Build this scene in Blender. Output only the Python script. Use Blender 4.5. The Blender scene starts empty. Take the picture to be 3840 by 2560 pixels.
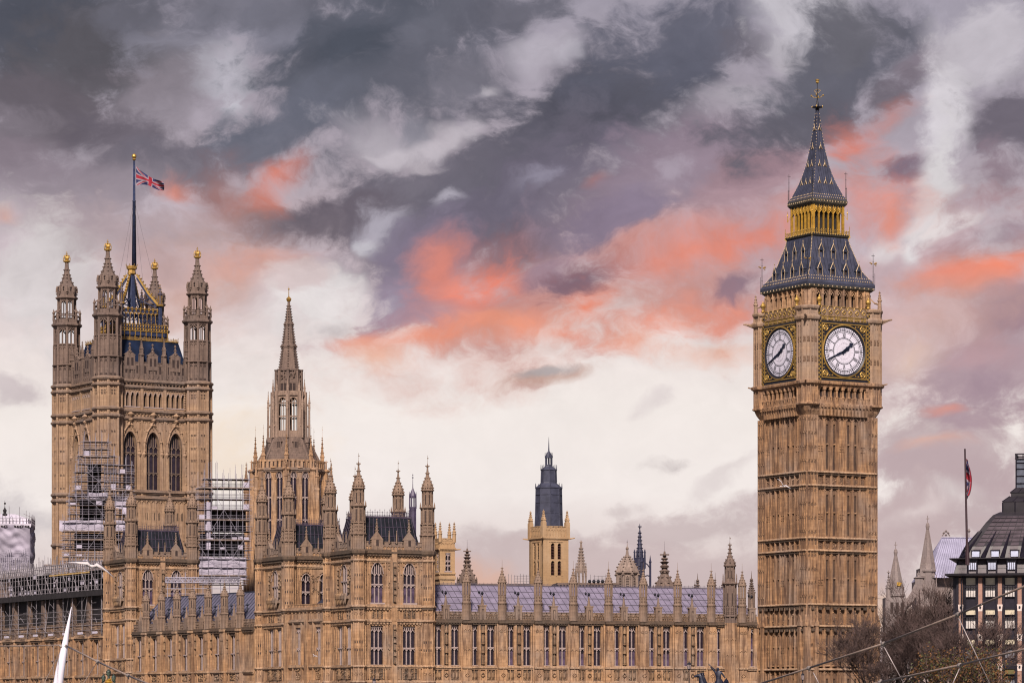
import bpy, math, random
import numpy as np
from mathutils import Matrix, Vector
R = math.radians
random.seed(11)
sc = bpy.context.scene
col = sc.collection

# ---------------------------------------------------------------- camera
# world: x right, y away from the river camera, z up; the lens is level and shifted up
F, CX, HY, ZC = 12000.0, 1920.0, 2640.0, 4.0     # focal length in photo pixels, principal column, horizon row, eye height
cam = bpy.data.objects.new('camera', bpy.data.cameras.new('camera'))
col.objects.link(cam)
cam.location = (0, 0, ZC)
cam.rotation_euler = (R(90), 0, 0)
cam.data.lens = 36.0 * F / 3840
cam.data.sensor_width = 36
cam.data.shift_y = (HY - 1280) / 3840
cam.data.clip_start = 1
cam.data.clip_end = 6000
sc.camera = cam
sc.view_settings.view_transform = 'Standard'
sc.view_settings.look = 'None'
sc.view_settings.gamma = 1
EXPO = 0.45
sc.view_settings.exposure = EXPO
sc.cycles.max_bounces = 5
sc.cycles.use_denoising = True
sc.cycles.filter_width = 1.15

def lin(c):
    return tuple((v / 255 / 12.92) if v / 255 <= .04045 else ((v / 255 + .055) / 1.055) ** 2.4 for v in c) + (1,)

# ---------------------------------------------------------------- sky
SUN_EL, SUN_AZ = 40, 184     # degrees; azimuth from +y clockwise: behind the camera
world = bpy.data.worlds.new('World'); sc.world = world; world.use_nodes = True
def cloud_brush():
    """one soft elliptical cloud mass laid over what is under it"""
    g = bpy.data.node_groups.new('cloud_mass', 'ShaderNodeTree'); I = g.interface
    for k, t in (('P', 'Vector'), ('Under', 'Color'), ('Tint', 'Color'), ('Opacity', 'Float'), ('Edge', 'Float'), ('Core', 'Float'), ('Ragged', 'Float'), ('Location', 'Vector'), ('Rotation', 'Vector'), ('Scale', 'Vector')):
        I.new_socket(k, in_out='INPUT', socket_type='NodeSocket' + t)
    I.new_socket('Color', in_out='OUTPUT', socket_type='NodeSocketColor')
    a = g.nodes.new('NodeGroupInput'); o = g.nodes.new('NodeGroupOutput'); L = g.links
    m = g.nodes.new('ShaderNodeMapping'); m.vector_type = 'TEXTURE'
    L.new(a.outputs['P'], m.inputs[0])
    for k in ('Location', 'Rotation', 'Scale'): L.new(a.outputs[k], m.inputs[k])
    ln = g.nodes.new('ShaderNodeVectorMath'); ln.operation = 'LENGTH'; L.new(m.outputs[0], ln.inputs[0])
    mr = g.nodes.new('ShaderNodeMapRange'); mr.interpolation_type = 'SMOOTHSTEP'
    mr.inputs['From Min'].default_value = 1.0; mr.inputs['To Min'].default_value = 0
    ma = g.nodes.new('ShaderNodeMath'); ma.operation = 'MULTIPLY_ADD'; L.new(a.outputs['Edge'], ma.inputs[0]); L.new(a.outputs['Ragged'], ma.inputs[1]); L.new(ln.outputs['Value'], ma.inputs[2])
    L.new(ma.outputs[0], mr.inputs[0]); L.new(a.outputs['Core'], mr.inputs['From Max']); L.new(a.outputs['Opacity'], mr.inputs['To Max'])
    x = g.nodes.new('ShaderNodeMix'); x.data_type = 'RGBA'
    L.new(mr.outputs[0], x.inputs[0]); L.new(a.outputs['Under'], x.inputs[6]); L.new(a.outputs['Tint'], x.inputs[7]); L.new(x.outputs[2], o.inputs[0])
    return g
def make_sky():
    brush = cloud_brush()
    nt = world.node_tree; N = nt.nodes; L = nt.links; N.clear()
    def nd(t, **k):
        n = N.new(t)
        for a, b in k.items(): setattr(n, a, b)
        return n
    def math_(op, a, b=None, clamp=False):
        n = nd('ShaderNodeMath', operation=op, use_clamp=clamp)
        for i, s in enumerate((a, b)):
            if s is None: continue
            if isinstance(s, (int, float)): n.inputs[i].default_value = s
            else: L.new(s, n.inputs[i])
        return n.outputs[0]
    def vmath(op, a, b=None, scale=None):
        n = nd('ShaderNodeVectorMath', operation=op)
        for i, s in enumerate((a, b)):
            if s is None: continue
            if isinstance(s, tuple): n.inputs[i].default_value = s
            else: L.new(s, n.inputs[i])
        if scale is not None: n.inputs['Scale'].default_value = scale
        return n
    def mix(fac, a, b):
        n = nd('ShaderNodeMix', data_type='RGBA'); n.clamp_factor = True
        for i, s in ((0, fac), (6, a), (7, b)):
            if isinstance(s, (int, float, tuple)): n.inputs[i].default_value = s
            else: L.new(s, n.inputs[i])
        return n.outputs[2]
    geo = nd('ShaderNodeTexCoord')
    d = vmath('NORMALIZE', geo.outputs['Generated']).outputs[0]
    sep = nd('ShaderNodeSeparateXYZ'); L.new(d, sep.inputs[0])
    dy = math_('MAXIMUM', sep.outputs[1], 0.08)
    # direction of the view unrolled on a plane: u to the right, v downward, unit = 1/12 of the distance
    u = math_('ADD', math_('MULTIPLY', math_('DIVIDE', sep.outputs[0], dy), 12.0), 1.92)
    v = math_('SUBTRACT', 2.64, math_('MULTIPLY', math_('DIVIDE', sep.outputs[2], dy), 12.0))
    p0 = nd('ShaderNodeCombineXYZ'); L.new(u, p0.inputs[0]); L.new(v, p0.inputs[1]); p0 = p0.outputs[0]
    def noise(vec, scale, detail=2, rough=.5, seed=0., ang=-28, st=1.7):
        m = nd('ShaderNodeMapping'); m.inputs['Rotation'].default_value = (0, 0, R(-ang)); m.inputs['Scale'].default_value = (1 / st, 1, 1)
        m.inputs['Location'].default_value = (seed, seed * 1.7, 0)
        L.new(vec, m.inputs[0])
        n = nd('ShaderNodeTexNoise'); n.inputs['Scale'].default_value = scale; n.inputs['Detail'].default_value = detail; n.inputs['Roughness'].default_value = rough
        L.new(m.outputs[0], n.inputs['Vector'])
        return n
    def warp(p, scale, amp, detail, seed):
        c = vmath('SUBTRACT', noise(p, scale, detail, .5, seed).outputs['Color'], (.5, .5, .5)).outputs[0]
        return vmath('ADD', p, vmath('MULTIPLY', c, (amp, amp, 0)).outputs[0]).outputs[0]
    p = warp(p0, 1.6, .20, 1, 3.1)
    p = warp(p, 4.5, .15, 3, 7.7)
    p = warp(p, 13.0, .055, 3, 2.2)
    # vertical base tones
    ramp = nd('ShaderNodeValToRGB')
    sv = nd('ShaderNodeSeparateXYZ'); L.new(p, sv.inputs[0])
    L.new(math_('DIVIDE', sv.outputs[1], 2.64, True), ramp.inputs[0])
    stops = [(0, (160, 154, 167)), (.5, (170, 160, 171)), (1.0, (200, 184, 190)), (1.3, (232, 220, 217)), (1.55, (242, 233, 228)),
             (1.85, (243, 234, 230)), (2.05, (226, 212, 209)), (2.25, (206, 186, 184)), (2.6, (200, 180, 178))]
    el = ramp.color_ramp.elements
    while len(el) < len(stops): el.new(.5)
    for e, (q, c) in zip(el, stops): e.position = q / 2.64; e.color = lin(c)
    # wisps and fine texture
    f1 = noise(p, 2.6, 6, .6, 1.3, -26, 1.4).outputs[0]
    f2 = noise(p, 9.0, 5, .6, 5.3, -25, 1.3).outputs[0]
    amp = math_('ADD', math_('MULTIPLY', math_('SUBTRACT', f1, .5), .44), math_('MULTIPLY', math_('SUBTRACT', f2, .5), .34))
    low = nd('ShaderNodeMapRange'); low.inputs['From Min'].default_value = 1.2; low.inputs['From Max'].default_value = 1.6
    low.inputs['To Min'].default_value = 1; low.inputs['To Max'].default_value = .3; L.new(v, low.inputs[0])
    amp = math_('ADD', math_('MULTIPLY', amp, low.outputs[0]), 1.0)
    # the rest of the dome: broken evening cloud over a clear sky
    sky = nd('ShaderNodeTexSky', sky_type='NISHITA'); sky.sun_disc = False
    sky.sun_elevation = R(SUN_EL); sky.sun_rotation = R(SUN_AZ)
    skyc = vmath('SCALE', sky.outputs[0], scale=.10).outputs[0]
    g = nd('ShaderNodeTexNoise'); g.inputs['Scale'].default_value = 3.0; g.inputs['Detail'].default_value = 4; L.new(d, g.inputs['Vector'])
    gm = nd('ShaderNodeMapRange'); gm.inputs['From Min'].default_value = .35; gm.inputs['From Max'].default_value = .65; L.new(g.outputs[0], gm.inputs[0])
    cl = mix(gm.outputs[0], lin((94, 89, 112)), lin((164, 153, 170)))
    rest = mix(.8, skyc, cl)
    bgr = nd('ShaderNodeBackground'); L.new(rest, bgr.inputs[0]); bgr.inputs[1].default_value = 1.0 / 2 ** EXPO
    # the cloud masses, patch of sky by patch of sky: each patch only mixes the masses that reach into it
    e1 = noise(p, 4.2, 8, .64, 9.1, -24, 1.25).outputs[0]
    edge = math_('MULTIPLY', math_('SUBTRACT', e1, .5), 2.3)
    def masses(x0, x1, y0, y1):
        q = p; cur = ramp.outputs[0]; n = 0
        for (bx, by, rx, ry, ang, c, s) in SKY:
            soft = c[0] - c[2] > 28; gx = 1.65 if soft else 1.25
            rx *= gx; ry *= gx; ca = abs(math.cos(R(ang))); sa = abs(math.sin(R(ang)))
            hx = math.hypot(rx * ca, ry * sa); hy = math.hypot(rx * sa, ry * ca)
            hx *= 1.6; hy *= 1.6
            if bx + hx < x0 or bx - hx > x1 or by + hy < y0 or by - hy > y1: continue
            n += 1
            if n % 6 == 0:      # keeps the node graph sequential
                ma = nd('ShaderNodeVectorMath', operation='MULTIPLY_ADD'); L.new(cur, ma.inputs[0]); ma.inputs[1].default_value = (1e-7, 1e-7, 1e-7); L.new(q, ma.inputs[2]); q = ma.outputs[0]
            m = nd('ShaderNodeGroup'); m.node_tree = brush
            for k, val in (('Location', (bx, by, 0)), ('Rotation', (0, 0, R(ang))), ('Scale', (rx, ry, 1)), ('Opacity', s), ('Tint', lin((c[0], c[1]*.97, c[2]*.90)) if soft else lin(tuple(x*(.86 if sum(c) < 400 else .96 if by < 1.1 else 1) for x in c))), ('Core', -.25 if soft else -.1 if rx*ry < .02 and by > 1.2 else .15 if rx*ry < .03 else .34), ('Ragged', .85 if soft else 1.5 if rx*ry < .03 else 1.05)): m.inputs[k].default_value = val
            L.new(q, m.inputs['P']); L.new(cur, m.inputs['Under']); L.new(edge, m.inputs['Edge'])
            cur = m.outputs[0]
        scv = nd('ShaderNodeVectorMath', operation='SCALE'); L.new(cur, scv.inputs[0]); L.new(amp, scv.inputs['Scale'])
        b = nd('ShaderNodeBackground'); L.new(scv.outputs[0], b.inputs[0]); b.inputs[1].default_value = 1.0 / 2 ** EXPO
        return b.outputs[0]
    def split(x0, x1, y0, y1, nx, ny):
        if nx * ny == 1: return masses(x0, x1, y0, y1)
        ms = nd('ShaderNodeMixShader')
        if nx >= ny:
            h = nx // 2; c = XS[XS.index(x0) + h]
            L.new(math_('GREATER_THAN', sv.outputs[0], c), ms.inputs[0])
            L.new(split(x0, c, y0, y1, h, ny), ms.inputs[1]); L.new(split(c, x1, y0, y1, nx - h, ny), ms.inputs[2])
        else:
            h = ny // 2; c = YS[YS.index(y0) + h]
            L.new(math_('GREATER_THAN', sv.outputs[1], c), ms.inputs[0])
            L.new(split(x0, x1, y0, c, nx, h), ms.inputs[1]); L.new(split(x0, x1, c, y1, nx, ny - h), ms.inputs[2])
        return ms.outputs[0]
    XS = [-9, .6, 1.2, 1.8, 2.4, 3.0, 3.45, 9]; YS = [-9, .4, .8, 1.15, 1.5, 9]
    pic = split(-9, 9, -9, 9, len(XS) - 1, len(YS) - 1)
    side = nd('ShaderNodeMapRange', interpolation_type='SMOOTHSTEP'); side.inputs['From Min'].default_value = .90; side.inputs['From Max'].default_value = .955
    L.new(sep.outputs[1], side.inputs[0])
    fin = nd('ShaderNodeMixShader'); L.new(side.outputs[0], fin.inputs[0]); L.new(bgr.outputs[0], fin.inputs[1]); L.new(pic, fin.inputs[2])
    out = nd('ShaderNodeOutputWorld'); L.new(fin.outputs[0], out.inputs[0])
# cloud masses: centre, half sizes (thousands of photo pixels), tilt, colour, opacity
SKY = [
 (2.70,.88,.75,.36,-18,(196,164,171),.85), (3.55,1.25,.55,.42,-10,(202,172,175),.8), (3.55,1.72,.50,.36,-10,(186,165,168),.85), (3.72,1.38,.34,.26,-10,(170,146,156),.8), (1.75,.78,.6,.22,-18,(132,124,140),.75), (.35,.55,.5,.2,-8,(140,132,142),.7), (.55,.25,.3,.2,-20,(140,135,146),.6), (1.9,1.0,.5,.3,-20,(170,142,152),.6), (.8,.9,.6,.2,-15,(196,172,176),.6),
 (.15,.08,.60,.34,-10,(86,90,103),.95), (.38,.18,.45,.24,-15,(108,104,111),.8), (.10,.45,.50,.20,-10,(124,115,125),.8), (.08,.62,.4,.13,0,(142,129,140),.7),
 (.62,.40,.26,.20,-30,(150,141,151),.8), (.78,.06,.28,.10,-20,(148,145,159),.8), (.86,.26,.15,.15,-35,(198,194,205),.85), (.89,.37,.11,.09,-40,(216,213,223),.9),
 (1.28,.25,.48,.36,-25,(106,109,123),.95), (1.42,.12,.50,.20,-10,(101,104,118),.9), (1.36,.21,.15,.11,-20,(90,95,109),.8), (1.0,.10,.14,.12,-40,(150,147,162),.6),
 (1.05,.50,.36,.13,-28,(121,123,139),.9), (.86,.43,.09,.09,-50,(112,115,130),.8), (.44,.52,.26,.13,8,(120,112,124),.85), (.62,.60,.30,.09,5,(127,121,134),.8),
 (.32,.74,.36,.13,-5,(156,144,154),.85), (1.72,.30,.30,.20,-20,(118,118,132),.8),(1.72,.08,.2,.1,-20,(124,124,138),.7),
 (2.28,.40,.60,.23,-28,(99,99,113),.95), (2.12,.47,.30,.14,-25,(90,90,104),.9), (2.60,.14,.42,.20,-20,(112,113,130),.92), (2.83,.18,.13,.13,-20,(124,118,130),.8),
 (1.92,.62,.48,.15,-25,(117,113,128),.9), (1.52,.70,.50,.12,-15,(126,121,135),.9), (1.20,.79,.36,.09,-10,(122,112,124),.85),
 (1.40,.51,.20,.07,18,(190,182,191),.8), (1.44,.56,.11,.04,10,(208,199,207),.75), (1.66,.555,.17,.06,-20,(204,195,203),.85), (1.55,.49,.07,.05,0,(140,138,150),.7), (1.80,.49,.06,.05,-40,(198,189,198),.7), (1.89,.38,.14,.09,-30,(114,112,126),.85), (1.86,.33,.06,.04,-35,(200,193,201),.7), (1.58,.62,.10,.03,10,(190,180,188),.7),
 (1.95,.04,.25,.10,-20,(112,112,126),.85), (.85,.0,.5,.10,0,(125,124,138),.7), (2.04,.20,.13,.075,-20,(188,181,192),.75), (2.16,.195,.05,.035,-30,(210,204,215),.4), 
 (1.66,.75,.06,.04,-20,(204,198,211),.8), (1.42,.82,.11,.08,-25,(196,190,203),.7), (1.37,.88,.05,.045,-20,(218,215,222),.6), (2.12,.72,.42,.20,-20,(128,120,138),.9), (2.02,.70,.13,.06,-25,(160,154,172),.75),
 (1.78,.85,.34,.14,-15,(125,118,136),.85), (1.92,.95,.24,.10,-15,(128,115,130),.85), (1.58,1.00,.22,.16,-25,(138,127,147),.85),
 (.30,.86,.45,.13,-5,(178,161,167),.85), (.68,.70,.085,.045,-5,(216,140,130),.85), (.88,.71,.12,.11,-30,(166,125,130),.85), (1.06,.63,.14,.05,-30,(228,137,122),.8), (.99,.70,.05,.06,-40,(205,130,122),.7), (.02,.83,.07,.04,0,(226,174,164),.8),
 (.12,1.02,.30,.26,0,(226,219,219),.8), (.52,.88,.30,.11,-5,(184,165,170),.8), (.75,1.06,.28,.18,-15,(213,177,176),.8), (.95,.94,.20,.07,-15,(219,165,160),.85), (.58,1.0,.2,.07,0,(200,172,173),.6),
 (1.20,1.12,.22,.18,0,(230,224,223),.8), (1.26,1.25,.11,.055,-10,(176,168,170),.6), (1.18,1.33,.16,.07,0,(205,188,190),.7), (.05,1.48,.13,.06,10,(198,184,187),.75),(1.12,1.0,.12,.07,-20,(215,190,190),.6),
 (2.15,1.20,.80,.19,-14,(208,152,148),.85), (1.80,1.16,.36,.14,0,(181,136,146),.85), (1.52,1.12,.16,.13,-30,(150,138,158),.85), (1.64,.99,.08,.10,20,(228,142,130),.7), (1.72,1.06,.09,.06,0,(224,140,131),.8), (1.76,1.06,.22,.12,-20,(224,142,134),.7), (1.84,1.09,.13,.085,-38,(248,136,112),.9),
 (1.60,1.19,.24,.06,-5,(172,140,152),.8), (1.58,1.28,.28,.055,-8,(241,156,136),.9), (1.95,1.24,.24,.06,12,(241,161,142),.9), (2.05,1.14,.15,.05,-15,(198,143,145),.8), (2.21,1.19,.10,.075,-35,(251,139,108),.95), (2.10,1.04,.13,.07,-10,(160,135,150),.8),
 (2.22,1.06,.18,.075,-25,(126,110,131),.9), (2.50,1.14,.24,.11,-10,(204,148,148),.8), (2.54,1.23,.22,.07,-5,(240,157,140),.9), (2.40,1.33,.12,.06,0,(237,168,153),.8), (2.72,1.20,.16,.10,-10,(226,150,141),.85), (2.74,1.06,.13,.045,-22,(148,124,140),.85),
 (1.42,1.36,.14,.06,-10,(232,190,180),.7),(2.7,1.34,.2,.06,-8,(236,180,166),.7),
 (2.60,.95,.36,.065,-14,(222,141,131),.9), (2.76,.905,.12,.045,-20,(228,138,124),.85), (2.35,.93,.13,.06,-15,(200,141,140),.8), (2.24,.70,.045,.03,-10,(192,125,120),.8),
 (2.5,.66,.52,.17,-25,(148,131,146),.9), (2.44,.74,.18,.09,-30,(160,145,160),.7), (2.28,.84,.22,.09,-20,(138,124,144),.85), (2.80,.70,.26,.11,-28,(171,141,150),.85), (2.86,.60,.20,.08,-20,(150,124,134),.85), (2.5,.66,.1,.06,-30,(185,172,186),.6),
 (3.02,.05,.20,.20,-30,(206,201,209),.9), (2.82,.36,.20,.09,-10,(190,182,192),.85), (2.93,.385,.07,.03,-45,(226,219,227),.9), (2.95,.22,.10,.10,-40,(205,198,206),.8),
 (3.12,.28,.44,.19,-32,(111,111,125),.95), (3.00,.44,.36,.10,-14,(114,111,124),.9), (3.20,.12,.13,.10,-20,(122,120,131),.9), (3.46,.19,.20,.07,-28,(138,127,139),.9), (3.30,.33,.16,.08,-30,(128,118,130),.7),
 (3.70,.14,.20,.20,-40,(206,199,207),.85), (3.54,.42,.12,.19,20,(222,216,222),.92), (3.52,.64,.08,.19,8,(226,221,223),.9), (3.46,.85,.065,.10,10,(233,226,227),.9), (3.36,.92,.10,.055,-10,(233,223,225),.9), (3.60,.84,.15,.035,-16,(238,228,228),.92), (3.46,.95,.045,.05,0,(237,232,233),.9),
 (3.80,.46,.17,.20,-20,(122,114,128),.92), (3.76,.64,.13,.10,-10,(150,130,142),.85), (3.74,.76,.17,.07,-15,(176,146,153),.85),
 (3.20,.51,.13,.10,-32,(222,135,125),.88), (3.14,.56,.07,.05,-20,(216,130,119),.85), (3.32,.41,.12,.04,-30,(196,130,128),.7), (3.35,.61,.11,.06,-25,(138,119,138),.88), (3.30,.75,.15,.11,10,(221,146,141),.85), (3.36,.82,.05,.09,-20,(227,150,140),.85), (3.02,.72,.3,.05,-25,(198,140,140),.6),
 (3.44,1.02,.20,.08,0,(200,176,182),.8), (3.78,.93,.20,.08,-10,(166,146,158),.85), (3.66,1.02,.22,.07,-12,(216,150,142),.8), (3.74,1.05,.20,.055,-10,(242,142,120),.85), (3.58,1.04,.10,.035,-5,(232,142,128),.8), (3.78,1.20,.17,.06,-8,(162,133,144),.88), (3.50,1.20,.22,.11,0,(206,171,173),.8), (3.66,1.31,.16,.07,0,(186,152,158),.75),
 (3.58,1.53,.09,.025,-5,(224,150,140),.7), (3.72,1.45,.13,.08,0,(164,140,152),.8), (3.42,1.32,.10,.10,0,(228,204,198),.7), (3.55,1.77,.36,.10,0,(186,164,168),.75), (3.54,1.68,.12,.03,-5,(230,182,172),.55), (3.37,1.55,.1,.08,0,(232,216,212),.6),
 (2.07,1.455,.16,.030,-4,(190,160,158),.85), (2.06,1.435,.11,.018,-6,(168,162,164),.8), (2.46,1.53,.10,.032,-28,(214,202,202),.6), (2.54,1.745,.08,.028,-8,(186,175,175),.75), (2.35,1.93,.14,.038,-8,(202,188,187),.8), (2.72,1.80,.14,.035,-25,(216,204,203),.6),
 (2.60,2.00,.42,.08,-6,(198,181,181),.85), (1.95,2.04,.34,.05,0,(208,194,193),.8), (2.30,2.16,1.2,.12,0,(200,181,181),.8), (1.78,2.19,.22,.06,0,(222,180,168),.8), (2.76,1.92,.13,.05,-8,(198,180,181),.7),
 (.08,1.92,.22,.12,0,(204,195,196),.8), (.88,1.72,.24,.16,0,(241,224,210),.7), (3.42,1.95,.22,.14,-10,(196,175,176),.75), (3.38,2.28,.16,.08,0,(242,208,182),.6), (3.5,1.9,.16,.03,-20,(225,210,208),.7), (3.62,1.84,.10,.03,0,(222,212,210),.6),
]
make_sky()

# ---------------------------------------------------------------- sun (soft, veiled)
sun = bpy.data.objects.new('sun', bpy.data.lights.new('sun', 'SUN'))
col.objects.link(sun)
sun.data.energy = 4.6; sun.data.angle = R(6); sun.data.color = (1, .87, .77)
_d = Vector((math.sin(R(SUN_AZ)) * math.cos(R(SUN_EL)), math.cos(R(SUN_AZ)) * math.cos(R(SUN_EL)), math.sin(R(SUN_EL))))
sun.rotation_euler = _d.to_track_quat('Z', 'Y').to_euler()

# ---------------------------------------------------------------- helpers
def PX(px, Y): return (px - CX) / F * Y
def PZ(py, Y): return ZC + (HY - py) / F * Y

def tag(o, label=None, cat=None, group=None, kind=None):
    if label: o['label'] = label
    if cat: o['category'] = cat
    if group: o['group'] = group
    if kind: o['kind'] = kind
    return o
def thing(name, label, cat, loc, a=0, group=None):
    o = bpy.data.objects.new(name, None); col.objects.link(o)
    o.location = loc; o.rotation_euler = (0, 0, a); o.empty_display_size = .5
    return tag(o, label, cat, group)
def place(name, me, parent, M=None):
    o = bpy.data.objects.new(name, me); col.objects.link(o)
    o.parent = parent
    if M is not None: o.matrix_local = M
    return o
def copy_tree(o, parent=None):
    c = o.copy(); col.objects.link(c); c.parent = parent
    for ch in list(o.children): copy_tree(ch, c)
    return c
T = lambda x=0, y=0, z=0: Matrix.Translation((x, y, z))
RZ = lambda a: Matrix.Rotation(a, 4, 'Z')
def FM(k, h): return RZ(-math.pi / 2 * k) @ T(0, -h, 0)   # frame of face k of a square block: x along the wall, -y outward

SPLIT = {'string_course': (True, .25), 'stain_shade_cornice': (True, .25), 'string_shade': (True, .1), 'carved_panel': (False, .3), 'roof_gilding': (False, .35), 'spire_gilding': (False, .35), 'gilded_frieze': (False, .5), 'parapet_gilding': (False, .3), 'white_pier_block': (False, .1), 'brick_pier': (False, .02), 'weathervane': (False, .4), 'roof_panel': (False, .3)}
class MB:
    def __init__(s): s.v = []; s.f = []; s.mi = []; s.M = None; s.m = 0
    def add(s, vs, fs):
        o = len(s.v)
        if s.M is not None: vs = [tuple(s.M @ Vector(p)) for p in vs]
        s.v += vs
        s.f += [tuple(i + o for i in f) for f in fs]
        s.mi += [s.m] * len(fs)
    def box(s, x0, x1, y0, y1, z0, z1):
        s.add([(x0,y0,z0),(x1,y0,z0),(x1,y1,z0),(x0,y1,z0),(x0,y0,z1),(x1,y0,z1),(x1,y1,z1),(x0,y1,z1)],
              [(0,3,2,1),(4,5,6,7),(0,1,5,4),(1,2,6,5),(2,3,7,6),(3,0,4,7)])
    def fb(s, u0, u1, w0, w1, z0, z1): s.box(u0, u1, -w1, -w0, z0, z1)
    def lathe(s, prof, n=8, c=(0, 0), rot=None):
        if rot is None: rot = math.pi / n
        vs = []; fs = []
        for z, r in prof:
            for i in range(n):
                a = rot + 2 * math.pi * i / n
                vs.append((c[0] + r * math.cos(a), c[1] + r * math.sin(a), z))
        for j in range(len(prof) - 1):
            for i in range(n):
                k = (i + 1) % n
                fs.append((j*n+i, j*n+k, (j+1)*n+k, (j+1)*n+i))
        fs.append(tuple(range(n))[::-1]); fs.append(tuple((len(prof)-1)*n+i for i in range(n)))
        s.add(vs, fs)
    def sq(s, prof, c=(0, 0)): s.lathe([(z, h * math.sqrt(2)) for z, h in prof], 4, c, math.pi / 4)
    def cs(s, prof, c):       # square with chamfered corners
        vs = []; fs = []
        for z, h in prof:
            q = h - c
            vs += [(q,-h,z),(h,-q,z),(h,q,z),(q,h,z),(-q,h,z),(-h,q,z),(-h,-q,z),(-q,-h,z)]
        n = 8
        for j in range(len(prof) - 1):
            for i in range(n):
                k = (i + 1) % n
                fs.append((j*n+i, j*n+k, (j+1)*n+k, (j+1)*n+i))
        fs.append(tuple(range(n))[::-1]); fs.append(tuple((len(prof)-1)*n+i for i in range(n)))
        s.add(vs, fs)
    def tube(s, p0, p1, r0, r1=None, n=4):
        r1 = r0 if r1 is None else r1
        p0 = Vector(p0); p1 = Vector(p1); d = (p1 - p0)
        if d.length < 1e-6: return
        d.normalize()
        e = d.orthogonal().normalized(); g = d.cross(e)
        vs = []
        for p, r in ((p0, r0), (p1, r1)):
            for i in range(n):
                a = 2 * math.pi * (i + .5) / n
                vs.append(tuple(p + e * (r * math.cos(a)) + g * (r * math.sin(a))))
        fs = [(i, (i+1) % n, n + (i+1) % n, n + i) for i in range(n)] + [tuple(range(n))[::-1], tuple(range(n, 2*n))]
        s.add(vs, fs)
    def path(s, pts, r, n=4, r1=None):
        r1 = r if r1 is None else r1
        m = len(pts) - 1
        for i in range(m): s.tube(pts[i], pts[i+1], r + (r1-r)*i/m, r + (r1-r)*(i+1)/m, n)
    def octa(s, p, r, sz=1.0):
        x, y, z = p
        s.add([(x+r,y,z),(x,y+r,z),(x-r,y,z),(x,y-r,z),(x,y,z+r*sz),(x,y,z-r*sz)],
              [(0,1,4),(1,2,4),(2,3,4),(3,0,4),(1,0,5),(2,1,5),(3,2,5),(0,3,5)])
    def ball(s, p, r, n=10, m=6):
        s.lathe([(p[2] + r * math.sin(-math.pi/2 + math.pi*j/m), max(.002, r * math.cos(-math.pi/2 + math.pi*j/m))) for j in range(m+1)], n, (p[0], p[1]))
    def arch(s, uc, a, zs, zt, w0, w1, zc=None, n=8, pw=(2.0, .62)):
        """fill between a pointed arch (half width a, springing zs, crown zc) and a flat top zt"""
        zc = zt if zc is None else zc
        pts = []
        for i in range(n + 1):
            x = -a + 2 * a * i / n
            pts.append((uc + x, zs + (zc - zs) * max(0, 1 - (abs(x) / a) ** pw[0]) ** pw[1]))
        for i in range(n):
            (x0, z0), (x1, z1) = pts[i], pts[i+1]
            s.add([(x0,-w1,z0),(x1,-w1,z1),(x1,-w1,zt),(x0,-w1,zt),(x0,-w0,z0),(x1,-w0,z1)], [(0,1,2,3),(0,4,5,1)])
    def clusters(s, flat, gap):
        """connected pieces, gathered where they lie within a gap (or, when flat, at one level)"""
        par = list(range(len(s.v)))
        def find(a):
            while par[a] != a: par[a] = par[par[a]]; a = par[a]
            return a
        for f in s.f:
            a = find(f[0])
            for b in f[1:]: par[find(b)] = a
        root = np.array([find(i) for i in range(len(s.v))]); ids, comp = np.unique(root, return_inverse=True)
        P = np.array(s.v, dtype=float); n = len(ids)
        lo = np.full((n, 3), 1e9); hi = np.full((n, 3), -1e9)
        np.minimum.at(lo, comp, P); np.maximum.at(hi, comp, P)
        if flat: lo[:, :2] = 0; hi[:, :2] = 0
        while True:
            lab = np.full(n, -1); c = 0
            for i in range(n):
                if lab[i] >= 0: continue
                lab[i] = c; todo = [i]
                while todo:
                    j = todo.pop()
                    near = np.where((lab < 0) & np.all((lo <= hi[j] + gap) & (hi >= lo[j] - gap), axis=1))[0]
                    lab[near] = c; todo += list(near)
                c += 1
            if c <= 60: break
            gap = gap * 1.5 + .05
        return lab[comp], c
    def build(s, name, mats, parent=None, smooth=False, M=None):
        how = SPLIT.get(name)
        if how and s.f:
            lab, c = s.clusters(*how); out = []
            fl = lab[np.array([f[0] for f in s.f])]
            for k in range(c):
                b = MB(); idx = np.where(lab == k)[0]; back = {int(q): i for i, q in enumerate(idx)}
                b.v = [s.v[q] for q in idx]; fk = np.where(fl == k)[0]
                b.f = [tuple(back[q] for q in s.f[j]) for j in fk]; b.mi = [s.mi[j] for j in fk]
                out.append(place(name, b.mesh(name, mats, smooth), parent, M))
            return out
        return place(name, s.mesh(name, mats, smooth), parent, M)
    def mesh(s, name, mats, smooth=False):
        me = bpy.data.meshes.new(name)
        me.from_pydata(s.v, [], s.f)
        for m in (mats if isinstance(mats, (list, tuple)) else [mats]): me.materials.append(m)
        if max(s.mi, default=0): me.polygons.foreach_set('material_index', s.mi)
        if smooth: me.polygons.foreach_set('use_smooth', [True] * len(me.polygons))
        me.update()
        return me

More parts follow.
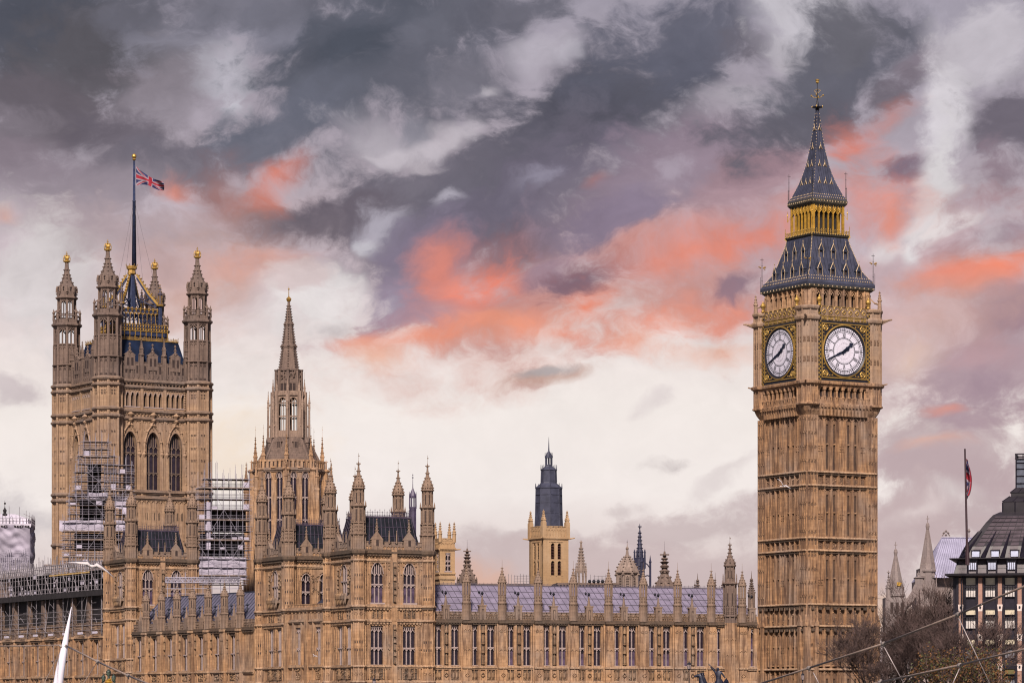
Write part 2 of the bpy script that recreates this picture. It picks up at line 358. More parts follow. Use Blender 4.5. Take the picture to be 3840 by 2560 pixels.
# ---------------------------------------------------------------- materials
def new_mat(name):
    m = bpy.data.materials.new(name); m.use_nodes = True
    return m, m.node_tree.nodes, m.node_tree.links, m.node_tree.nodes['Principled BSDF']
def plain(name, c, rough=.6, metal=0., var=.25, scale=1.5, spec=.4):
    m, N, L, b = new_mat(name)
    tc = N.new('ShaderNodeTexCoord'); n = N.new('ShaderNodeTexNoise'); n.inputs['Scale'].default_value = scale; n.inputs['Detail'].default_value = 4
    L.new(tc.outputs['Object'], n.inputs['Vector'])
    mr = N.new('ShaderNodeMapRange'); mr.inputs['From Min'].default_value = .3; mr.inputs['From Max'].default_value = .7
    mr.inputs['To Min'].default_value = 1 - var; mr.inputs['To Max'].default_value = 1 + var
    L.new(n.outputs[0], mr.inputs[0])
    s = N.new('ShaderNodeVectorMath'); s.operation = 'SCALE'; s.inputs[0].default_value = c; L.new(mr.outputs[0], s.inputs['Scale'])
    L.new(s.outputs[0], b.inputs['Base Color'])
    b.inputs['Roughness'].default_value = rough; b.inputs['Metallic'].default_value = metal; b.inputs['Specular IOR Level'].default_value = spec
    return m
def stone(name, c1, c2, dirt, bw=.95, bh=.42, amount=.6, grey=(.25,.21,.19)):
    m, N, L, b = new_mat(name)
    tc = N.new('ShaderNodeTexCoord'); sp = N.new('ShaderNodeSeparateXYZ'); L.new(tc.outputs['Object'], sp.inputs[0])
    ad = N.new('ShaderNodeMath'); ad.operation = 'ADD'; L.new(sp.outputs[0], ad.inputs[0]); L.new(sp.outputs[1], ad.inputs[1])
    cb = N.new('ShaderNodeCombineXYZ'); L.new(ad.outputs[0], cb.inputs[0]); L.new(sp.outputs[2], cb.inputs[1])
    br = N.new('ShaderNodeTexBrick'); L.new(cb.outputs[0], br.inputs['Vector'])
    br.inputs['Scale'].default_value = 1; br.inputs['Brick Width'].default_value = bw; br.inputs['Row Height'].default_value = bh; br.inputs['Mortar Size'].default_value = .012
    br.inputs['Color1'].default_value = c1 + (1,); br.inputs['Color2'].default_value = c2 + (1,); br.inputs['Mortar'].default_value = tuple(x * .6 for x in c1) + (1,)
    def nz(scale, detail, lo, hi, amt):
        mp = N.new('ShaderNodeMapping'); mp.inputs['Scale'].default_value = scale; L.new(tc.outputs['Object'], mp.inputs[0])
        n = N.new('ShaderNodeTexNoise'); n.inputs['Scale'].default_value = 1; n.inputs['Detail'].default_value = detail; L.new(mp.outputs[0], n.inputs['Vector'])
        r = N.new('ShaderNodeMapRange'); r.inputs['From Min'].default_value = lo; r.inputs['From Max'].default_value = hi; r.inputs['To Max'].default_value = amt; L.new(n.outputs[0], r.inputs[0])
        return r.outputs[0]
    def mix(f, a, c):
        x = N.new('ShaderNodeMix'); x.data_type = 'RGBA'; L.new(f, x.inputs[0]); L.new(a, x.inputs[6]); x.inputs[7].default_value = c + (1,)
        return x.outputs[2]
    c = mix(nz((.22, .22, .16), 4, .45, .75, .7), br.outputs[0], grey)
    c = mix(nz((1.3, 1.3, .16), 4, .48, .74, amount*.8), c, dirt)
    c = mix(nz((4.6, 4.6, .34), 3, .47, .68, amount*.8), c, dirt)
    c = mix(nz((2.6, 2.6, 1.6), 3, .55, .8, .45), c, tuple(x * .55 for x in dirt))
    c = mix(nz((1.1, 1.1, .5), 5, .58, .75, .35), c, tuple(min(1, x * 1.35) for x in c1))
    L.new(c, b.inputs['Base Color']); b.inputs['Roughness'].default_value = .9; b.inputs['Specular IOR Level'].default_value = .2
    return m
STONE = stone('honey_limestone', (.43,.262,.147), (.325,.194,.108), (.10,.056,.038), amount=1.0)
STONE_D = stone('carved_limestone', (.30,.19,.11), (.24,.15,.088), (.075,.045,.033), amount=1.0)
STONE_B = stone('tower_limestone', (.385,.228,.125), (.28,.162,.09), (.085,.047,.034), amount=1.1)
STONE_G = stone('weathered_limestone', (.245,.17,.125), (.20,.137,.102), (.085,.06,.05), grey=(.20,.17,.16))
STONE_P = stone('grey_purple_limestone', (.185,.132,.108), (.155,.11,.092), (.06,.045,.04), grey=(.11,.088,.084))
STONE_Y = stone('cleaned_limestone', (.37,.235,.125), (.33,.21,.115), (.33,.21,.12), amount=.4, grey=(.45,.33,.22))
STONE_A = stone('abbey_stone', (.235,.19,.18), (.20,.16,.155), (.15,.12,.12), grey=(.22,.2,.2))
MOULD = stone('moulding_limestone', (.42,.275,.17), (.35,.23,.145), (.13,.08,.058), amount=.9)
GRIME = stone('soot_and_shade_limestone', (.125,.085,.06), (.10,.068,.05), (.045,.035,.03), grey=(.085,.072,.06))  # sooty tone; also paints shade into panel recesses and under string courses
STAIN_SHADE = stone('stain_and_shade_limestone', (.26,.15,.085), (.20,.115,.068), (.075,.045,.035), amount=.9, grey=(.13,.10,.085))  # dirt tone, darkened to paint shade into the shaft recesses
MULL = plain('pale_mullion_stone', (.30,.235,.225), .85, var=.15)
SLIT = plain('shadowed_slit', (.035,.022,.02), .8, var=.3)
GLASS = plain('dark_leaded_glass', (.018,.013,.022), .22, var=.5, scale=.8, spec=.5)
CURTAIN = plain('window_with_lilac_blind', (.075,.052,.09), .35, var=.6, scale=1.2)
LEAD = plain('blue_black_lead', (.042,.045,.072), .5, var=.3, scale=.9, spec=.35)
LEADD = plain('black_iron_roof', (.008,.010,.016), .5, var=.5, scale=.7, spec=.22)
LEADP = plain('purple_iron', (.05,.038,.062), .5, var=.3)
NAVY = plain('navy_ironwork', (.022,.03,.07), .45, var=.3)
TILE = plain('lavender_iron_tiles', (.185,.163,.228), .55, var=.2, scale=.9, spec=.3)
TILES = plain('lavender_iron_seams', (.07,.06,.088), .6, var=.1)
SLATE = plain('slate_blue_roof', (.10,.095,.14), .6, var=.25, scale=.8)
GOLD = plain('gold_leaf', (.46,.29,.08), .45, metal=.7, var=.2)
GOLDD = plain('aged_gold', (.36,.235,.07), .5, metal=.4, var=.4, scale=3)
BLACK = plain('black_paint', (.012,.012,.018), .45, var=.2)
OPAL = plain('opal_glass', (.62,.60,.70), .35, var=.05)
STEEL = plain('galvanised_tube', (.32,.30,.36), .5, metal=.2, var=.3, scale=.3)
STEELD = plain('weathered_tube', (.22,.20,.22), .55, metal=.2, var=.4, scale=.3)
BOARD = plain('scaffold_boards', (.20,.155,.14), .85, var=.4)
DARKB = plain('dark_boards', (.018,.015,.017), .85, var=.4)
SHEET = plain('white_sheeting', (.36,.33,.41), .6, var=.25, scale=.35)
SHEETG = plain('grey_lilac_sheeting', (.47,.44,.52), .6, var=.15, scale=.3)
WHITE = plain('white_paint', (.70,.68,.77), .4, var=.04)
# ---------------------------------------------------------------- ground and river
def ground():
    m, N, L, b = new_mat('paving_and_grass')
    tc = N.new('ShaderNodeTexCoord'); n = N.new('ShaderNodeTexNoise'); n.inputs['Scale'].default_value = .08; n.inputs['Detail'].default_value = 6; L.new(tc.outputs['Object'], n.inputs['Vector'])
    r = N.new('ShaderNodeValToRGB'); L.new(n.outputs[0], r.inputs[0])
    r.color_ramp.elements[0].position = .4; r.color_ramp.elements[0].color = (.09,.085,.08,1); r.color_ramp.elements[1].position = .6; r.color_ramp.elements[1].color = (.14,.125,.11,1)
    L.new(r.outputs[0], b.inputs['Base Color']); b.inputs['Roughness'].default_value = .9
    mb = MB(); mb.add([(-4000,-800,0),(4000,-800,0),(4000,5000,0),(-4000,5000,0)], [(0,1,2,3)])
    tag(mb.build('ground', m), kind='structure')
    w, N, L, b = new_mat('river_water')
    b.inputs['Base Color'].default_value = (.07,.075,.065,1); b.inputs['Roughness'].default_value = .12
    n = N.new('ShaderNodeTexNoise'); n.inputs['Scale'].default_value = .6; n.inputs['Detail'].default_value = 4; tc = N.new('ShaderNodeTexCoord'); L.new(tc.outputs['Object'], n.inputs['Vector'])
    bp = N.new('ShaderNodeBump'); bp.inputs['Strength'].default_value = .3; L.new(n.outputs[0], bp.inputs['Height']); L.new(bp.outputs[0], b.inputs['Normal'])
    mb = MB(); mb.add([(-1500,-200,.02),(1500,-200,.02),(260,392,.02),(60,404,.02),(-36,420,.02),(-75,500,.02),(-1500,1500,.02)], [tuple(range(7))])
    tag(mb.build('river', w), kind='structure')
ground()

# ---------------------------------------------------------------- gothic kit
_win = {}
def window_meshes(wd, h, lights, trans, rise, mul=.13, depth=.45, blind=False, foil=True, mat=None, simple=False, drop=None):
    """stone frame with mullions, transoms and cusped heads, and the glass behind; origin at the middle of the sill"""
    key = (round(wd,3), round(h,3), lights, tuple(trans), rise, mul, depth, blind, mat and mat.name, simple, drop)
    if key in _win: return _win[key]
    f = MB(); a = wd / 2; g = h - rise
    w0, w1 = -depth + .03, -depth + .24
    f.fb(-a - .2, a + .2, -depth, .10, -.2, 0)
    lw = wd / lights
    heads = [g - lw * .62] + [h * t - lw * .5 for t in trans if False]
    top = lambda x: g + rise * max(0, 1 - (abs(x) / a) ** 2) ** .62 if rise else g
    for i in range(1, lights):
        x = -a + lw * i
        f.fb(x - mul/2, x + mul/2, w0, w1, 0, top(x))
    for t in trans: f.fb(-a, a, w0, w1 + .03, h * t - .08, h * t + .08)
    spr = g - (lw * .45 if rise else lw * 1.5)
    for t in ([] if simple else [None] + list(trans)):
        zs = spr if t is None else h * t - .08 - lw * .62
        for i in range(lights):
            x = -a + lw * (i + .5)
            hh = lw * .62
            f.tube((x - lw/2, -w1, zs), (x - lw*.22, -w1, zs + hh*.7), mul*.42, n=4); f.tube((x - lw*.22, -w1, zs + hh*.7), (x, -w1, zs + hh), mul*.42, n=4)
            f.tube((x + lw/2, -w1, zs), (x + lw*.22, -w1, zs + hh*.7), mul*.42, n=4); f.tube((x + lw*.22, -w1, zs + hh*.7), (x, -w1, zs + hh), mul*.42, n=4)
            if t is None and foil:
                zt = max(zs + hh + .05, top(x)) if rise else g
                f.fb(x - mul*.4, x + mul*.4, w0, w1 - .02, zs + hh, zt)
                if not rise:
                    for q in (-.25, .25):
                        xx = x + q * lw
                        f.tube((xx - lw*.22, -w1, g - lw*.5), (xx, -w1, g - lw*.2), mul*.3, n=3); f.tube((xx + lw*.22, -w1, g - lw*.5), (xx, -w1, g - lw*.2), mul*.3, n=3)
    if rise:
        pts = [(-a + wd*i/12, -.02, top(-a + wd*i/12) + .05) for i in range(13)]
        f.path(pts, .06, 4)
    p = MB()
    zz = h * (drop or (trans[0] if trans else .5))
    p.m = 1 if blind else 0
    p.add([(-a, depth, 0), (a, depth, 0), (a, depth, zz), (-a, depth, zz)], [(0,1,2,3)])
    p.m = 0
    if rise:
        up = [(-a + wd*i/12, depth, top(-a + wd*i/12)) for i in range(13)]
        p.add([(-a, depth, zz), (a, depth, zz)] + up[::-1], [tuple(range(15))])
    else: p.add([(-a, depth, zz), (a, depth, zz), (a, depth, h), (-a, depth, h)], [(0,1,2,3)])
    _win[key] = (f.mesh('window', mat or MULL), p.mesh('pane', [GLASS, CURTAIN]))
    return _win[key]
def window(parent, M, uc, za, wd, h, lights=2, trans=(.45,), rise=0, **k):
    f, p = window_meshes(wd, h, lights, trans, rise, **k)
    o = place('window', f, parent, M @ T(uc, 0, za)); place('pane', p, o)
    return o
def wall(mb, u0, u1, z0, z1, ops=(), t=.7, w=0.):
    """one storey of wall with window openings (centre, width, sill, head, arch rise)"""
    cur = u0
    for uc, wd, za, zb, rise in sorted(ops):
        mb.fb(cur, uc - wd/2, w - t, w, z0, z1)
        if za > z0: mb.fb(uc - wd/2, uc + wd/2, w - t, w, z0, za)
        if rise: mb.arch(uc, wd/2, zb - rise, z1, w - t, w, zb)
        elif zb < z1: mb.fb(uc - wd/2, uc + wd/2, w - t, w, zb, z1)
        cur = uc + wd/2
    mb.fb(cur, u1, w - t, w, z0, z1)
def string(mb, u0, u1, z, h, pr, w=0.):
    """moulded string course"""
    mb.fb(u0, u1, w - .05, w + pr, z, z + h * .45)
    mb.fb(u0, u1, w - .05, w + pr * .6, z + h * .45, z + h)
    mb.fb(u0, u1, w - .05, w + pr * .55, z - h * .5, z)
def ribs(mb, u0, u1, z0, z1, n, rw, pr, w=0., heads=True):
    """blind tracery: upright ribs with little arched heads"""
    st = (u1 - u0) / n
    for i in range(n + 1): mb.fb(u0 + st*i - rw/2, u0 + st*i + rw/2, w - .02, w + pr, z0, z1)
    if heads:
        for i in range(n):
            x = u0 + st * (i + .5); hh = min(st * .7, (z1 - z0) * .4)
            for sgn in (-1, 1):
                mb.tube((x + sgn*st/2, -w - pr*.6, z1 - hh), (x, -w - pr*.6, z1 - .02), rw*.45, n=4)
def diamonds(mb, u0, u1, z, st, r, w=0.):
    n = max(1, int((u1 - u0) / st)); st = (u1 - u0) / n
    for i in range(n):
        x = u0 + st * (i + .5)
        for (a, b) in (((-r,0),(0,r)), ((0,r),(r,0)), ((r,0),(0,-r)), ((0,-r),(-r,0))):
            mb.tube((x + a[0], -w - .05, z + a[1]), (x + b[0], -w - .05, z + b[1]), r*.22, n=4)
def dentils(mb, u0, u1, z0, z1, st, wd, pr, w=0.):
    n = max(1, int((u1 - u0) / st)); st = (u1 - u0) / n
    for i in range(n):
        x = u0 + st * (i + .5)
        mb.fb(x - wd/2, x + wd/2, w - .02, w + pr, z0, z1)
def battlement(mb, u0, u1, z0, z1, mer=.8, gap=.5, t=.4, w=0.):
    h = z1 - z0
    mb.fb(u0, u1, w - t, w, z0, z0 + h * .62)
    n = max(1, round((u1 - u0 + gap) / (mer + gap))); st = (u1 - u0 + gap) / n
    for i in range(n):
        a = u0 + st * i
        mb.fb(a, a + st - gap, w - t, w, z0 + h * .62, z1 - .12); mb.fb(a - .05, a + st - gap + .05, w - t - .05, w + .06, z1 - .12, z1)
        x = a + (st - gap) / 2
        mb.fb(x - .14, x + .14, w - .01, w + .05, z0 + h * .45, z0 + h * .75)
def crockets(mb, prof, n, r, c=(0,0), rot=None, step=.45, from_=0):
    """leaf bumps climbing the angles of a spire"""
    if rot is None: rot = math.pi / n
    for (z0, r0), (z1, r1) in zip(prof, prof[1:]):
        L = math.hypot(z1 - z0, r1 - r0); k = max(1, int(L / step))
        for j in range(k):
            t = (j + .5) / k; rr = r0 + (r1 - r0) * t + r * .35
            for i in range(n):
                a = rot + 2 * math.pi * i / n
                mb.octa((c[0] + rr * math.cos(a), c[1] + rr * math.sin(a), z0 + (z1 - z0) * t), r, .9)
def finial(mb, c, z, h, r):
    """cross-armed stone finial"""
    x, y = c
    mb.lathe([(z, r*.35), (z + h*.35, r*.28), (z + h*.42, r*.6), (z + h*.5, r*.28), (z + h*.8, r*.22), (z + h, .02)], 6, c)
    mb.box(x - r, x + r, y - r*.3, y + r*.3, z + h*.5, z + h*.66); mb.box(x - r*.3, x + r*.3, y - r*.99, y + r*.99, z + h*.49, z + h*.65)
def vane(mb, c, z, h, r=.025, flag=.14):
    mb.tube((c[0], c[1], z), (c[0], c[1], z + h), r, r*.6, 4)
    mb.box(c[0] - flag*.3, c[0] + flag, c[1] - .02, c[1] + .02, z + h*.62, z + h*.62 + flag*1.1)
    mb.octa((c[0], c[1], z + h*.9), r*2.2)
def pinnacle(mb, c, z, h, r, n=4, rot=None, bump=None):
    """square shaft with gablets and a crocketed spirelet"""
    rot = math.pi / n if rot is None else rot
    mb.lathe([(z, r), (z + h*.38, r), (z + h*.39, r*1.25), (z + h*.42, r*1.25), (z + h*.43, r*.95)], n, c, rot)
    pr = [(z + h*.43, r*.95), (z + h*.6, r*.55), (z + h*.93, r*.12)]
    mb.lathe(pr + [(z + h, .01)], n, c, rot)
    crockets(mb, pr, n, bump or r*.24, c, rot, step=h*.11)
    mb.octa((c[0], c[1], z + h*.93), r*.42, .8)
def oct_stage(mb, z0, z1, r, c=(0,0), slit=None, rib=.10, rot=math.pi/8, slits_on=range(8), dark=1):
    """octagonal stage: recessed faces, ribs at the angles and optional narrow slits (z0, z1, width)"""
    mb.lathe([(z0, r*.93), (z1, r*.93)], 8, c, rot)
    for i in range(8):
        a = rot + math.pi/4*i; x, y = c[0] + r*.95*math.cos(a), c[1] + r*.95*math.sin(a)
        mb.lathe([(z0, rib), (z1, rib)], 6, (x, y), a)
        if slit and i in slits_on:
            b = a + math.pi/8; ap = r*.93*math.cos(math.pi/8) + .012
            keep = mb.M, mb.m
            Mx = T(c[0], c[1], 0) @ RZ(b + math.pi/2) @ T(0, -ap, 0)
            mb.M = Mx if keep[0] is None else keep[0] @ Mx
            mb.m = dark
            hw = slit[2]/2
            mb.add([(-hw,0,slit[0]),(hw,0,slit[0]),(hw,0,slit[1]-hw*1.5),(0,0,slit[1]),(-hw,0,slit[1]-hw*1.5)], [(0,1,2,3,4)])
            mb.m = keep[1]
            mb.fb(-hw-.09, -hw, 0, .08, slit[0], slit[1]); mb.fb(hw, hw+.09, 0, .08, slit[0], slit[1])
            mb.M = keep[0]
def oct_open(mb, z0, z1, r, c=(0,0), col_r=None, trans=(), rot=math.pi/8, mid=True, deck=.25):
    """open lantern stage: eight angle shafts, mullions and arch heads, nothing inside"""
    cr = col_r or r*.13
    ap = r*.92
    pt = lambda i: (c[0] + ap*math.cos(rot + math.pi/4*i), c[1] + ap*math.sin(rot + math.pi/4*i))
    for i in range(8):
        p, q = pt(i), pt(i+1)
        mb.lathe([(z0, cr), (z1, cr)], 6, p, 0)
        m = ((p[0]+q[0])/2, (p[1]+q[1])/2); d = math.hypot(q[0]-p[0], q[1]-p[1])
        if mid: mb.tube((m[0], m[1], z0), (m[0], m[1], z1 - d*.3), cr*.38, n=4)
        h = d*.42
        for (s, e) in ((p, m), (q, m)): mb.tube((s[0], s[1], z1 - h*1.5), (e[0], e[1], z1 - h*.35), cr*.45, n=4)
        for t in trans: mb.tube((p[0], p[1], z0 + (z1-z0)*t), (q[0], q[1], z0 + (z1-z0)*t), cr*.55, n=4)
        mb.tube((p[0], p[1], z1 - h*.25), (q[0], q[1], z1 - h*.2), h*.3, n=4)
    mb.lathe([(z1 - deck, r*.99), (z1, r*.99)], 8, c, rot)
def cresting(mb, p0, p1, h, st, r=.04):
    """row of iron spikes with little cross bars"""
    p0 = Vector(p0); p1 = Vector(p1); L = (p1 - p0).length; n = max(1, int(L / st))
    for i in range(n + 1):
        p = p0 + (p1 - p0) * i / n; hh = h * (1 if i % 2 == 0 else .72)
        mb.tube(p, p + Vector((0,0,hh)), r, r*.5, 3)
        mb.octa((p.x, p.y, p.z + hh*.8), r*2.2, .8)
    for q in (.18, .5): mb.tube(p0 + Vector((0,0,h*q)), p1 + Vector((0,0,h*q)), r*.8, n=3)
def niche(mb, u, z0, z1, wd, w=0., k=2, dark=1):
    """tall shallow recess filled with statues under canopies"""
    m = mb.m
    mb.m = dark; mb.add([(u-wd/2,-w-.015,z0),(u+wd/2,-w-.015,z0),(u+wd/2,-w-.015,z1),(u-wd/2,-w-.015,z1)], [(0,1,2,3)]); mb.m = m
    h = (z1 - z0) / k
    for j in range(k):
        z = z0 + h*j
        mb.lathe([(z, .02), (z + h*.08, wd*.42), (z + h*.11, wd*.42), (z + h*.12, wd*.2), (z + h*.16, wd*.26), (z + h*.36, wd*.24), (z + h*.47, wd*.30), (z + h*.50, wd*.12), (z + h*.55, wd*.13), (z + h*.59, .02)], 7, (u, -w - .14))
        mb.lathe([(z + h*.62, wd*.46), (z + h*.70, wd*.46), (z + h*.97, .03)], 6, (u, -w - .12))
def bits(mb, u0, u1, z0, z1, n, s, w=0., seed=1):
    """carved foliage and heraldic lumps on a panel"""
    rnd = random.Random(seed)
    for _ in range(n):
        x = rnd.uniform(u0, u1); z = rnd.uniform(z0, z1); r = s * rnd.uniform(.5, 1.2)
        mb.octa((x, -w, z), r, rnd.uniform(.7, 1.6))
# ---------------------------------------------------------------- clock tower
def clock_tower():
    YC = 488.0; A = R(29.8)
    z = lambda y: PZ(y, YC)
    root = thing('clock_tower', 'tall square honey stone clock tower with two white clock faces and a blue black spire', 'clock tower', (PX(3065, YC), YC, 0), A)
    H = 6.5
    # shaft
    mb = MB(); mb.sq([(0, H - .62), (z(1560), H - .62)])
    mb.m = 0
    stor = [(0, z(2512)), (z(2512) + .5, z(2352)), (z(2272), z(2073)), (z(2027), z(1833)), (z(1783), z(1572))]
    bands = [(z(2352), z(2272)), (z(2073), z(2027)), (z(1833), z(1783))]
    slits = MB()
    slit_list = []
    st = 1.3; ub = [-4.55 + st*i for i in range(8)]
    for k in range(4):
        mb.M = FM(k, H)
        # clasping corner piers (front pair of faces own the corner)
        ext = 0 if k % 2 == 0 else -.004
        for s in (-1, 1):
            u0, u1 = (4.62, 6.5 + ext) if s > 0 else (-6.5 - ext, -4.62)
            mb.fb(u0, u1, -1.2, -.003 if k % 2 else 0, 0, z(1572))
            for q in range(4): 
                uu = u0 + .1 + (u1 - u0 - .2) * q / 3
                mb.fb(uu - .07, uu + .07, -.03, .09, 0, z(1572))
        for i, u in enumerate(ub):
            mb.fb(u - .17, u + .17, -.64, -.07, 0, z(1572))
            mb.fb(u - .07, u + .07, -.09, .05, 0, z(1572))
        for (a, b) in stor:
            for i in range(7):
                x0, x1 = ub[i] + .17, ub[i+1] - .17; xm = (x0 + x1)/2
                if i in (0, 3, 6):
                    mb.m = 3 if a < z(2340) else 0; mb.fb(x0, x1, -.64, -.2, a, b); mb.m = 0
                    mb.fb(xm - .06, xm + .06, -.22, -.08, a, b)
                    mid = a + (b - a) * .42
                    diamonds(mb, xm - .42, xm + .42, mid, .42, .15, -.2)
                    mb.fb(x0, x1, -.64, -.12, mid - .42, mid - .32); mb.fb(x0, x1, -.64, -.12, mid + .32, mid + .42)
                else:
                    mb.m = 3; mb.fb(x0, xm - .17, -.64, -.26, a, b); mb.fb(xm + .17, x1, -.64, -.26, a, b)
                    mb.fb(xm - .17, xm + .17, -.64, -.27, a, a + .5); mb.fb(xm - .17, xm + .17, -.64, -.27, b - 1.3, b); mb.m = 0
                    mb.fb(xm - .17, xm + .17, -.64, -.18, a + (b-a)*.5 - .1, a + (b-a)*.5 + .1)
                    mb.m = 0; mb.add([(x0,.14,a+.05),(x1,.14,a+.05),(x1,.64,a+.7),(x0,.64,a+.7)], [(0,1,2,3)])
                    if k < 2: slit_list.append((k, xm, a + .5, b - 1.3))
                for sg in (-1, 1):
                    mb.tube((xm + sg*(x1-x0)/2, .16, b - .75), (xm, .16, b - .15), .07, n=4)
            # rows of little arches on the piers
            zz = b - .4
            while zz > a + .6:
                for s in (-1, 1):
                    for q in range(3):
                        uu = s * (5.03 + .56*q)
                        mb.m = 2; mb.fb(uu - .15, uu + .15, 0.0, .02, zz - .5, zz - .14); mb.m = 0
                        mb.tube((uu - .26, -.05, zz - .3), (uu, -.05, zz - .02), .05, n=4); mb.tube((uu + .26, -.05, zz - .3), (uu, -.05, zz - .02), .05, n=4)
                    mb.fb(s*5.6 - .93, s*5.6 + .93, -.02, .07, zz, zz + .09)
                zz -= 2.1
        for (a, b) in bands:
            n = 7
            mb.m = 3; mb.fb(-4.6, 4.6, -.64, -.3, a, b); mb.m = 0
            for i in range(7):
                xm = (ub[i] + ub[i+1])/2
                mb.m = 2; mb.fb(xm - .33, xm + .33, -.31, -.285, a + .25, b - .3); mb.m = 0
                bits(mb, xm - .3, xm + .3, a + .3, b - .3, 8, .12, -.27, i*7 + k)
                for sg in (-1, 1): mb.tube((xm + sg*.47, .2, b - .65), (xm, .2, b - .15), .07, n=4)
            for s in (-1, 1):
                for q in range(4):
                    uu = s * (4.9 + .45*q); mb.m = 2; mb.fb(uu - .12, uu + .12, 0, .02, a + .9, b - .25); mb.m = 0
    mb.M = None
    body = mb.build('shaft_wall', [STONE_B, SLIT, SLIT_S, STAIN_SHADE], root)
    # weathered string courses, the shade under them painted as darker strips
    mc = MB()
    for y in (1783, 1833, 2027, 2073, 2272, 2352, 2512):
        q = z(y); mc.cs([(q - .12, H + .02), (q - .03, H + .2), (q + .1, H + .2), (q + .24, H + .03)], .35)
    mc.build('string_course', MOULD, root)
    gm = MB()
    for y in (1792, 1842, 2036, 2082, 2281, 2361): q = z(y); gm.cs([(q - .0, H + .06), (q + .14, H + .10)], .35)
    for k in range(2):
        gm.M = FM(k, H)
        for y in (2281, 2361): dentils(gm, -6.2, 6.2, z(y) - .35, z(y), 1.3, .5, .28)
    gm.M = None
    gm.build('string_shade', GRIME, root)
    cache = {}
    for (k, u, a, b) in slit_list:
        key = round(b - a, 2)
        if key not in cache:
            s = MB(); s.fb(-.17, .17, -.50, -.46, 0, b - a)
            cache[key] = s.mesh('slit_window', SLIT)
        place('slit_window', cache[key], root, FM(k, H) @ T(u, 0, a))
    # gabled set-offs low on the corner piers
    for k in range(2):
        for s in (-1, 1):
            u = s*5.7; q = z(2350)
            for e in (-.75, .75):
                gb = MB(); gb.M = FM(k, H)
                gb.add([(u+e-.45,-.5,q),(u+e+.45,-.5,q),(u+e,-.35,q+1.7),(u+e-.45,.1,q),(u+e+.45,.1,q),(u+e,.1,q+1.7)], [(0,1,2),(0,2,5,3),(1,4,5,2)])
                gb.fb(u+e-.3, u+e+.3, 0, .42, 0, q - .02)
                gb.build('buttress_gable', STONE_B, root)
    # corbel table and arcaded gallery under the clock
    z0, z1 = z(1572), z(1455); HG = 6.85
    mg = MB()
    mg.cs([(z(1574), H - .05), (z(1556), H + .35), (z(1546), H + .5), (z(1536), HG + .25), (z(1530), HG + .25), (z(1527), HG)], .5)
    mg.cs([(z(1530), HG - .75), (z(1452), HG - .75)], .4)
    mg.cs([(z(1527), HG), (z(1508), HG), (z(1506), HG - .1)], 1.2)
    mg.cs([(z(1466), HG), (z(1462), HG + .05), (z(1457), HG + .35), (z(1449), HG + .38), (z(1445), HG + .1)], 1.2)
    for k in range(4):
        mg.M = FM(k, HG)
        for i in range(9):
            u = -4.5 + 9*i/8
            mg.lathe([(z(1506), .26), (z(1500), .18), (z(1482), .18), (z(1478), .3), (z(1466), .34)], 8, (u, .2))
            mg.fb(u - .12, u + .12, -.7, -.15, z(1520), z(1466))
            mg.lathe([(z(1524), .05), (z(1512), .2), (z(1506), .3)], 6, (u, .02))
        for i in range(8):
            u = -4.5 + 9*(i+.5)/8
            mg.arch(u, .5, z(1480), z(1465), -.7, -.05, z(1468), 6)
            mg.m = 1; mg.fb(u - .44, u + .44, -.76, -.73, z(1504), z(1472)); mg.m = 0
        ribs(mg, -4.4, 4.4, z(1546), z(1530), 12, .14, .5, -.3)
        dentils(mg, -4.5, 4.5, z(1574), z(1550), .64, .3, .5, -.4)
        dentils(mg, -6.4, 6.4, z(1543), z(1538), .64, .25, .3, .05)
    mg.M = None
    for sx in (-1, 1):
        for sy in (-1, 1):
            oct_stage(mg, z(1528), z(1450), 1.75, (sx*5.75, sy*5.75), rib=.12)
            for i in range(8):
                a = math.pi/8 + math.pi/4*(i+.5)
                mg.tube((sx*5.75+1.64*math.cos(a), sy*5.75+1.64*math.sin(a), z(1527)), (sx*5.75+1.64*math.cos(a), sy*5.75+1.64*math.sin(a), z(1462)), .06, n=4)
            mg.lathe([(z(1556), 1.0), (z(1540), 1.55), (z(1535), 1.95), (z(1530), 1.95), (z(1527), 1.76)], 8, (sx*5.75, sy*5.75))
            mg.lathe([(z(1464), 1.75), (z(1458), 2.15), (z(1449), 2.2), (z(1445), 1.8)], 8, (sx*5.75, sy*5.75))
            if not (sx > 0 and sy > 0):
                mg.tube((sx*7.0, sy*7.0, z(1452)), (sx*7.6, sy*7.6, z(1447)), .16, .1, 5)
    mg.build('arcaded_gallery', [STONE_B, SLIT, GRIME], root)
    # clock storey
    HC = 6.95; zt, zb = z(1224), z(1448)
    ms = MB(); ms.sq([(zb, HC - .4), (zt, HC - .4)])
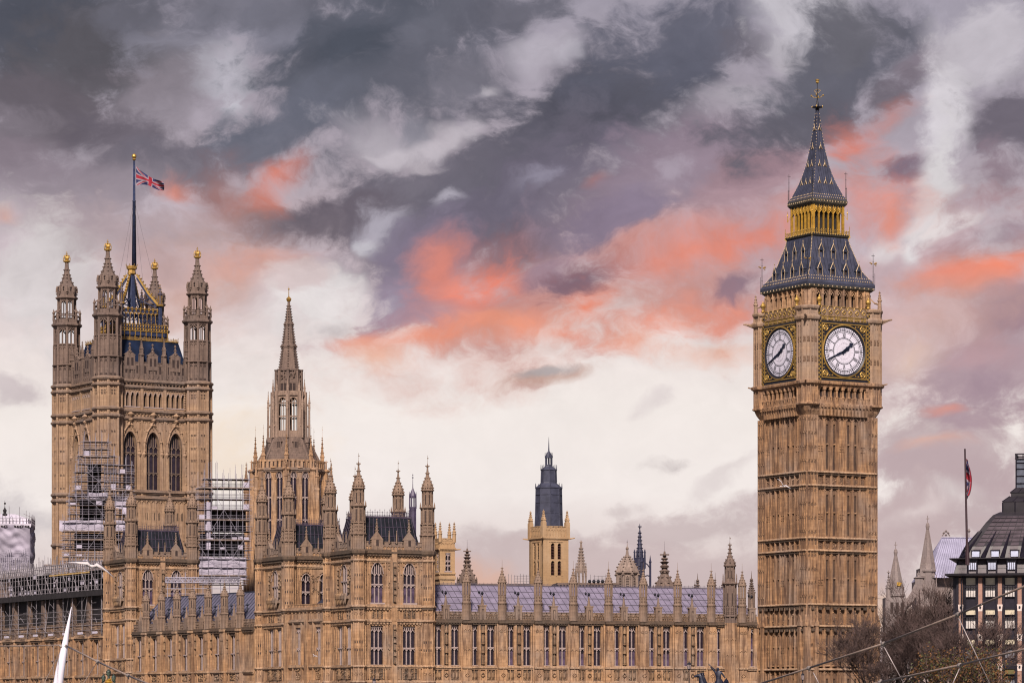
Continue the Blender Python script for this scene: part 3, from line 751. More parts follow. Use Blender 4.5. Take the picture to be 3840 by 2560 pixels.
    for sx in (-1, 1):
        for sy in (-1, 1):
            c = (sx*5.75, sy*5.75)
            oct_stage(ms, zb, z(1170), 1.75, c, rib=.13)
            for i in range(8):
                a = math.pi/8 + math.pi/4*(i+.5); px, py = c[0]+1.52*math.cos(a), c[1]+1.52*math.sin(a)
                ms.tube((px, py, zb), (px, py, z(1232)), .07, n=4)
                keep = ms.M; ms.M = T(c[0], c[1], 0) @ RZ(a + math.pi/2) @ T(0, -1.505, 0)
                for yy in (1296, 1369):
                    for e in (-.32, .32):
                        ms.m = 1; ms.fb(e - .22, e + .22, 0, .03, z(yy) - .42, z(yy) + .42); ms.m = 0
                        bits(ms, e - .18, e + .18, z(yy) - .35, z(yy) + .35, 6, .07, .05, i)
                ribs(ms, -.62, .62, z(1245), z(1226), 3, .08, .1)
                ms.M = keep
            ms.lathe([(z(1226), 1.72), (z(1222), 2.0), (z(1214), 2.1), (z(1208), 2.05), (z(1204), 1.78)], 8, c)
            ms.lathe([(z(1183), 1.9), (z(1176), 1.98), (z(1171), 1.9)], 8, c)
            if not (sx > 0 and sy > 0):
                ms.tube((sx*7.1, sy*7.1, z(1213)), (sx*8.1, sy*8.1, z(1208)), .22, .12, 5); ms.tube((sx*7.0, sy*7.0, z(1222)), (sx*7.7, sy*7.7, z(1212)), .12, .1, 4)
    # corner pinnacles with flying struts
    for sx in (-1, 1):
        for sy in (-1, 1):
            if sx*sy < 0 or sx > 0:
                c = (sx*6.75, sy*6.75)
                ms.lathe([(z(1175), .34), (z(1140), .26), (z(1138), .36), (z(1134), .36), (z(1131), .24), (z(1100), .05)], 6, c)
                crockets(ms, [(z(1131), .24), (z(1100), .05)], 6, .09, c, step=.35)
                ms.path([(sx*6.7, sy*6.7, z(1150)), (sx*6.2, sy*6.2, z(1144)), (sx*5.75, sy*5.75, z(1128))], .14)
    ms.build('clock_storey_wall', [STONE_P2, SLIT_S], root)
    # parapet of gilded diamonds above each clock
    pp = MB(); pg = MB(); pg2 = MB()
    for k in range(4):
        pp.M = pg.M = pg2.M = FM(k, HC)
        pp.fb(-4.25, 4.25, -.5, -.12, z(1226), z(1183))
        n = 7; w = 8.5/n
        for i in range(n):
            x = -4.25 + w*(i+.5)
            pp.add([(x-w/2,.12,z(1183)),(x+w/2,.12,z(1183)),(x+w*.3,.12,z(1172)),(x-w*.3,.12,z(1172)),(x-w/2,.45,z(1183)),(x+w/2,.45,z(1183)),(x+w*.3,.45,z(1172)),(x-w*.3,.45,z(1172))], [(0,1,2,3),(4,7,6,5),(3,2,6,7),(1,5,6,2),(0,3,7,4)])
            pg2.path([(x-w/2, .07, z(1183)+.05), (x-w*.3, .07, z(1172)+.05), (x+w*.3, .07, z(1172)+.05), (x+w/2, .07, z(1183)+.05)], .06)
            diamonds(pg2, x - .4, x + .4, z(1188) - .1, .9, .33, -.1)
            for q in range(-2, 3): pp.fb(x + q*.2 - .05, x + q*.2 + .05, -.13, -.06, z(1204), z(1194))
            pg.fb(x - w*.36, x - .06, -.05, .02, z(1219), z(1211)); pg.fb(x + .06, x + w*.36, -.05, .02, z(1219), z(1211))
        pg.fb(-4.25, 4.25, -.14, -.03, z(1224), z(1222)); pg.fb(-4.25, 4.25, -.14, -.03, z(1208), z(1206))
    pp.build('pierced_parapet', STONE_D, root); pg.build('gilded_frieze', GOLDD, root); pg2.build('parapet_gilding', GOLDD, root)
    # the two clocks
    zc = z(1333)
    def clock(k):
        fr = MB(); S = 4.14
        fr.m = 1; fr.fb(-S - .35, S + .35, -.3, -.05, zc - S - .75, zc + S + .35); fr.m = 0
        for a, b in ((-S, -S + .16), (S - .16, S)): fr.fb(a, b, -.05, .06, zc - S, zc + S)
        for a, b in ((-S, -S + .16), (S - .16, S)): fr.fb(-S + .16, S - .16, -.05, .06, zc + a, zc + b)
        fr.fb(-S - .3, S + .3, -.2, .1, zc - S - .75, zc - S - .45)
        for s in (-1, 1):                                   # chequered gilded posts
            for j in range(30):
                for q in range(2):
                    if (j + q) % 2 == 0:
                        a = s*(S + .36) + (q - 1)*.26
                        fr.fb(a, a + .26, -.05, .05, zc - S - .7 + j*.31, zc - S - .7 + j*.31 + .31)
            fr.m = 1; fr.fb(s*(S + .36) - .26, s*(S + .36) + .26, -.3, .02, zc - S - .7, zc + S + 1.5); fr.m = 0
            for j in range(4): fr.fb(s*(S + .36) - .26 + (j % 2)*.26, s*(S + .36) + (j % 2)*.26, .02, .05, zc + S + .6 + j*.3, zc + S + .9 + j*.3)
            fr.lathe([(z(1172), .2), (z(1168), .32), (z(1163), .2), (z(1155), .26), (z(1150), .42), (z(1146), .44), (z(1140), .3), (z(1134), .1), (z(1128), .02)], 8, (s*(S + .36), .05))
            for t in (-1, 1):                               # corner spandrels
                cx, cz = s*3.42, zc + t*3.42
                for i in range(10):
                    a0, a1 = 2*math.pi*i/10, 2*math.pi*(i+1)/10
                    fr.tube((cx + .46*math.cos(a0), .0, cz + .46*math.sin(a0)), (cx + .46*math.cos(a1), .0, cz + .46*math.sin(a1)), .06, n=4)
                fr.m = 2; bits(fr, cx - .3, cx + .3, cz - .3, cz + .3, 14, .11, -.02, 5); fr.m = 0
                for (dx, dz) in ((-1.3, .25), (.25, -1.3), (-.8, .3), (.3, -.8)):
                    fr.octa((cx + s*dx, .02, cz + t*dz), .13); fr.octa((cx + s*dx*.8, .02, cz + t*dz*1.1), .08)
        n = 64                                              # gilded ring
        for i in range(n):
            a0, a1 = 2*math.pi*i/n, 2*math.pi*(i+1)/n
            P = lambda r, a, w: (r*math.sin(a), -w, zc + r*math.cos(a))
            fr.m = 0; fr.add([P(4.02,a0,.1),P(4.02,a1,.1),P(3.84,a1,.14),P(3.84,a0,.14),P(4.02,a0,-.05),P(4.02,a1,-.05)], [(0,1,2,3),(0,4,5,1)])
            fr.m = 1; fr.add([P(3.84,a0,.14),P(3.84,a1,.14),P(3.60,a1,-.02),P(3.60,a0,-.02)], [(0,1,2,3)])
        fr.m = 0
        M = FM(k, HC + .02)
        face = fr.build('clock_face', [GOLD, BLACK, GOLDD], root, M=M)
        d = MB(); d.add([(3.62*math.sin(2*math.pi*i/n), .02, zc + 3.62*math.cos(2*math.pi*i/n)) for i in range(n)], [tuple(range(n))])
        d.build('dial', OPAL, face)
        ir = MB()
        def ring(r, t, w=-.015):
            for i in range(n):
                a0, a1 = 2*math.pi*i/n, 2*math.pi*(i+1)/n
                ir.add([((r-t)*math.sin(a0), -w, zc+(r-t)*math.cos(a0)), ((r-t)*math.sin(a1), -w, zc+(r-t)*math.cos(a1)), ((r+t)*math.sin(a1), -w, zc+(r+t)*math.cos(a1)), ((r+t)*math.sin(a0), -w, zc+(r+t)*math.cos(a0))], [(0,1,2,3)])
        def bar(ang, r0, r1, t0, t1=None, off0=0, off1=None, w=-.012):
            t1 = t0 if t1 is None else t1; off1 = off0 if off1 is None else off1
            s, c = math.sin(ang), math.cos(ang)
            P = lambda r, o: (r*s + o*c, -w, zc + r*c - o*s)
            ir.add([P(r0, off0-t0), P(r0, off0+t0), P(r1, off1+t1), P(r1, off1-t1)], [(0,1,2,3)])
        ring(3.55, .05); ring(3.22, .04); ring(2.98, .055); ring(1.98, .055); ring(1.84, .02); ring(2.76, .02)
        for i in range(60):
            a = 2*math.pi*i/60
            if i % 5: bar(a, 3.0, 3.5, .036)
            else: bar(a, 2.98, 3.6, .075)
        for i, num in enumerate(('XII','I','II','III','IIII','V','VI','VII','VIII','IX','X','XI')):
            a = 2*math.pi*i/12
            wid = {'I': .13, 'V': .30, 'X': .30}; tot = sum(wid[ch] for ch in num); o = -tot/2
            for ch in num:
                w2 = wid[ch]; m = o + w2/2
                if ch == 'I': bar(a, 2.06, 2.72, .042, None, m)
                elif ch == 'V': bar(a, 2.06, 2.72, .05, .05, m, m - w2*.36); bar(a, 2.06, 2.72, .03, .03, m, m + w2*.36, w=-.009)
                else: bar(a, 2.06, 2.72, .05, .05, m + w2*.36, m - w2*.36); bar(a, 2.06, 2.72, .03, .03, m - w2*.36, m + w2*.36, w=-.009)
                o += w2
            bar(a, 2.72, 2.98, .035)
        ir.build('numeral_ring', BLACK, face)
        pt = MB(); 
        for i in range(24):                                  # faint leading of the centre glass
            pts = []
            for j in range(9):
                r = .25 + 1.55*j/8; a = 2*math.pi*(i/24 + .05*math.sin(j*2.2) + .012*j)
                pts.append((r*math.sin(a), .013, zc + r*math.cos(a)))
            pt.path(pts, .011, 3)
        pt.build('dial_leading', LEADLINE, face)
        def hand(name, ang, L, tail, w0):
            h = MB(); s, c = math.sin(ang), math.cos(ang)
            def pl(prof, y0, y1):
                n2 = len(prof); vs = []
                for yy in (y0, y1):
                    for sg in (1, -1):
                        for (r, o) in prof: vs.append((r*s + sg*o*c, -yy, zc + r*c - sg*o*s))
                fs = []
                for i in range(n2 - 1):
                    fs += [(2*n2+i, 2*n2+i+1, 3*n2+i+1, 3*n2+i), (i, n2+i, n2+i+1, i+1), (i, i+1, 2*n2+i+1, 2*n2+i), (n2+i, 3*n2+i, 3*n2+i+1, n2+i+1)]
                h.add(vs, fs)
            pl([(-tail, .03), (-tail*.85, w0*1.5), (-tail*.5, w0*1.3), (-.3, w0*.9), (0, w0*1.5), (.35, w0*1.2), (L*.35, w0*1.5), (L*.45, w0*.9)] + ([(L*.62, w0*1.0), (L*.7, w0*2.2), (L*.78, w0*1.9), (L*.86, w0*.6)] if L < 3 else [(L*.8, w0*.6)]) + [(L, .02)], .05, .12)
            h.build(name, HAND, face)
        hand('hour_hand', R(50.5), 2.15, .55, .17); hand('minute_hand', R(246), 3.45, 1.0, .12)
    clock(0); clock(1)
    # belfry
    HB = 6.0; b0, b1 = z(1183), z(1098)
    bf = MB(); bf.cs([(z(1226), HB - .1), (b0 + .2, HB - .1)], .6)
    bf.cs([(z(1108), HB - .12), (z(1100), HB + .05), (z(1095), HB + .1)], .6)
    bf.m = 1; bf.sq([(b0, HB - 1.3), (b1 - .1, HB - 1.3)]); bf.m = 0
    for k in range(4):
        bf.M = FM(k, HB)
        for s in (-1, 1): bf.fb(min(s*4.52, s*5.35), max(s*4.52, s*5.35), -1.3, 0, b0, b1)
        n = 7; w = 9.0/n
        for i in range(n + 1):
            u = -4.5 + w*i
            bf.fb(u - .2, u + .2, -.9, -.1, b0, b1); bf.lathe([(b0, .16), (b0 + 1.2, .11), (z(1128), .11), (z(1122), .2), (z(1119), .14), (b1, .14)], 6, (u, .02))
        for i in range(n):
            u = -4.5 + w*(i+.5)
            bf.arch(u, w/2 - .18, z(1128), b1, -.8, -.15, z(1108), 8)
            for sg in (-1, 1): bf.tube((u + sg*.26, .2, z(1124)), (u, .2, z(1113)), .07, n=4)
        for s in (-1, 1): ribs(bf, min(s*4.7, s*5.3), max(s*4.7, s*5.3), b0, z(1112), 1, .12, .1)
    bf.M = None
    for sx in (-1, 1):
        for sy in (-1, 1): bf.lathe([(b0 - 1, .95), (b1, .95)], 8, (sx*5.05, sy*5.05))
    bf.build('belfry_arcade', [STONE, SLIT], root)
    # gilded eaves and lower roof
    ev = MB(); ev.cs([(z(1104), 6.0), (z(1098), 6.25), (z(1090), 6.3), (z(1087), 6.15)], .4); ev.build('carved_eaves', GRIMEG, root)
    rf = MB(); rf.sq([(z(1089), 6.2), (z(1080), 6.26), (z(1062), 5.95), (z(1052), 5.55), (z(1022), 4.78), (z(994), 4.38), (z(965), 4.05), (z(930), 3.6), (z(898), 3.32)])
    prf = [(z(1052), 5.55), (z(1022), 4.78), (z(994), 4.38), (z(965), 4.05), (z(930), 3.6), (z(898), 3.32)]
    def seams(mbx, prof, step, r=.045):
        for k in range(4):
            mbx.M = RZ(-math.pi/2*k)
            h0 = prof[0][1]; n = int(h0/step)
            for i in range(-n, n + 1):
                u = i*step; pts = []
                for (zz, h) in prof:
                    if h >= abs(u): pts.append((u*1.0, -h - .01, zz))
                if len(pts) > 1: mbx.path(pts, r, 3)
        mbx.M = None
    rs = MB(); seams(rs, prf, .62)
    rf.build('lower_roof', LEAD, root); rs.build('roof_seam', LEAD2, root)
    gd = MB()
    def gild_rows(rows, half_of, step, r):
        for zz in rows:
            h = half_of(zz)
            for k in range(4):
                gd.M = FM(k, h + .05); n = int(2*h/step)
                for i in range(n): gd.octa((-h + 2*h*(i+.5)/n, 0, zz), r, 1.3)
        gd.M = None
    def interp(prof):
        def f(zz):
            for (a, ha), (b, hb) in zip(prof, prof[1:]):
                if a <= zz <= b: return ha + (hb - ha)*(zz - a)/(b - a)
            return prof[-1][1]
        return f
    lo = interp([(z(1089), 6.2), (z(1080), 6.26), (z(1062), 5.95), (z(1052), 5.55)] + prf[1:])
    gild_rows([z(1056), z(1068)], lo, .42, .11); gild_rows([z(1094)], lambda q: 6.28, .8, .13)
    for k in range(4):                                      # gilded hips
        gd.M = RZ(-math.pi/2*k)
        for (a, ha), (b, hb) in zip(prf, prf[1:]):
            for j in range(6):
                t = j/6; h = ha + (hb - ha)*t; gd.octa((-h, -h, a + (b - a)*t), .10, 1.5)
    gd.M = None
    gd.build('roof_gilding', GOLDP, root)
    dm = MB(); dm.m = 0
    dm.fb(-.42, -.26, -.9, .1, 0, 1.35); dm.fb(.26, .42, -.9, .1, 0, 1.35); dm.add([(-.5,-.12,1.3),(.5,-.12,1.3),(0,-.12,2.3),(-.5,1.0,1.3),(.5,1.0,1.3),(0,1.0,2.3)], [(0,1,2),(0,2,5,3),(1,4,5,2)])
    dm.m = 1; dm.fb(-.26, .26, -.9, -.1, 0, 1.3); dm.m = 2
    dm.tube((-.5,-.14,1.3), (0,-.14,2.35), .06); dm.tube((.5,-.14,1.3), (0,-.14,2.35), .06); dm.tube((0,-.12,2.3), (0,-.12,3.0), .05, .02); dm.octa((0,-.12,2.75), .13); dm.tube((-.42,-.13,0), (-.42,-.13,1.3), .045); dm.tube((.42,-.13,0), (.42,-.13,1.3), .045)
    dme = dm.mesh('dormer', [LEAD2, SLIT, GOLDP])
    for k in range(2):
        for (yy, us) in ((966, (-2.45, -.2, 2.05)), (1040, (-3.6, -1.25, 1.15, 3.55))):
            zz = z(yy) - 1.1
            for u in us: place('dormer', dme, root, FM(k, lo(zz + .6) - .1) @ T(u + .2, 0, zz + .3))
    # lantern gallery
    lg = MB(); l0, l1 = z(898), z(777)
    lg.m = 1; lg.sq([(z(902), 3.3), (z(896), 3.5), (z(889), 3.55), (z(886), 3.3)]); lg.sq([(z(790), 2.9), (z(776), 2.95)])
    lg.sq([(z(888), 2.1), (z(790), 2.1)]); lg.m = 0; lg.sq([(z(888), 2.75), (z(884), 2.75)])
    HL = 2.95
    for k in range(4):
        lg.M = FM(k, HL)
        n = 6; w = 5.2/n
        for s in (-1, 1): lg.fb(min(s*2.6, s*2.94), max(s*2.6, s*2.94), -.34, -.003*(k % 2), l0, l1)
        for i in range(n + 1):
            u = -2.6 + w*i; lg.fb(u - .05, u + .05, -.3, .02, l0, l1); lg.fb(u - .025, u + .025, .02, .08, l0, l1)
        for i in range(n):
            u = -2.6 + w*(i+.5)
            for sg in (-1, 1): lg.tube((u + sg*w/2, .05, z(812)), (u, .05, z(797)), .06, n=4); lg.tube((u + sg*w/4, .05, z(797)), (u, .05, z(784)), .05, n=4); lg.tube((u + sg*w/2, .05, z(797)), (u + sg*w/4, .05, z(784)), .05, n=4)
            lg.fb(u - .04, u + .04, -.2, 0, z(800), z(779))
            lg.fb(u - w/2, u + w/2, -.22, -.1, z(783), z(778))
        lg.m = 2
        for j in range(17):                                # balcony rail and its bosses
            u = -3.4 + 6.8*j/16; lg.fb(u - .035, u + .035, .42, .48, z(894), z(872)); lg.octa((u, -.5, z(872)), .085, 1.4); lg.octa((u, -.58, z(889)), .12, 1.3); lg.octa((u, -.5, z(882)), .07)
        lg.fb(-3.45, 3.45, .43, .47, z(876), z(875)); lg.fb(-3.45, 3.45, .43, .47, z(886), z(885))
        lg.m = 1; lg.fb(-1.3, 1.3, -5.2, -5.0, l0, l1) if k == 0 else None
        lg.m = 0
    lg.M = None
    for sx in (-1, 1):
        for sy in (-1, 1):
            c = (sx*3.5, sy*3.5)
            lg.m = 2; lg.tube((c[0], c[1], z(897)), (c[0], c[1], z(855)), .07, .04, 5); lg.tube((c[0]*.95, c[1]*.95, z(900)), (c[0]*1.03, c[1]*1.03, z(893)), .14, .1)
            lg.m = 0; lg.tube((sx*3.25, sy*3.25, z(830)), (sx*3.25, sy*3.25, z(790)), .06, .03, 5); lg.octa((sx*3.25, sy*3.25, z(805)), .13, 2); lg.tube((sx*2.9, sy*2.9, z(808)), (sx*3.25, sy*3.25, z(830)), .05)
    lg.build('lantern_gallery', [GOLDL, DARKIN, GOLDD], root)
    # spire
    c2 = MB(); c2.sq([(z(780), 3.0), (z(772), 3.25), (z(762), 3.3), (z(757), 3.22)]); c2.build('spire_eaves', GRIMEG, root)
    ps = [(z(758), 3.2), (z(750), 3.12), (z(737), 2.78), (z(689), 2.03), (z(655), 1.6), (z(620), 1.25), (z(549), .76), (z(479), .43), (z(415), .2)]
    sp = MB(); sp.sq(ps); sp.build('spire_roof', LEAD, root)
    s2 = MB(); seams(s2, ps[2:], .42, .035); s2.build('spire_seam', LEAD2, root)
    gd = MB(); up = interp(ps)
    gild_rows([z(740), z(751)], up, .36, .10); gild_rows([z(766)], lambda q: 3.28, .5, .12)
    for k in range(4):
        gd.M = RZ(-math.pi/2*k)
        for (a, ha), (b, hb) in zip(ps[1:], ps[2:]):
            n = max(1, int((b - a)/.45))
            for j in range(n):
                t = j/n; h = ha + (hb - ha)*t; gd.octa((-h, -h, a + (b - a)*t), .07, 1.6)
        # little gilded lucarnes
        for (yy, us) in ((690, (-1.1, 0, 1.1)), (622, (-.55, .45)), (555, (0,)), (484, (0,))):
            h = up(z(yy))
            for u in us:
                for sg in (-1, 1): gd.tube((u + sg*.28, -h - .12, z(yy) - .25), (u, -h - .1, z(yy) + .35), .055)
                gd.tube((u, -h - .1, z(yy) + .3), (u, -h - .05, z(yy) + .75), .035)
                gd.m = 1; gd.add([(u - .24, -h - .1, z(yy) - .28), (u + .24, -h - .1, z(yy) - .28), (u, -h - .08, z(yy) + .25)], [(0,1,2)]); gd.m = 0
    gd.M = None
    gd.build('spire_gilding', [GOLDP, SLIT], root)
    fn = MB(); fn.m = 1
    fn.lathe([(z(415), .2), (z(412), .34), (z(408), .26), (z(405), .75), (z(402), .85), (z(400), .3), (z(390), .22), (z(376), .09), (z(350), .06), (z(310), .04)], 8)
    fn.m = 0
    for i in range(4):
        a = math.pi/4 + math.pi/2*i; ca, sa = math.cos(a), math.sin(a)
        fn.octa((.8*ca, .8*sa, z(401)), .14, 1.5)
        fn.path([(0, 0, z(368)), (.5*ca, .5*sa, z(366)), (.9*ca, .9*sa, z(358))], .05); fn.octa((.9*ca, .9*sa, z(359)), .2, .9)
        fn.tube((.1*ca, .1*sa, z(350)), (.5*ca, .5*sa, z(340)), .035); fn.tube((.5*ca, .5*sa, z(340)), (0, 0, z(334)), .03)
    fn.ball((0, 0, z(308)), .26, 10, 6); fn.lathe([(z(303), .3), (z(300), .34), (z(297), .05)], 8)
    fn.build('spire_finial', [GOLDD, BLACK], root)
    # gilded weathervanes on the roof corners
    for (hh, za, zb2, f) in ((6.05, z(1085), z(960), 1), (3.1, z(752), z(650), 0)):
        v = MB()
        for (sx, sy) in ((-1, -1), (1, -1), (-1, 1), (1, 1)):
            v.m = 0; c = (sx*hh, sy*hh); v.tube((c[0], c[1], za), (c[0], c[1], zb2), .06, .03, 5)
            v.tube((c[0]*1.03, c[1]*1.03, za - .5), (c[0]*1.03, c[1]*1.03, za + (zb2 - za)*.42), .05, .03, 4)
            v.octa((c[0], c[1], zb2 - 1.2), .1, 1.6); v.octa((c[0], c[1], za + 1.6), .12, 1.6); v.tube((c[0] - .3, c[1], zb2 - .3), (c[0] + .3, c[1], zb2 - .3), .03)
            v.m = 1
            if f:
                zz = zb2 - 1.5
                for (ox, oz, rr) in ((-.55, .1, .16), (-.3, 0, .2), (.3, 0, .2), (.55, .12, .22), (.5, -.2, .16)): v.octa((c[0] + ox, c[1], zz + oz), rr, .8)
        v.build('weathervane', [BLACK, GOLD], root)
    return root
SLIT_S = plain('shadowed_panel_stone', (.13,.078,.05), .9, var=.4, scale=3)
STONE_P2 = stone('clock_storey_limestone', (.34,.225,.145), (.29,.19,.125), (.14,.085,.06))
GRIMEG = plain('blackened_gilt_cornice', (.045,.04,.03), .7, var=.8, scale=5)
LEAD2 = plain('lead_seam', (.022,.026,.045), .5, var=.3)
LEADLINE = plain('dial_leading', (.45,.41,.45), .6, var=.1)
HAND = plain('blue_black_hand', (.008,.012,.03), .5, var=.1)
GOLDP = plain('pale_gilding', (.36,.27,.17), .5, metal=.35, var=.3, scale=4)
GOLDL = plain('lantern_gold', (.45,.265,.045), .45, metal=.4, var=.25, scale=2)
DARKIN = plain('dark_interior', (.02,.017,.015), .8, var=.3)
clock_tower()
# ---------------------------------------------------------------- palace: corner turret shared by the three pavilions
def px_u(px, X0, Y0, a):
    """distance along a facade starting at (X0, Y0) with direction a, where a photo column meets it"""
    k = (px - CX) / F
    return (k * Y0 - X0) / (math.cos(a) - k * math.sin(a))
def turret_mesh():
    mb = MB()
    mb.lathe([(-.35, 1.12), (-.15, 1.18), (0, 1.05)], 8)
    oct_stage(mb, 0, 2.1, 1.02, rib=.11)
    mb.lathe([(2.05, 1.0), (2.12, 1.16), (2.25, 1.16), (2.3, 1.0)], 8)
    oct_stage(mb, 2.3, 3.7, .98, rib=.10)
    for i in range(8):
        mb.M = RZ(math.pi/4*i) @ T(0, -.85, 0); diamonds(mb, -.3, .3, 2.75, .3, .12); diamonds(mb, -.3, .3, 3.25, .3, .12); ribs(mb, -.3, .3, .2, 1.9, 2, .06, .06)
    mb.M = None
    mb.lathe([(3.66, .98), (3.72, 1.08), (3.8, 1.08), (3.86, .92)], 8)
    oct_stage(mb, 3.8, 6.05, .92, rib=.11, slit=(4.0, 5.75, .2))
    mb.lathe([(5.98, .92), (6.08, 1.16), (6.16, 1.16), (6.22, .8)], 8)
    for i in range(8):
        a = math.pi/8 + math.pi/4*i; c = (1.0*math.cos(a), 1.0*math.sin(a))
        mb.lathe([(5.9, .02), (6.1, .13), (6.5, .10), (6.95, .01)], 5, c); mb.octa((c[0], c[1], 6.6), .12, .7)
    oct_stage(mb, 6.2, 8.5, .76, rib=.09, slit=(6.55, 8.05, .17))
    for i in range(8):
        mb.M = RZ(math.pi/4*i) @ T(0, -.72, 0); mb.m = 1; mb.octa((0, 0, 8.28), .075); mb.m = 0
    mb.M = None
    mb.lathe([(8.45, .76), (8.55, .97), (8.68, .97), (8.76, .84)], 8)
    pr = [(8.76, .84), (9.2, .80), (9.7, .62), (10.1, .44), (10.6, .26), (11.5, .13)]
    mb.lathe(pr + [(11.9, .10)], 8); crockets(mb, pr, 8, .13, step=.5)
    for i in range(8):
        a = math.pi/4*i; mb.octa((.86*math.cos(a), .86*math.sin(a), 8.95), .14, 1.3)
    finial(mb, (0, 0), 11.5, 1.0, .30)
    vane(mb, (0, 0), 12.3, 1.3)
    return mb.mesh('corner_turret', [STONE_G, SLIT])
TURRET = turret_mesh()

def pavilion(name, label, cxp, YC, A, zoff=0., faces=((0, 'twin'), (1, 'oriel')), dark=False):
    """square riverside pavilion: storeys, parapet, iron roof and four octagonal corner turrets"""
    root = thing(name, label, 'building', (PX(cxp, YC), YC, zoff), A)
    z = lambda y: PZ(y, 452)
    H = 5.45; TC = 5.3
    zc = z(2070)
    st = MB(); tr = MB(); cr = MB(); gr = MB(); pa = MB()
    z1, z2, z3, z4, z5, z6 = z(2497), z(2326), z(2272), z(2100), z(2070), z(2031)
    for k in range(4):
        kind = dict(faces).get(k)
        st.M = tr.M = cr.M = gr.M = pa.M = FM(k, H); M = FM(k, H)
        if kind is None:
            st.fb(-5.2, 5.2, -.6, 0, -zoff, z5); continue
        if kind == 'twin':
            ops_u = [(-2.5, 1.9, z(2258), z(2109), 1.6), (2.45, 1.9, z(2258), z(2109), 1.6)]
            ops_l = [(-2.55, 1.9, z(2490), z(2345), 0), (2.4, 1.9, z(2490), z(2345), 0)]
        elif kind == 'oriel':
            ops_u = [(.3, 2.6, z(2228), z(2115), 1.5)]
            ops_l = [(-1.1, 2.2, z(2490), z(2345), 0), (1.9, 1.7, z(2490), z(2345), 0)]
        else:
            ops_u = [(-2.6, 1.5, z(2258), z(2130), 1.0), (.2, 1.5, z(2258), z(2130), 1.0), (2.9, 1.5, z(2258), z(2130), 1.0)]
            ops_l = [(-2.55, 1.9, z(2490), z(2345), 0), (2.4, 1.9, z(2490), z(2345), 0)]
        wall(st, -4.9, 4.9, z3, z4, ops_u); wall(st, -4.9, 4.9, z1, z2, ops_l)
        st.fb(-4.9, 4.9, -.7, -.02, z2, z3); st.fb(-4.9, 4.9, -.7, -.02, z4, z6 - .6); st.fb(-4.9, 4.9, -.7, -.02, -zoff, z1)
        for (u, w, a, b, r) in ops_u:
            window(root, M, u, a, w, b - a, 3 if w > 1.7 else 2, (.46,), r, blind=(kind == 'twin' and w > 1.7), **({'mul': .10, 'depth': .3, 'simple': True} if k == 1 else {}))
            for j in range(9):                          # hood carving round the arch
                x = -1 + 2*j/8; cr.octa((u + x*(w/2 + .35), -.03, b - r + (r + .3)*max(0, 1 - x*x)**.62), .17, .9)
            for s in (-1, 1):
                bits(cr, u + s*(w/2 + .95) - .25, u + s*(w/2 + .95) + .25, a + 2.0, a + 2.9, 8, .13, .06, int(u*10)); bits(cr, u + s*(w/2 + .9) - .2, u + s*(w/2 + .9) + .2, b - 1.2, b - .1, 7, .12, .04, int(u*7))
                ribs(st, u + s*(w/2 + .95) - .45, u + s*(w/2 + .95) + .45, a - .2, b - .1, 1, .09, .08)
            if kind == 'oriel':
                cr.fb(u - w/2 - .5, u + w/2 + .5, 0, .75, a - .5, a - .1)
                for j in range(7): cr.lathe([(a - 1.3, .03), (a - .55, .2), (a + .1, .2), (a + .3, .05)], 6, (u - w/2 - .4 + (w + .8)*j/6, -.55))
                for s in (-1, 1): niche(cr, u + s*(w/2 + .65), a + .2, b - .2, .5, .05, 3)
        for (u, w, a, b, r) in ops_l:
            window(root, M, u, a, w, b - a, 3, (.43,), 0, **({'mul': .10, 'depth': .3, 'simple': True} if k == 1 else {}))
            for s in (-1, 1): bits(cr, u + s*(w/2 + .85) - .25, u + s*(w/2 + .85) + .25, a + 2.1, a + 2.9, 8, .13, .05, int(u*9))
            for s in (-1, 1): ribs(st, u + s*(w/2 + .8) - .4, u + s*(w/2 + .8) + .4, a - .1, b + .2, 1, .09, .09)
            for j in range(3):                             # heraldic panels over and under
                x = u - w/2 + w*(j + .5)/3
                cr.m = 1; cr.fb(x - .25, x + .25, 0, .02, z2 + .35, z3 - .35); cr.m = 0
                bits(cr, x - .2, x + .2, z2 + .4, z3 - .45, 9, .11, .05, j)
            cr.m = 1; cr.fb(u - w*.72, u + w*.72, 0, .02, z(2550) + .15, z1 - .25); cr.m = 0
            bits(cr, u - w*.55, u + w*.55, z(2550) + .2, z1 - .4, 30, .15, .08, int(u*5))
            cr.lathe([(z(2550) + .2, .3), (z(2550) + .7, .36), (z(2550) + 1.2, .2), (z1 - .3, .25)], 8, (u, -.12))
        # middle buttress with statues
        if kind == 'twin':
            st.fb(-.42, .42, -.1, .34, -zoff, z5 + .4); st.fb(-.55, -.42, -.1, .2, -zoff, z5); st.fb(.42, .55, -.1, .2, -zoff, z5)
            niche(cr, 0, z3 + .5, z4 - .2, .5, .36, 3); niche(cr, 0, z1 + .3, z2 - .5, .5, .36, 3)
        for u in (-4.4, -4.05, -3.7, 3.7, 4.05, 4.4) + ((-1.3, -.95, .95, 1.3) if kind == 'twin' else ()): st.fb(u - .07, u + .07, -.1, .13, -zoff, z1); st.fb(u - .07, u + .07, -.1, .13, z1, z2); st.fb(u - .07, u + .07, -.1, .13, z3, z4)
        # strings, friezes
        for zz, h, p in ((z1, .35, .28), (z2, .4, .34), (z3, .45, .38), (z4, .35, .25), (z(2555), .35, .3)): string(tr, -4.9, 4.9, zz - h*.3, h, p)
        string(gr, -4.95, 4.95, z5 - .12, .55, .42); gr.fb(-4.9, 4.9, 0, .16, z3 - .42, z3 - .16); gr.fb(-4.9, 4.9, 0, .14, z2 - .4, z2 - .14)  # dark cornice; the strips under lower strings paint their shade
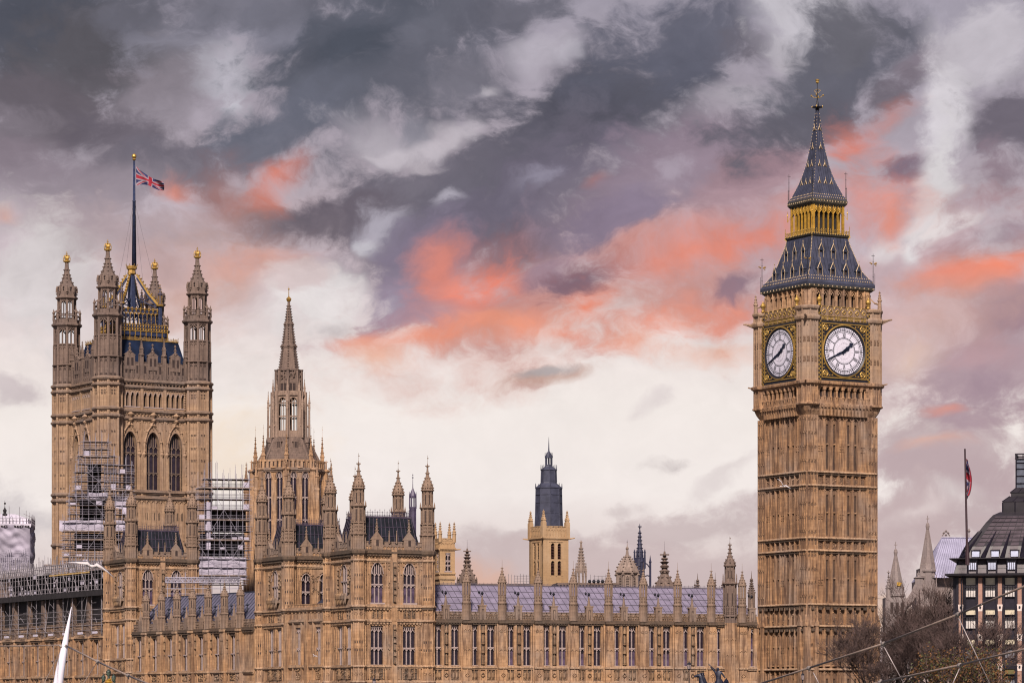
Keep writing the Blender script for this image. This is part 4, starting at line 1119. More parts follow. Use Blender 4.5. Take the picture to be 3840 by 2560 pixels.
        dentils(gr, -4.8, 4.8, z5 - .5, z5 - .3, .45, .24, .3); dentils(tr, -4.8, 4.8, z3 - .5, z3 - .2, .5, .26, .24); dentils(tr, -4.8, 4.8, z2 - .48, z2 - .2, .5, .26, .22)
        diamonds(cr, -4.4, 4.4, (z4 + z5)/2, .62, .26); 
        ribs(st, -4.7, 4.7, z2 + .3, z3 - .5, 14, .11, .1, heads=False)
        ribs(st, -4.7, 4.7, z(2550) + .2, z1 - .3, 12, .12, .1, heads=False)
        # parapet with gablets
        pa.fb(-4.5, 4.5, -.5, -.05, z5, z6 - .55); ribs(pa, -4.4, 4.4, z5 + .45, z6 - .5, 16, .1, .07)
        battlement(pa, -4.45, 4.45, z6 - 1.1, z6 + .1, .62, .42, .4, -.05)
        for u in (-2.5, 2.45):
            pa.fb(u - .85, u + .85, -.55, .06, z5 + .4, z6 + .35); pa.fb(u - .55, u + .55, -.55, .05, z6 + .3, z6 + .8)
            pa.add([(u-.95,-.06,z6+.3),(u+.95,-.06,z6+.3),(u,-.06,z6+1.5),(u-.95,.5,z6+.3),(u+.95,.5,z6+.3),(u,.5,z6+1.5)], [(0,1,2),(0,2,5,3),(1,4,5,2)])
            pa.m = 1; pa.fb(u - .2, u + .2, .06, .075, z5 + .9, z6 + .3); pa.m = 0
            pa.lathe([(z6 + 1.2, .22), (z6 + 3.0, .06), (z6 + 3.3, .04)], 6, (u, .2)); pa.octa((u, .2, z6 + 3.15), .16); crockets(pa, [(z6 + 1.4, .25), (z6 + 2.8, .08)], 4, .09, (u, .2), step=.4)
            for d in (-1.9, 1.9): pa.lathe([(z6 - .2, .13), (z6 + 1.0, .09), (z6 + 1.7, .02)], 6, (u + d, .2)); pa.octa((u + d, .2, z6 + 1.55), .11)
    st.M = tr.M = cr.M = gr.M = pa.M = None
    for sx in (-1, 1):
        for sy in (-1, 1):                              # octagonal corner shafts
            c = (sx*TC, sy*TC)
            oct_stage(st, -zoff, zc - .3, 1.0, c, rib=.13)
            for i in range(8):
                st.M = T(c[0], c[1], 0) @ RZ(math.pi/4*i) @ T(0, -.86, 0)
                st.fb(-.05, .05, 0, .08, -zoff, zc - .5)
                for zz in (z(2150), z(2195), z(2238), z(2400), z(2430)):
                    for e in (-.18, .18): st.m = 1; st.fb(e - .09, e + .09, 0, .015, zz - .4, zz - .08); st.m = 0
                    st.fb(-.34, .34, 0, .05, zz, zz + .09)
                diamonds(st, -.2, .2, (z2 + z3)/2, .3, .26); diamonds(st, -.2, .2, (z4 + z5)/2, .3, .26); diamonds(st, -.2, .2, (z1 + z(2550))/2, .3, .26)
                st.M = None
            for zz, h, p in ((z1, .35, .2), (z2, .4, .24), (z3, .45, .26), (z4, .35, .18), (z(2555), .35, .22)):
                tr.lathe([(zz - h*.6, 1.02), (zz - h*.2, 1.0 + p), (zz + h*.15, 1.0 + p), (zz + h*.5, 1.02)], 8, c)
            gr.lathe([(z5 - .5, 1.02), (z5 - .15, 1.3), (z5 + .2, 1.32), (z5 + .42, 1.05)], 8, c)
            gr.lathe([(z3 - .45, 1.0), (z3 - .44, 1.14), (z3 - .2, 1.14), (z3 - .19, 1.0)], 8, c)
    st.build('wall', [STONE, SLIT], root); pa.build('parapet', [STONE_G, SLIT], root); tr.build('string_course', MOULD, root); gr.build('stain_shade_cornice', GRIME, root); cr.build('carved_panel', [STONE_D, GRIME], root)
    # iron roof
    rf = MB(); rf.sq([(zc + .2, 4.5), (zc + 1.0, 4.45), (z(1936), 3.55), (z(1934), 3.5)]); rf.build('iron_roof', LEADD, root)
    rs = MB()
    for k in range(4):
        rs.M = RZ(-math.pi/2*k)
        for i in range(-6, 7): 
            u = i*.58; rs.tube((u*1.15, -4.47, zc + 1.0), (u, -3.57, z(1937)), .05, n=4)
        for q in (.33, .66): rs.tube((-4.4 + .8*q, -4.49 + .9*q, zc + 1 + (z(1936) - zc - 1)*q), (4.4 - .8*q, -4.49 + .9*q, zc + 1 + (z(1936) - zc - 1)*q), .05, n=4)
        rs.fb(-3.6, 3.6, 3.45, 3.62, z(1937), z(1931))
        cresting(rs, (-3.55, -3.55, z(1931)), (3.55, -3.55, z(1931)), 1.05, .36, .035)
    rs.M = None
    rs.build('roof_cresting', LEADP, root)
    for sx in (-1, 1):
        for sy in (-1, 1): place('corner_turret', TURRET, root, T(sx*TC, sy*TC, z5 + .35) @ RZ(0))
    return root
pavilion('palace_pavilion', 'nearest honey stone pavilion with two tall arched windows and a dark crested roof', 1420, 458, R(25.2))
pavilion('palace_pavilion', 'honey stone pavilion half hidden between the tall spire and the nearest turreted pavilion', 1156, 478, R(26.3), 0., ((0, 'arcade'), (1, 'oriel')))
pavilion('palace_pavilion', 'farthest honey stone pavilion standing in front of the flagged square tower', 565.5, 530, R(26.5), 2.0)

# ---------------------------------------------------------------- small pinnacle piers along the ranges
def pier_pinnacle(name, h_l, r, see=True):
    """octagonal pinnacle of a roofline pier; origin at parapet foot"""
    mb = MB()
    oct_stage(mb, 0, h_l*.30, r, rib=r*.13)
    mb.lathe([(h_l*.295, r), (h_l*.31, r*1.16), (h_l*.33, r*1.16), (h_l*.345, r*.95)], 8)
    oct_stage(mb, h_l*.34, h_l*.47, r*.92, rib=r*.12)
    for i in range(8):
        mb.M = RZ(math.pi/4*i) @ T(0, -r*.82, 0); diamonds(mb, -r*.3, r*.3, h_l*.38, r*.5, r*.16); diamonds(mb, -r*.3, r*.3, h_l*.435, r*.5, r*.16)
    mb.M = None
    if see:
        oct_open(mb, h_l*.47, h_l*.70, r*.9, col_r=r*.24, mid=False, deck=h_l*.02)
    else: oct_stage(mb, h_l*.47, h_l*.70, r*.88, rib=r*.13, slit=(h_l*.49, h_l*.66, r*.3))
    mb.lathe([(h_l*.69, r*.9), (h_l*.70, r*1.15), (h_l*.72, r*1.15), (h_l*.73, r*.95)], 8)
    pr = [(h_l*.73, r*.98), (h_l*.78, r*.82), (h_l*.84, r*.42), (h_l*.93, r*.16)]
    mb.lathe(pr + [(h_l*.96, r*.1)], 8); crockets(mb, pr, 8, r*.17, step=h_l*.042)
    finial(mb, (0, 0), h_l*.93, h_l*.07, r*.36)
    mb.tube((0, 0, h_l*.98), (0, 0, h_l*1.13), .03, .015, 4)
    return mb.mesh(name, [STONE_G, SLIT])

# ---------------------------------------------------------------- north range: lavender roof, paired windows
def north_range():
    Y0 = 456.6; A = R(20.2); X0 = PX(1632, Y0)
    root = thing('palace_range', 'long honey stone range of paired windows under a lavender tiled roof beside the clock tower', 'building', (X0, Y0, 0), A)
    z = lambda y: PZ(y, Y0); U = lambda px: px_u(px, X0, Y0, A)
    L = U(2838)
    z1, z2, z3 = z(2500), z(2333), z(2290)
    piers = [1748, 1882, 2017, 2149, 2281, 2411, 2540, 2666]
    wins = [1641, 1706, 1777, 1841, 1913, 1976, 2047, 2110, 2179, 2240, 2309, 2371, 2440, 2500, 2567, 2627]
    nich = [1673, 1810, 1945, 2078, 2210, 2341, 2470, 2597]
    M = FM(0, 0)
    st = MB(); tr = MB(); cr = MB(); gr = MB()
    W = 1.12
    ops = [(U(p), W, z(2491), z2 - .35, 0) for p in wins] + [(U(2692), .85, z(2491), z2 - .5, 0), (U(2821), .5, z(2491), z2 - .5, 0)]
    wall(st, 0, L, z1, z2, ops, t=.8)
    st.fb(0, L, -.8, -.02, 0, z1); st.fb(0, L, -.7, -.1, z2, z3 - .3)
    rnd = random.Random(4)
    for i, (u, w, a, b, r) in enumerate(ops):
        window(root, M, u, a, w, b - a, 2 if w > .7 else 1, (.44,), 0, blind=(i >= 4 and i not in (5, 9) and rnd.random() < .85), mul=.13, drop=rnd.choice((.3, .44, .44, .44, .6, .75)))
    for p in piers + [2782]:
        u = U(p)
        st.fb(u - .62, u + .62, -.2, .55, 0, z2 + .3); st.fb(u - .85, u - .62, -.2, .28, 0, z2); st.fb(u + .62, u + .85, -.2, .28, 0, z2)
        for zz in (z(2355), z(2430)):
            for e in (-.3, .3): st.tube((u + e - .28, -.58, zz - .3), (u + e, -.58, zz), .06, n=4); st.tube((u + e + .28, -.58, zz - .3), (u + e, -.58, zz), .06, n=4)
        st.fb(u - .06, u + .06, .5, .62, 0, z2)
        diamonds(st, u - .5, u + .5, z(2528), .9, .32, .56)
        tr.fb(u - .7, u + .7, 0, .72, z1 - .15, z1 + .12); gr.fb(u - .72, u + .72, 0, .85, z2 - .02, z2 + .32); tr.fb(u - .7, u + .7, 0, .72, z(2556) - .15, z(2556) + .15)
        for zz in (z2 - 1.2, z(2432)): cr.fb(u - .5, u + .5, .54, .6, zz - .08, zz + .06)
    for p in nich:
        u = U(p)
        st.fb(u - .62, u - .34, -.2, .16, 0, z2); st.fb(u + .34, u + .62, -.2, .16, 0, z2)
        niche(cr, u, z1 + .25, z2 - .3, .6, .03, 2)
        diamonds(cr, u - .3, u + .3, z(2528), .6, .3, .06)
    for p in wins:
        u = U(p)
        cr.m = 1; cr.fb(u - .55, u + .55, -.02, .01, z(2553), z1 - .3); cr.m = 0
        for s in (-.27, .27):
            bits(cr, u + s - .2, u + s + .2, z(2550), z1 - .45, 14, .11, .03, int(p) % 17); cr.lathe([(z(2546), .04), (z(2536), .22), (z(2520), .24)], 6, (u + s, -.04))
        st.fb(u - .72, u - .6, -.2, .12, z(2556), z2); st.fb(u + .6, u + .72, -.2, .12, z(2556), z2)
        gr.fb(u - .55, u + .55, -.4, .05, z2 - .36, z2 - .12); st.fb(u - .05, u + .05, 0, .1, z(2553), z1 - .3)
    string(tr, 0, L, z1 - .12, .4, .3); string(gr, 0, L, z2 + .02, .5, .4, -.02); string(tr, 0, L, z(2556) - .12, .4, .3)
    dentils(gr, 0, L, z2 - .2, z2 + .02, .42, .22, .28)
    # parapet
    wl_ = st; st = MB()
    st.fb(0, L, -.55, -.1, z2 + .4, z3 - .75); ribs(st, 0, L, z2 + .55, z3 - .7, int(L/.36), .09, .07, -.1)
    battlement(st, 0, L, z3 - 1.0, z3 + .02, .62, .16, .4, -.1)
    for p in [1673, 1810, 1945, 2078, 2210, 2341, 2470, 2597, 2821]:   # gablets with statues' niches and dark finials
        u = U(p); zt = z(2267) 
        st.fb(u - .5, u + .5, -.6, .1, z2 + .4, zt - .1); st.fb(u - .62, u + .62, -.62, .14, zt - .1, zt + .1)
        st.m = 1; st.fb(u - .16, u + .16, .1, .115, z2 + .6, zt - .5); st.m = 0; st.lathe([(z2 + .6, .1), (z2 + 1.4, .16), (z2 + 1.9, .06)], 6, (u, -.14))
        st.lathe([(zt + .1, .26), (zt + .5, .2), (zt + 1.45, .06)], 6, (u, .2)); 
        gr.m = 1; gr.octa((u, .2, zt + 1.75), .26, 1.3); gr.octa((u - .45, .3, zt + 1.9), .2, 1.5); gr.tube((u, .2, zt + 1.2), (u, .2, zt + 2.0), .05); gr.tube((u - .02, .2, zt + 1.2), (u - .45, .3, zt + 1.9), .035); gr.m = 0
    st.build('parapet', [STONE_G, SLIT], root); st = wl_
    st.build('wall', [STONE, SLIT], root); tr.build('string_course', MOULD, root); gr.build('stain_shade_cornice', [GRIME, BLACK], root); cr.build('carved_panel', [STONE_D, GRIME], root)
    # roof: lavender iron tiles with their seams
    yr = 8.0; ze = z(2300); zr = PZ(2192, Y0 + yr)
    rf = MB(); rf.add([(.2,.7,ze),(L-.2,.7,ze),(L-.2,yr,zr),(.2,yr,zr),(.2,2*yr,ze),(L-.2,2*yr,ze),(.2,.7,ze-.4),(L-.2,.7,ze-.4)], [(0,1,2,3),(3,2,5,4),(6,7,1,0)])
    rf.build('roof', TILE, root)
    rs = MB(); nr = (zr - ze)/(yr - .7)
    sk = math.tan(R(14))
    n = int(L/.95)
    for i in range(-6, n + 1):
        u = .3 + .95*i; p0 = Vector((u, .68, ze + .02)); p1 = Vector((u, yr, zr + .03))
        if 0 < u < L: rs.tube(p0, p1, .045, n=3)
    for q in (.16, .37, .58, .79): rs.tube((.2, .7 + (yr - .7)*q - .03, ze + (zr - ze)*q + .03), (L, .7 + (yr - .7)*q - .03, ze + (zr - ze)*q + .03), .05, n=3)
    rs.fb(.2, L, -yr - .1, -yr + .1, zr - .1, zr + .1)
    cresting(rs, (.2, yr, zr + .08), (L, yr, zr + .08), .42, .62, .03)
    rs.tube((.35, .7, ze + .1), (.35 + .3, yr, zr + .1), .16, n=4); rs.tube((1.1, .68, ze + .06), (1.4, yr, zr + .06), .09, n=4)
    rs.build('roof_seam', TILES, root)
    pm = pier_pinnacle('roof_pinnacle', z(2119) - (z2 + .4), .58)
    for p in piers + [2782]: place('roof_pinnacle', pm, root, T(U(p), -.1, z2 + .4))
    # tall stair turret near the clock tower
    tt = MB(); r = .98; u = U(2738)
    ts = MB(); oct_stage(ts, 0, z2 + .35, r, (u, .1), rib=.14)
    for i in range(8):
        ts.M = T(u, .1, 0) @ RZ(math.pi/4*i) @ T(0, -r*.86, 0)
        for yy in (2395, 2455): ts.tube((-.35, -.03, z(yy)), (0, -.03, z(yy) + .35), .06, n=4); ts.tube((.35, -.03, z(yy)), (0, -.03, z(yy) + .35), .06, n=4)
    ts.M = None; ts.build('stair_turret_shaft', [STONE, SLIT], root)
    oct_stage(tt, z2 + .35, z(2300), r, (u, .1), rib=.14)
    tt.lathe([(z(2303), r), (z(2300), r*1.15), (z(2296), r*1.15), (z(2293), r)], 8, (u, .1))
    oct_stage(tt, z(2295), z(2262), r*.98, (u, .1), rib=.12)
    for i in range(8):
        tt.M = T(u, .1, 0) @ RZ(math.pi/4*i) @ T(0, -r*.86, 0)
        for yy in (2290, 2282, 2274, 2267): diamonds(tt, -.3, .3, z(yy), .3, .1)
    tt.M = None
    oct_stage(tt, z(2262), z(2174), r*.95, (u, .1), rib=.13, slit=(z(2258), z(2207), .2))
    tt.lathe([(z(2176), r*.95), (z(2173), r*1.2), (z(2170), r*1.2), (z(2166), r*.9)], 8, (u, .1))
    for i in range(8): 
        a = math.pi/4*i + math.pi/8; tt.lathe([(z(2172), .10), (z(2140), .07), (z(2132), .02)], 5, (u + 1.0*math.cos(a), .1 + 1.0*math.sin(a)))
    for sx in (-1, 1): tt.tube((u + sx*.9, .1, z(2173)), (u + sx*1.35, -.3, z(2171)), .1, .06)
    oct_stage(tt, z(2168), z(2104), r*.74, (u, .1), rib=.10, slit=(z(2150), z(2120), .18))
    tt.lathe([(z(2107), r*.74), (z(2104), r*.95), (z(2099), r*.95), (z(2096), r*.82)], 8, (u, .1))
    pr = [(z(2096), r*.86), (z(2084), r*.72), (z(2072), r*.42), (z(2060), r*.26), (z(2030), r*.12)]
    tt.lathe(pr + [(z(2020), .08)], 8, (u, .1)); crockets(tt, pr, 8, .14, (u, .1), step=.5)
    finial(tt, (u, .1), z(2036), 1.0, .28); vane(tt, (u, .1), z(2016), 1.1)
    tt.build('stair_turret', [STONE_P, SLIT], root)
    return root
north_range()

# ---------------------------------------------------------------- river ranges
def river_range(name, label, p0, Y0, p1, Y1, ya, yb, pier_px, scaff):
    """receding river front; ya = function giving photo rows at the Y0 end -> heights"""
    X0 = PX(p0, Y0); X1 = PX(p1, Y1); A = math.atan2(Y1 - Y0, X1 - X0); L = math.hypot(X1 - X0, Y1 - Y0)
    root = thing(name, label, 'building', (X0, Y0, 0), A)
    U = lambda px: px_u(px, X0, Y0, A); z = ya; M = FM(0, 0)
    st = MB(); tr = MB(); cr = MB(); gr = MB()
    z1, z2, z3 = z['sill'] , z['cornice'], z['parapet']
    us = [U(p) for p in pier_px]
    bay = (us[-1] - us[0])/(len(us) - 1)
    ops = [(u - bay*.5, 1.7, z1 + .35, z2 - .7, 0) for u in us if u - bay*.5 - 1 > 0] 
    ops = [o for o in ops if o[0] + 1 < L]
    wall(st, 0, L, z1, z2, ops, t=.8)
    st.fb(0, L, -.8, -.02, 0, z1); st.fb(0, L, -.7, -.08, z2, z3 - .5)
    for (u, w, a, b, r) in ops:
        window(root, M, u, a, w, b - a, 2, (.46,), 0, mul=.11, depth=.30, simple=True)
        for s in (-1, 1):
            st.fb(u + s*1.2 - .12, u + s*1.2 + .12, -.1, .22, 0, z2)
            niche(cr, u + s*1.75, z1 + 3.5, z2 - .4, .5, .02, 1)
            for zz in (z1 + (z2 - z1)*.46,): cr.fb(u + s*1.75 - .4, u + s*1.75 + .4, -.02, .1, zz - .1, zz + .06)
        cr.m = 1; cr.fb(u - 1.0, u + 1.0, -.02, .012, z['low'] + .3, z1 - .35); cr.m = 0
        bits(cr, u - .9, u + .9, z['low'] + .4, z1 - .5, 26, .16, .05, int(u))
        gr.fb(u - .9, u + .9, -.3, .05, z2 - .7, z2 - .3)
    for u in us:
        if not (0 <= u <= L): continue
        st.fb(u - .55, u + .55, -.2, .6, 0, z2 + .3); st.fb(u - .8, u - .55, -.2, .3, 0, z2); st.fb(u + .55, u + .8, -.2, .3, 0, z2)
        for zz in (z2 - 1.4, z1 + (z2 - z1)*.46): cr.fb(u - .45, u + .45, .58, .66, zz - .1, zz + .06)
        diamonds(st, u - .5, u + .5, (z['low'] + z1)/2, .9, .32, .61)
        tr.fb(u - .62, u + .62, 0, .76, z1 - .15, z1 + .12); tr.fb(u - .66, u + .66, 0, .8, z2 - .05, z2 + .3)
    string(tr, 0, L, z1 - .12, .42, .32); string(tr, 0, L, z['low'] - .12, .42, .32)
    string(gr if not scaff else tr, 0, L, z2 + .02, .5, .42, -.02); gr.fb(0, L, -.02, .2, z2 - .28, z2 - .06); dentils(gr, 0, L, z2 - .3, z2, .5, .26, .3)
    wl_ = st; st = MB()
    st.fb(0, L, -.5, -.08, z2 + .4, z3 - .75); ribs(st, 0, L, z2 + .5, z3 - .7, int(L/.5), .11, .08, -.08)
    battlement(st, 0, L, z3 - 1.0, z3, .7, .3, .4, -.08)
    if scaff:                                            # upper storey with carved panels
        for o in ops:
            u = o[0]
            for j in (-.9, -.3, .3, .9): cr.m = 1; cr.fb(u + j - .22, u + j + .22, -.08, -.05, z2 + .8, z2 + 2.0); cr.m = 0; bits(cr, u + j - .2, u + j + .2, z2 + .8, z2 + 2.0, 7, .14, -.03, int(u))
    for u in us:
        m = u - bay*.5
        if 0 < m < L and not scaff:
            st.fb(m - .6, m + .6, -.5, .05, z2 + .4, z3 + .6); st.lathe([(z3 + .6, .3), (z3 + 2.3, .05)], 6, (m, .2)); st.octa((m, .2, z3 + 2.3), .16); st.octa((m - bay*.25, .2, z3 + .5), .16, 2.2); st.octa((m + bay*.25, .2, z3 + .5), .16, 2.2)
    st.build('parapet', [STONE_G], root); st = wl_
    st.build('wall', [STONE if not scaff else STONE_B, SLIT], root); tr.build('string_course', MOULD, root); gr.build('stain_shade_cornice', GRIME, root); cr.build('carved_panel', [STONE_D, GRIME], root)
    return root, us, L, z, A, X0, Y0
Yw = 481.0
def zz_(y, Y): return PZ(y, Y)
W1 = river_range('river_range', 'honey stone river range with slate roof and a row of eight pinnacles behind the mast', 500, 517, 952, 481,
    dict(sill=zz_(2517, 487), cornice=zz_(2364, 487), parapet=zz_(2322, 487), low=zz_(2560, 487)), 0, [551, 609, 667, 725, 784, 845, 905], False)
def range_roof():
    root, us, L, z, A, X0, Y0 = W1
    z2, z3 = z['cornice'], z['parapet']
    zr = z3 + 4.4
    rf = MB(); rf.add([(0,.7,z3-.4),(L,.7,z3-.4),(L,5.2,zr),(0,5.2,zr),(0,9.6,z3-.4),(L,9.6,z3-.4)], [(0,1,2,3),(3,2,5,4)]); rf.build('slate_roof', SLATE, root)
    rs = MB()
    for i in range(int(L/1.1)): rs.tube((.4 + 1.1*i, .68, z3 - .36), (.4 + 1.1*i, 5.2, zr + .04), .05, n=3)
    rs.fb(0, L, -5.3, -5.1, zr - .1, zr + .12)
    for u in us: rs.tube((u - 2.3, 2.2, z3 + 1.2), (u - 2.3, 2.2, z3 + 2.3), .14, .05, 5); rs.octa((u - 2.3, 2.2, z3 + 2.3), .3)
    rs.build('roof_seam', LEAD2, root)
    pm = pier_pinnacle('roof_pinnacle', PZ(2180, 486) - (z2 + .4), .60, see=False)
    for u in us + [us[-1] + (us[-1] - us[-2])]: 
        if u < L + .5: place('roof_pinnacle', pm, root, T(u, -.15, z2 + .4))
range_roof()
W2 = river_range('river_range', 'honey stone river range at the left edge carrying the dark roof scaffolding', -45, 586, 418, 533,
    dict(sill=zz_(2534, 536), cornice=zz_(2389, 536), parapet=zz_(2330, 536), low=zz_(2580, 536)), 0, [-40, 9, 58, 114, 167, 225, 279, 337, 393], True)
def link_block():
    X0, Y0, X1, Y1 = PX(1066, 470.5), 470.5, PX(1244, 460), 460
    A = math.atan2(Y1 - Y0, X1 - X0); L = math.hypot(X1 - X0, Y1 - Y0)
    root = thing('link_block', 'low honey stone link with two tall windows between the two nearest pavilions', 'building', (X0, Y0, 0), A)
    z = lambda y: PZ(y, 464); M = FM(0, 0)
    st = MB(); tr = MB(); cr = MB()
    ops = [(L*.3, 1.5, z(2490), z(2350), 0), (L*.72, 1.5, z(2490), z(2350), 0)]
    wall(st, 0, L, z(2497), z(2326), ops, t=.8); st.fb(0, L, -.8, -.02, 0, z(2497)); st.fb(0, L, -.8, -.02, z(2326), z(2282))
    battlement(st, 0, L, z(2284), z(2262), .6, .3, .4, -.05)
    for (u, w, a, b, r) in ops:
        window(root, M, u, a, w, b - a, 3, (.44,), 0, mul=.16)
        bits(cr, u - .7, u + .7, z(2545), z(2503), 26, .16, .06, 3)
        for s in (-1, 1): st.fb(u + s*1.15 - .15, u + s*1.15 + .15, -.1, .25, 0, z(2326))
    ribs(st, .2, L - .2, z(2322), z(2284), 12, .12, .1)
    for u in (L*.08, L*.51, L*.93): st.fb(u - .4, u + .4, -.1, .5, 0, z(2300))
    for yy in (2497, 2326, 2282, 2556): string(tr, 0, L, z(yy) - .12, .4, .32)
    st.build('wall', [STONE, SLIT], root); tr.build('string_course', MOULD, root); cr.build('carved_panel', [STONE_D, GRIME], root)
    bt = MB()                                            # sloping strut and lead roof in the gap
    bt.add([(L*.2,2.5,z(2282)),(L,2.5,z(2282)),(L,2.5,z(2200)),(L*.75,2.5,z(2210)),(L*.2,6,z(2282)),(L,6,z(2282)),(L,6,z(2200)),(L*.75,6,z(2210))], [(0,1,2,3),(3,2,6,7),(0,3,7,4)])
    bt.build('lead_roof', LEAD, root)
link_block()
# ---------------------------------------------------------------- great square tower with the flag
def square_tower():
    YC = 667.0; A = R(32.0); s = F / YC
    root = thing('square_tower', 'massive square honey stone tower with four grey turrets topped by gold crowns', 'tower', (PX(494, YC), YC, 0), A)
    z = lambda y: PZ(y, YC - 3)
    D = 10.15; H = 10.2
    st = MB(); tr = MB(); cr = MB(); up = MB()
    r0 = 2.95
    yb = [2040, 1873, 1850, 1579, 1552, 1463, 1441]
    WU = [-5.15, 0, 5.15]
    for k in range(4):
        M = FM(k, H); st.M = tr.M = cr.M = up.M = M
        if k > 1:
            st.fb(-9, 9, -1, 0, 0, z(1441)); up.fb(-9, 9, -1, -.2, z(1441), z(1400)); continue
        # great windows
        ops = [(u, 3.0, z(1855), z(1630), 3.0) for u in WU]
        wall(st, -8.2, 8.2, z(1870), z(1579), ops, t=1.6)
        st.fb(-8.2, 8.2, -1.6, 0, 0, z(1870)); st.fb(-8.2, 8.2, -1.5, -.03, z(1579), z(1552))
        for u in WU:
            window(root, M, u, z(1855), 3.0, z(1630) - z(1855), 3, (.34, .66), 3.0, mul=.16, depth=1.1, mat=STONE_P)
            a, b = z(1690), z(1590)
            for sg in (-1, 1):
                pts = [(u + sg*2.0, -.15, a - .6), (u + sg*1.85, -.15, a + 1.3), (u + sg*1.3, -.15, a + 3.4), (u + sg*.45, -.15, a + 4.6), (u, -.15, b)]
                cr.path(pts, .2, 4)
                for p in pts[:-1]: cr.octa(p, .38)
                cr.octa((u + sg*2.05, -.2, a - 1.2), .5, 1.5); cr.octa((u + sg*.3, -.2, b - .8), .35)
                st.fb(u + sg*2.0 - .28, u + sg*2.0 + .28, -.1, .2, z(1855), z(1690)); st.fb(u + sg*1.62 - .12, u + sg*1.62 + .12, -.6, .1, z(1855), z(1685))
            cr.octa((u, -.3, b + .2), .6, 1.0); cr.octa((u, -.2, b + 1.3), .55, 1.1); cr.octa((u, -.3, z(1566)), .8, .9)
            for j in range(-2, 3):                         # small arcade above and below
                pass
            cr.m = 1; cr.fb(u - 1.5, u + 1.5, -.02, .03, z(1868), z(1861)); cr.m = 0
        ribs(st, -8.0, 8.0, z(1620), z(1585), 16, .16, .14)
        for u in (-7.6, -7.2, -2.6, 2.6, 7.2, 7.6): st.fb(u - .16, u + .16, -.1, .25, z(1870), z(1579))
        for u in (-7.4, 7.4):
            for j in range(8): cr.octa((u, -.1, z(1850 - 32*j)), .34, 1.3)
        # arcade of twelve narrow openings
        wd = .72; a, b = z(1536), z(1485)
        o2 = []
        for g in WU:
            for j in range(4): o2.append((g - 1.7 + 1.13*j, wd, a, b, .6))
        wall(st, -8.2, 8.2, z(1552), z(1463), o2, t=1.2)
        for (u, w, za, zb, rr) in o2:
            f = MB(); 
            window(root, M, u, za, w, zb - za, 1, (), .6, mul=.08, depth=.9, foil=False)
        for g in WU: ribs(st, g - 2.3, g + 2.3, z(1480), z(1466), 8, .12, .12)
        for g in (-2.6, 2.6, -7.8, 7.8): st.fb(g - .3, g + .3, -.1, .3, z(1552), z(1463))
        for j in range(8): cr.octa((7.2, -.1, z(1540 - 9*j)), .25, 1.2)
        # lower arcade
        for g in WU:
            for j in range(4): cr.m = 1; u = g - 1.5 + 1.0*j; cr.fb(u - .27, u + .27, 0, .03, z(1955), z(1930)); cr.add([(u-.27,-.03,z(1930)),(u+.27,-.03,z(1930)),(u,-.03,z(1924))], [(0,1,2)]); cr.m = 0
        ribs(st, -8, 8, z(2030), z(1880), 15, .22, .2)
        # friezes
        for (ya, yb2) in ((1579, 1552), (1463, 1441)):
            ribs(st, -8.1, 8.1, z(ya) + .25, z(yb2) - .2, 22, .14, .1, heads=False)
            for j in range(20): cr.m = 1; u = -7.6 + .8*j; cr.fb(u - .22, u + .22, -.02, .05, z(ya) + .45, z(yb2) - .4); cr.m = 0; cr.octa((u, -.08, (z(ya) + z(yb2))/2), .2, 1.1)
        for yy in (1873, 1850, 1579, 1552, 1463, 1441): string(tr, -8.2, 8.2, z(yy) - .2, .55, .5)
        # parapet stage
        o3 = []
        for g in WU:
            for j in range(5): o3.append((g - 1.7 + .85*j, .45, z(1412), z(1382 if j != 2 else 1360), .3))
        wall(up, -8.2, 8.2, z(1441), z(1377), [], t=.7, w=-.15)
        for (u, w, za, zb, rr) in o3:
            up.m = 1; up.fb(u - w/2, u + w/2, -.16, -.13, za, zb); up.m = 0
        for j in range(14): diamonds(up, -7.6 + 1.1*j - .3, -7.6 + 1.1*j + .3, z(1422), .6, .22, -.14)
        for g in WU:
            up.fb(g - 1.1, g + 1.1, -.7, 0, z(1400), z(1345)); up.add([(g-1.3,0,z(1346)),(g+1.3,0,z(1346)),(g,0,z(1330)),(g-1.3,.7,z(1346)),(g+1.3,.7,z(1346)),(g,.7,z(1330))], [(0,1,2),(0,2,5,3),(1,4,5,2)])
            up.m = 1; up.fb(g - .75, g - .25, 0, .02, z(1385), z(1356)); up.fb(g + .25, g + .75, 0, .02, z(1385), z(1356)); up.m = 0
            up.lathe([(z(1340), .35), (z(1312), .12), (z(1306), .3), (z(1300), .06)], 6, (g, .2)); crockets(up, [(z(1340), .4), (z(1314), .12)], 4, .16, (g, .2), step=.5)
        for g in (-7.7, -2.57, 2.57, 7.7):
            up.fb(g - .42, g + .42, -.7, .1, z(1441), z(1345)); pinnacle(up, (g, .15), z(1350), 4.0, .42); up.lathe([(z(1345), .6), (z(1341), .6), (z(1338), .3)], 6, (g, .15))
        for j in range(15): u = -7.6 + 15.2*j/14; up.fb(u - .1, u + .1, -.2, -.02, z(1430), z(1374))
        battlement(up, -8.2, 8.2, z(1384), z(1370), .5, .3, .5, -.1)
    st.M = tr.M = cr.M = up.M = None
    corners = [(-D, -D), (D, -D), (-D, D), (D, D)]
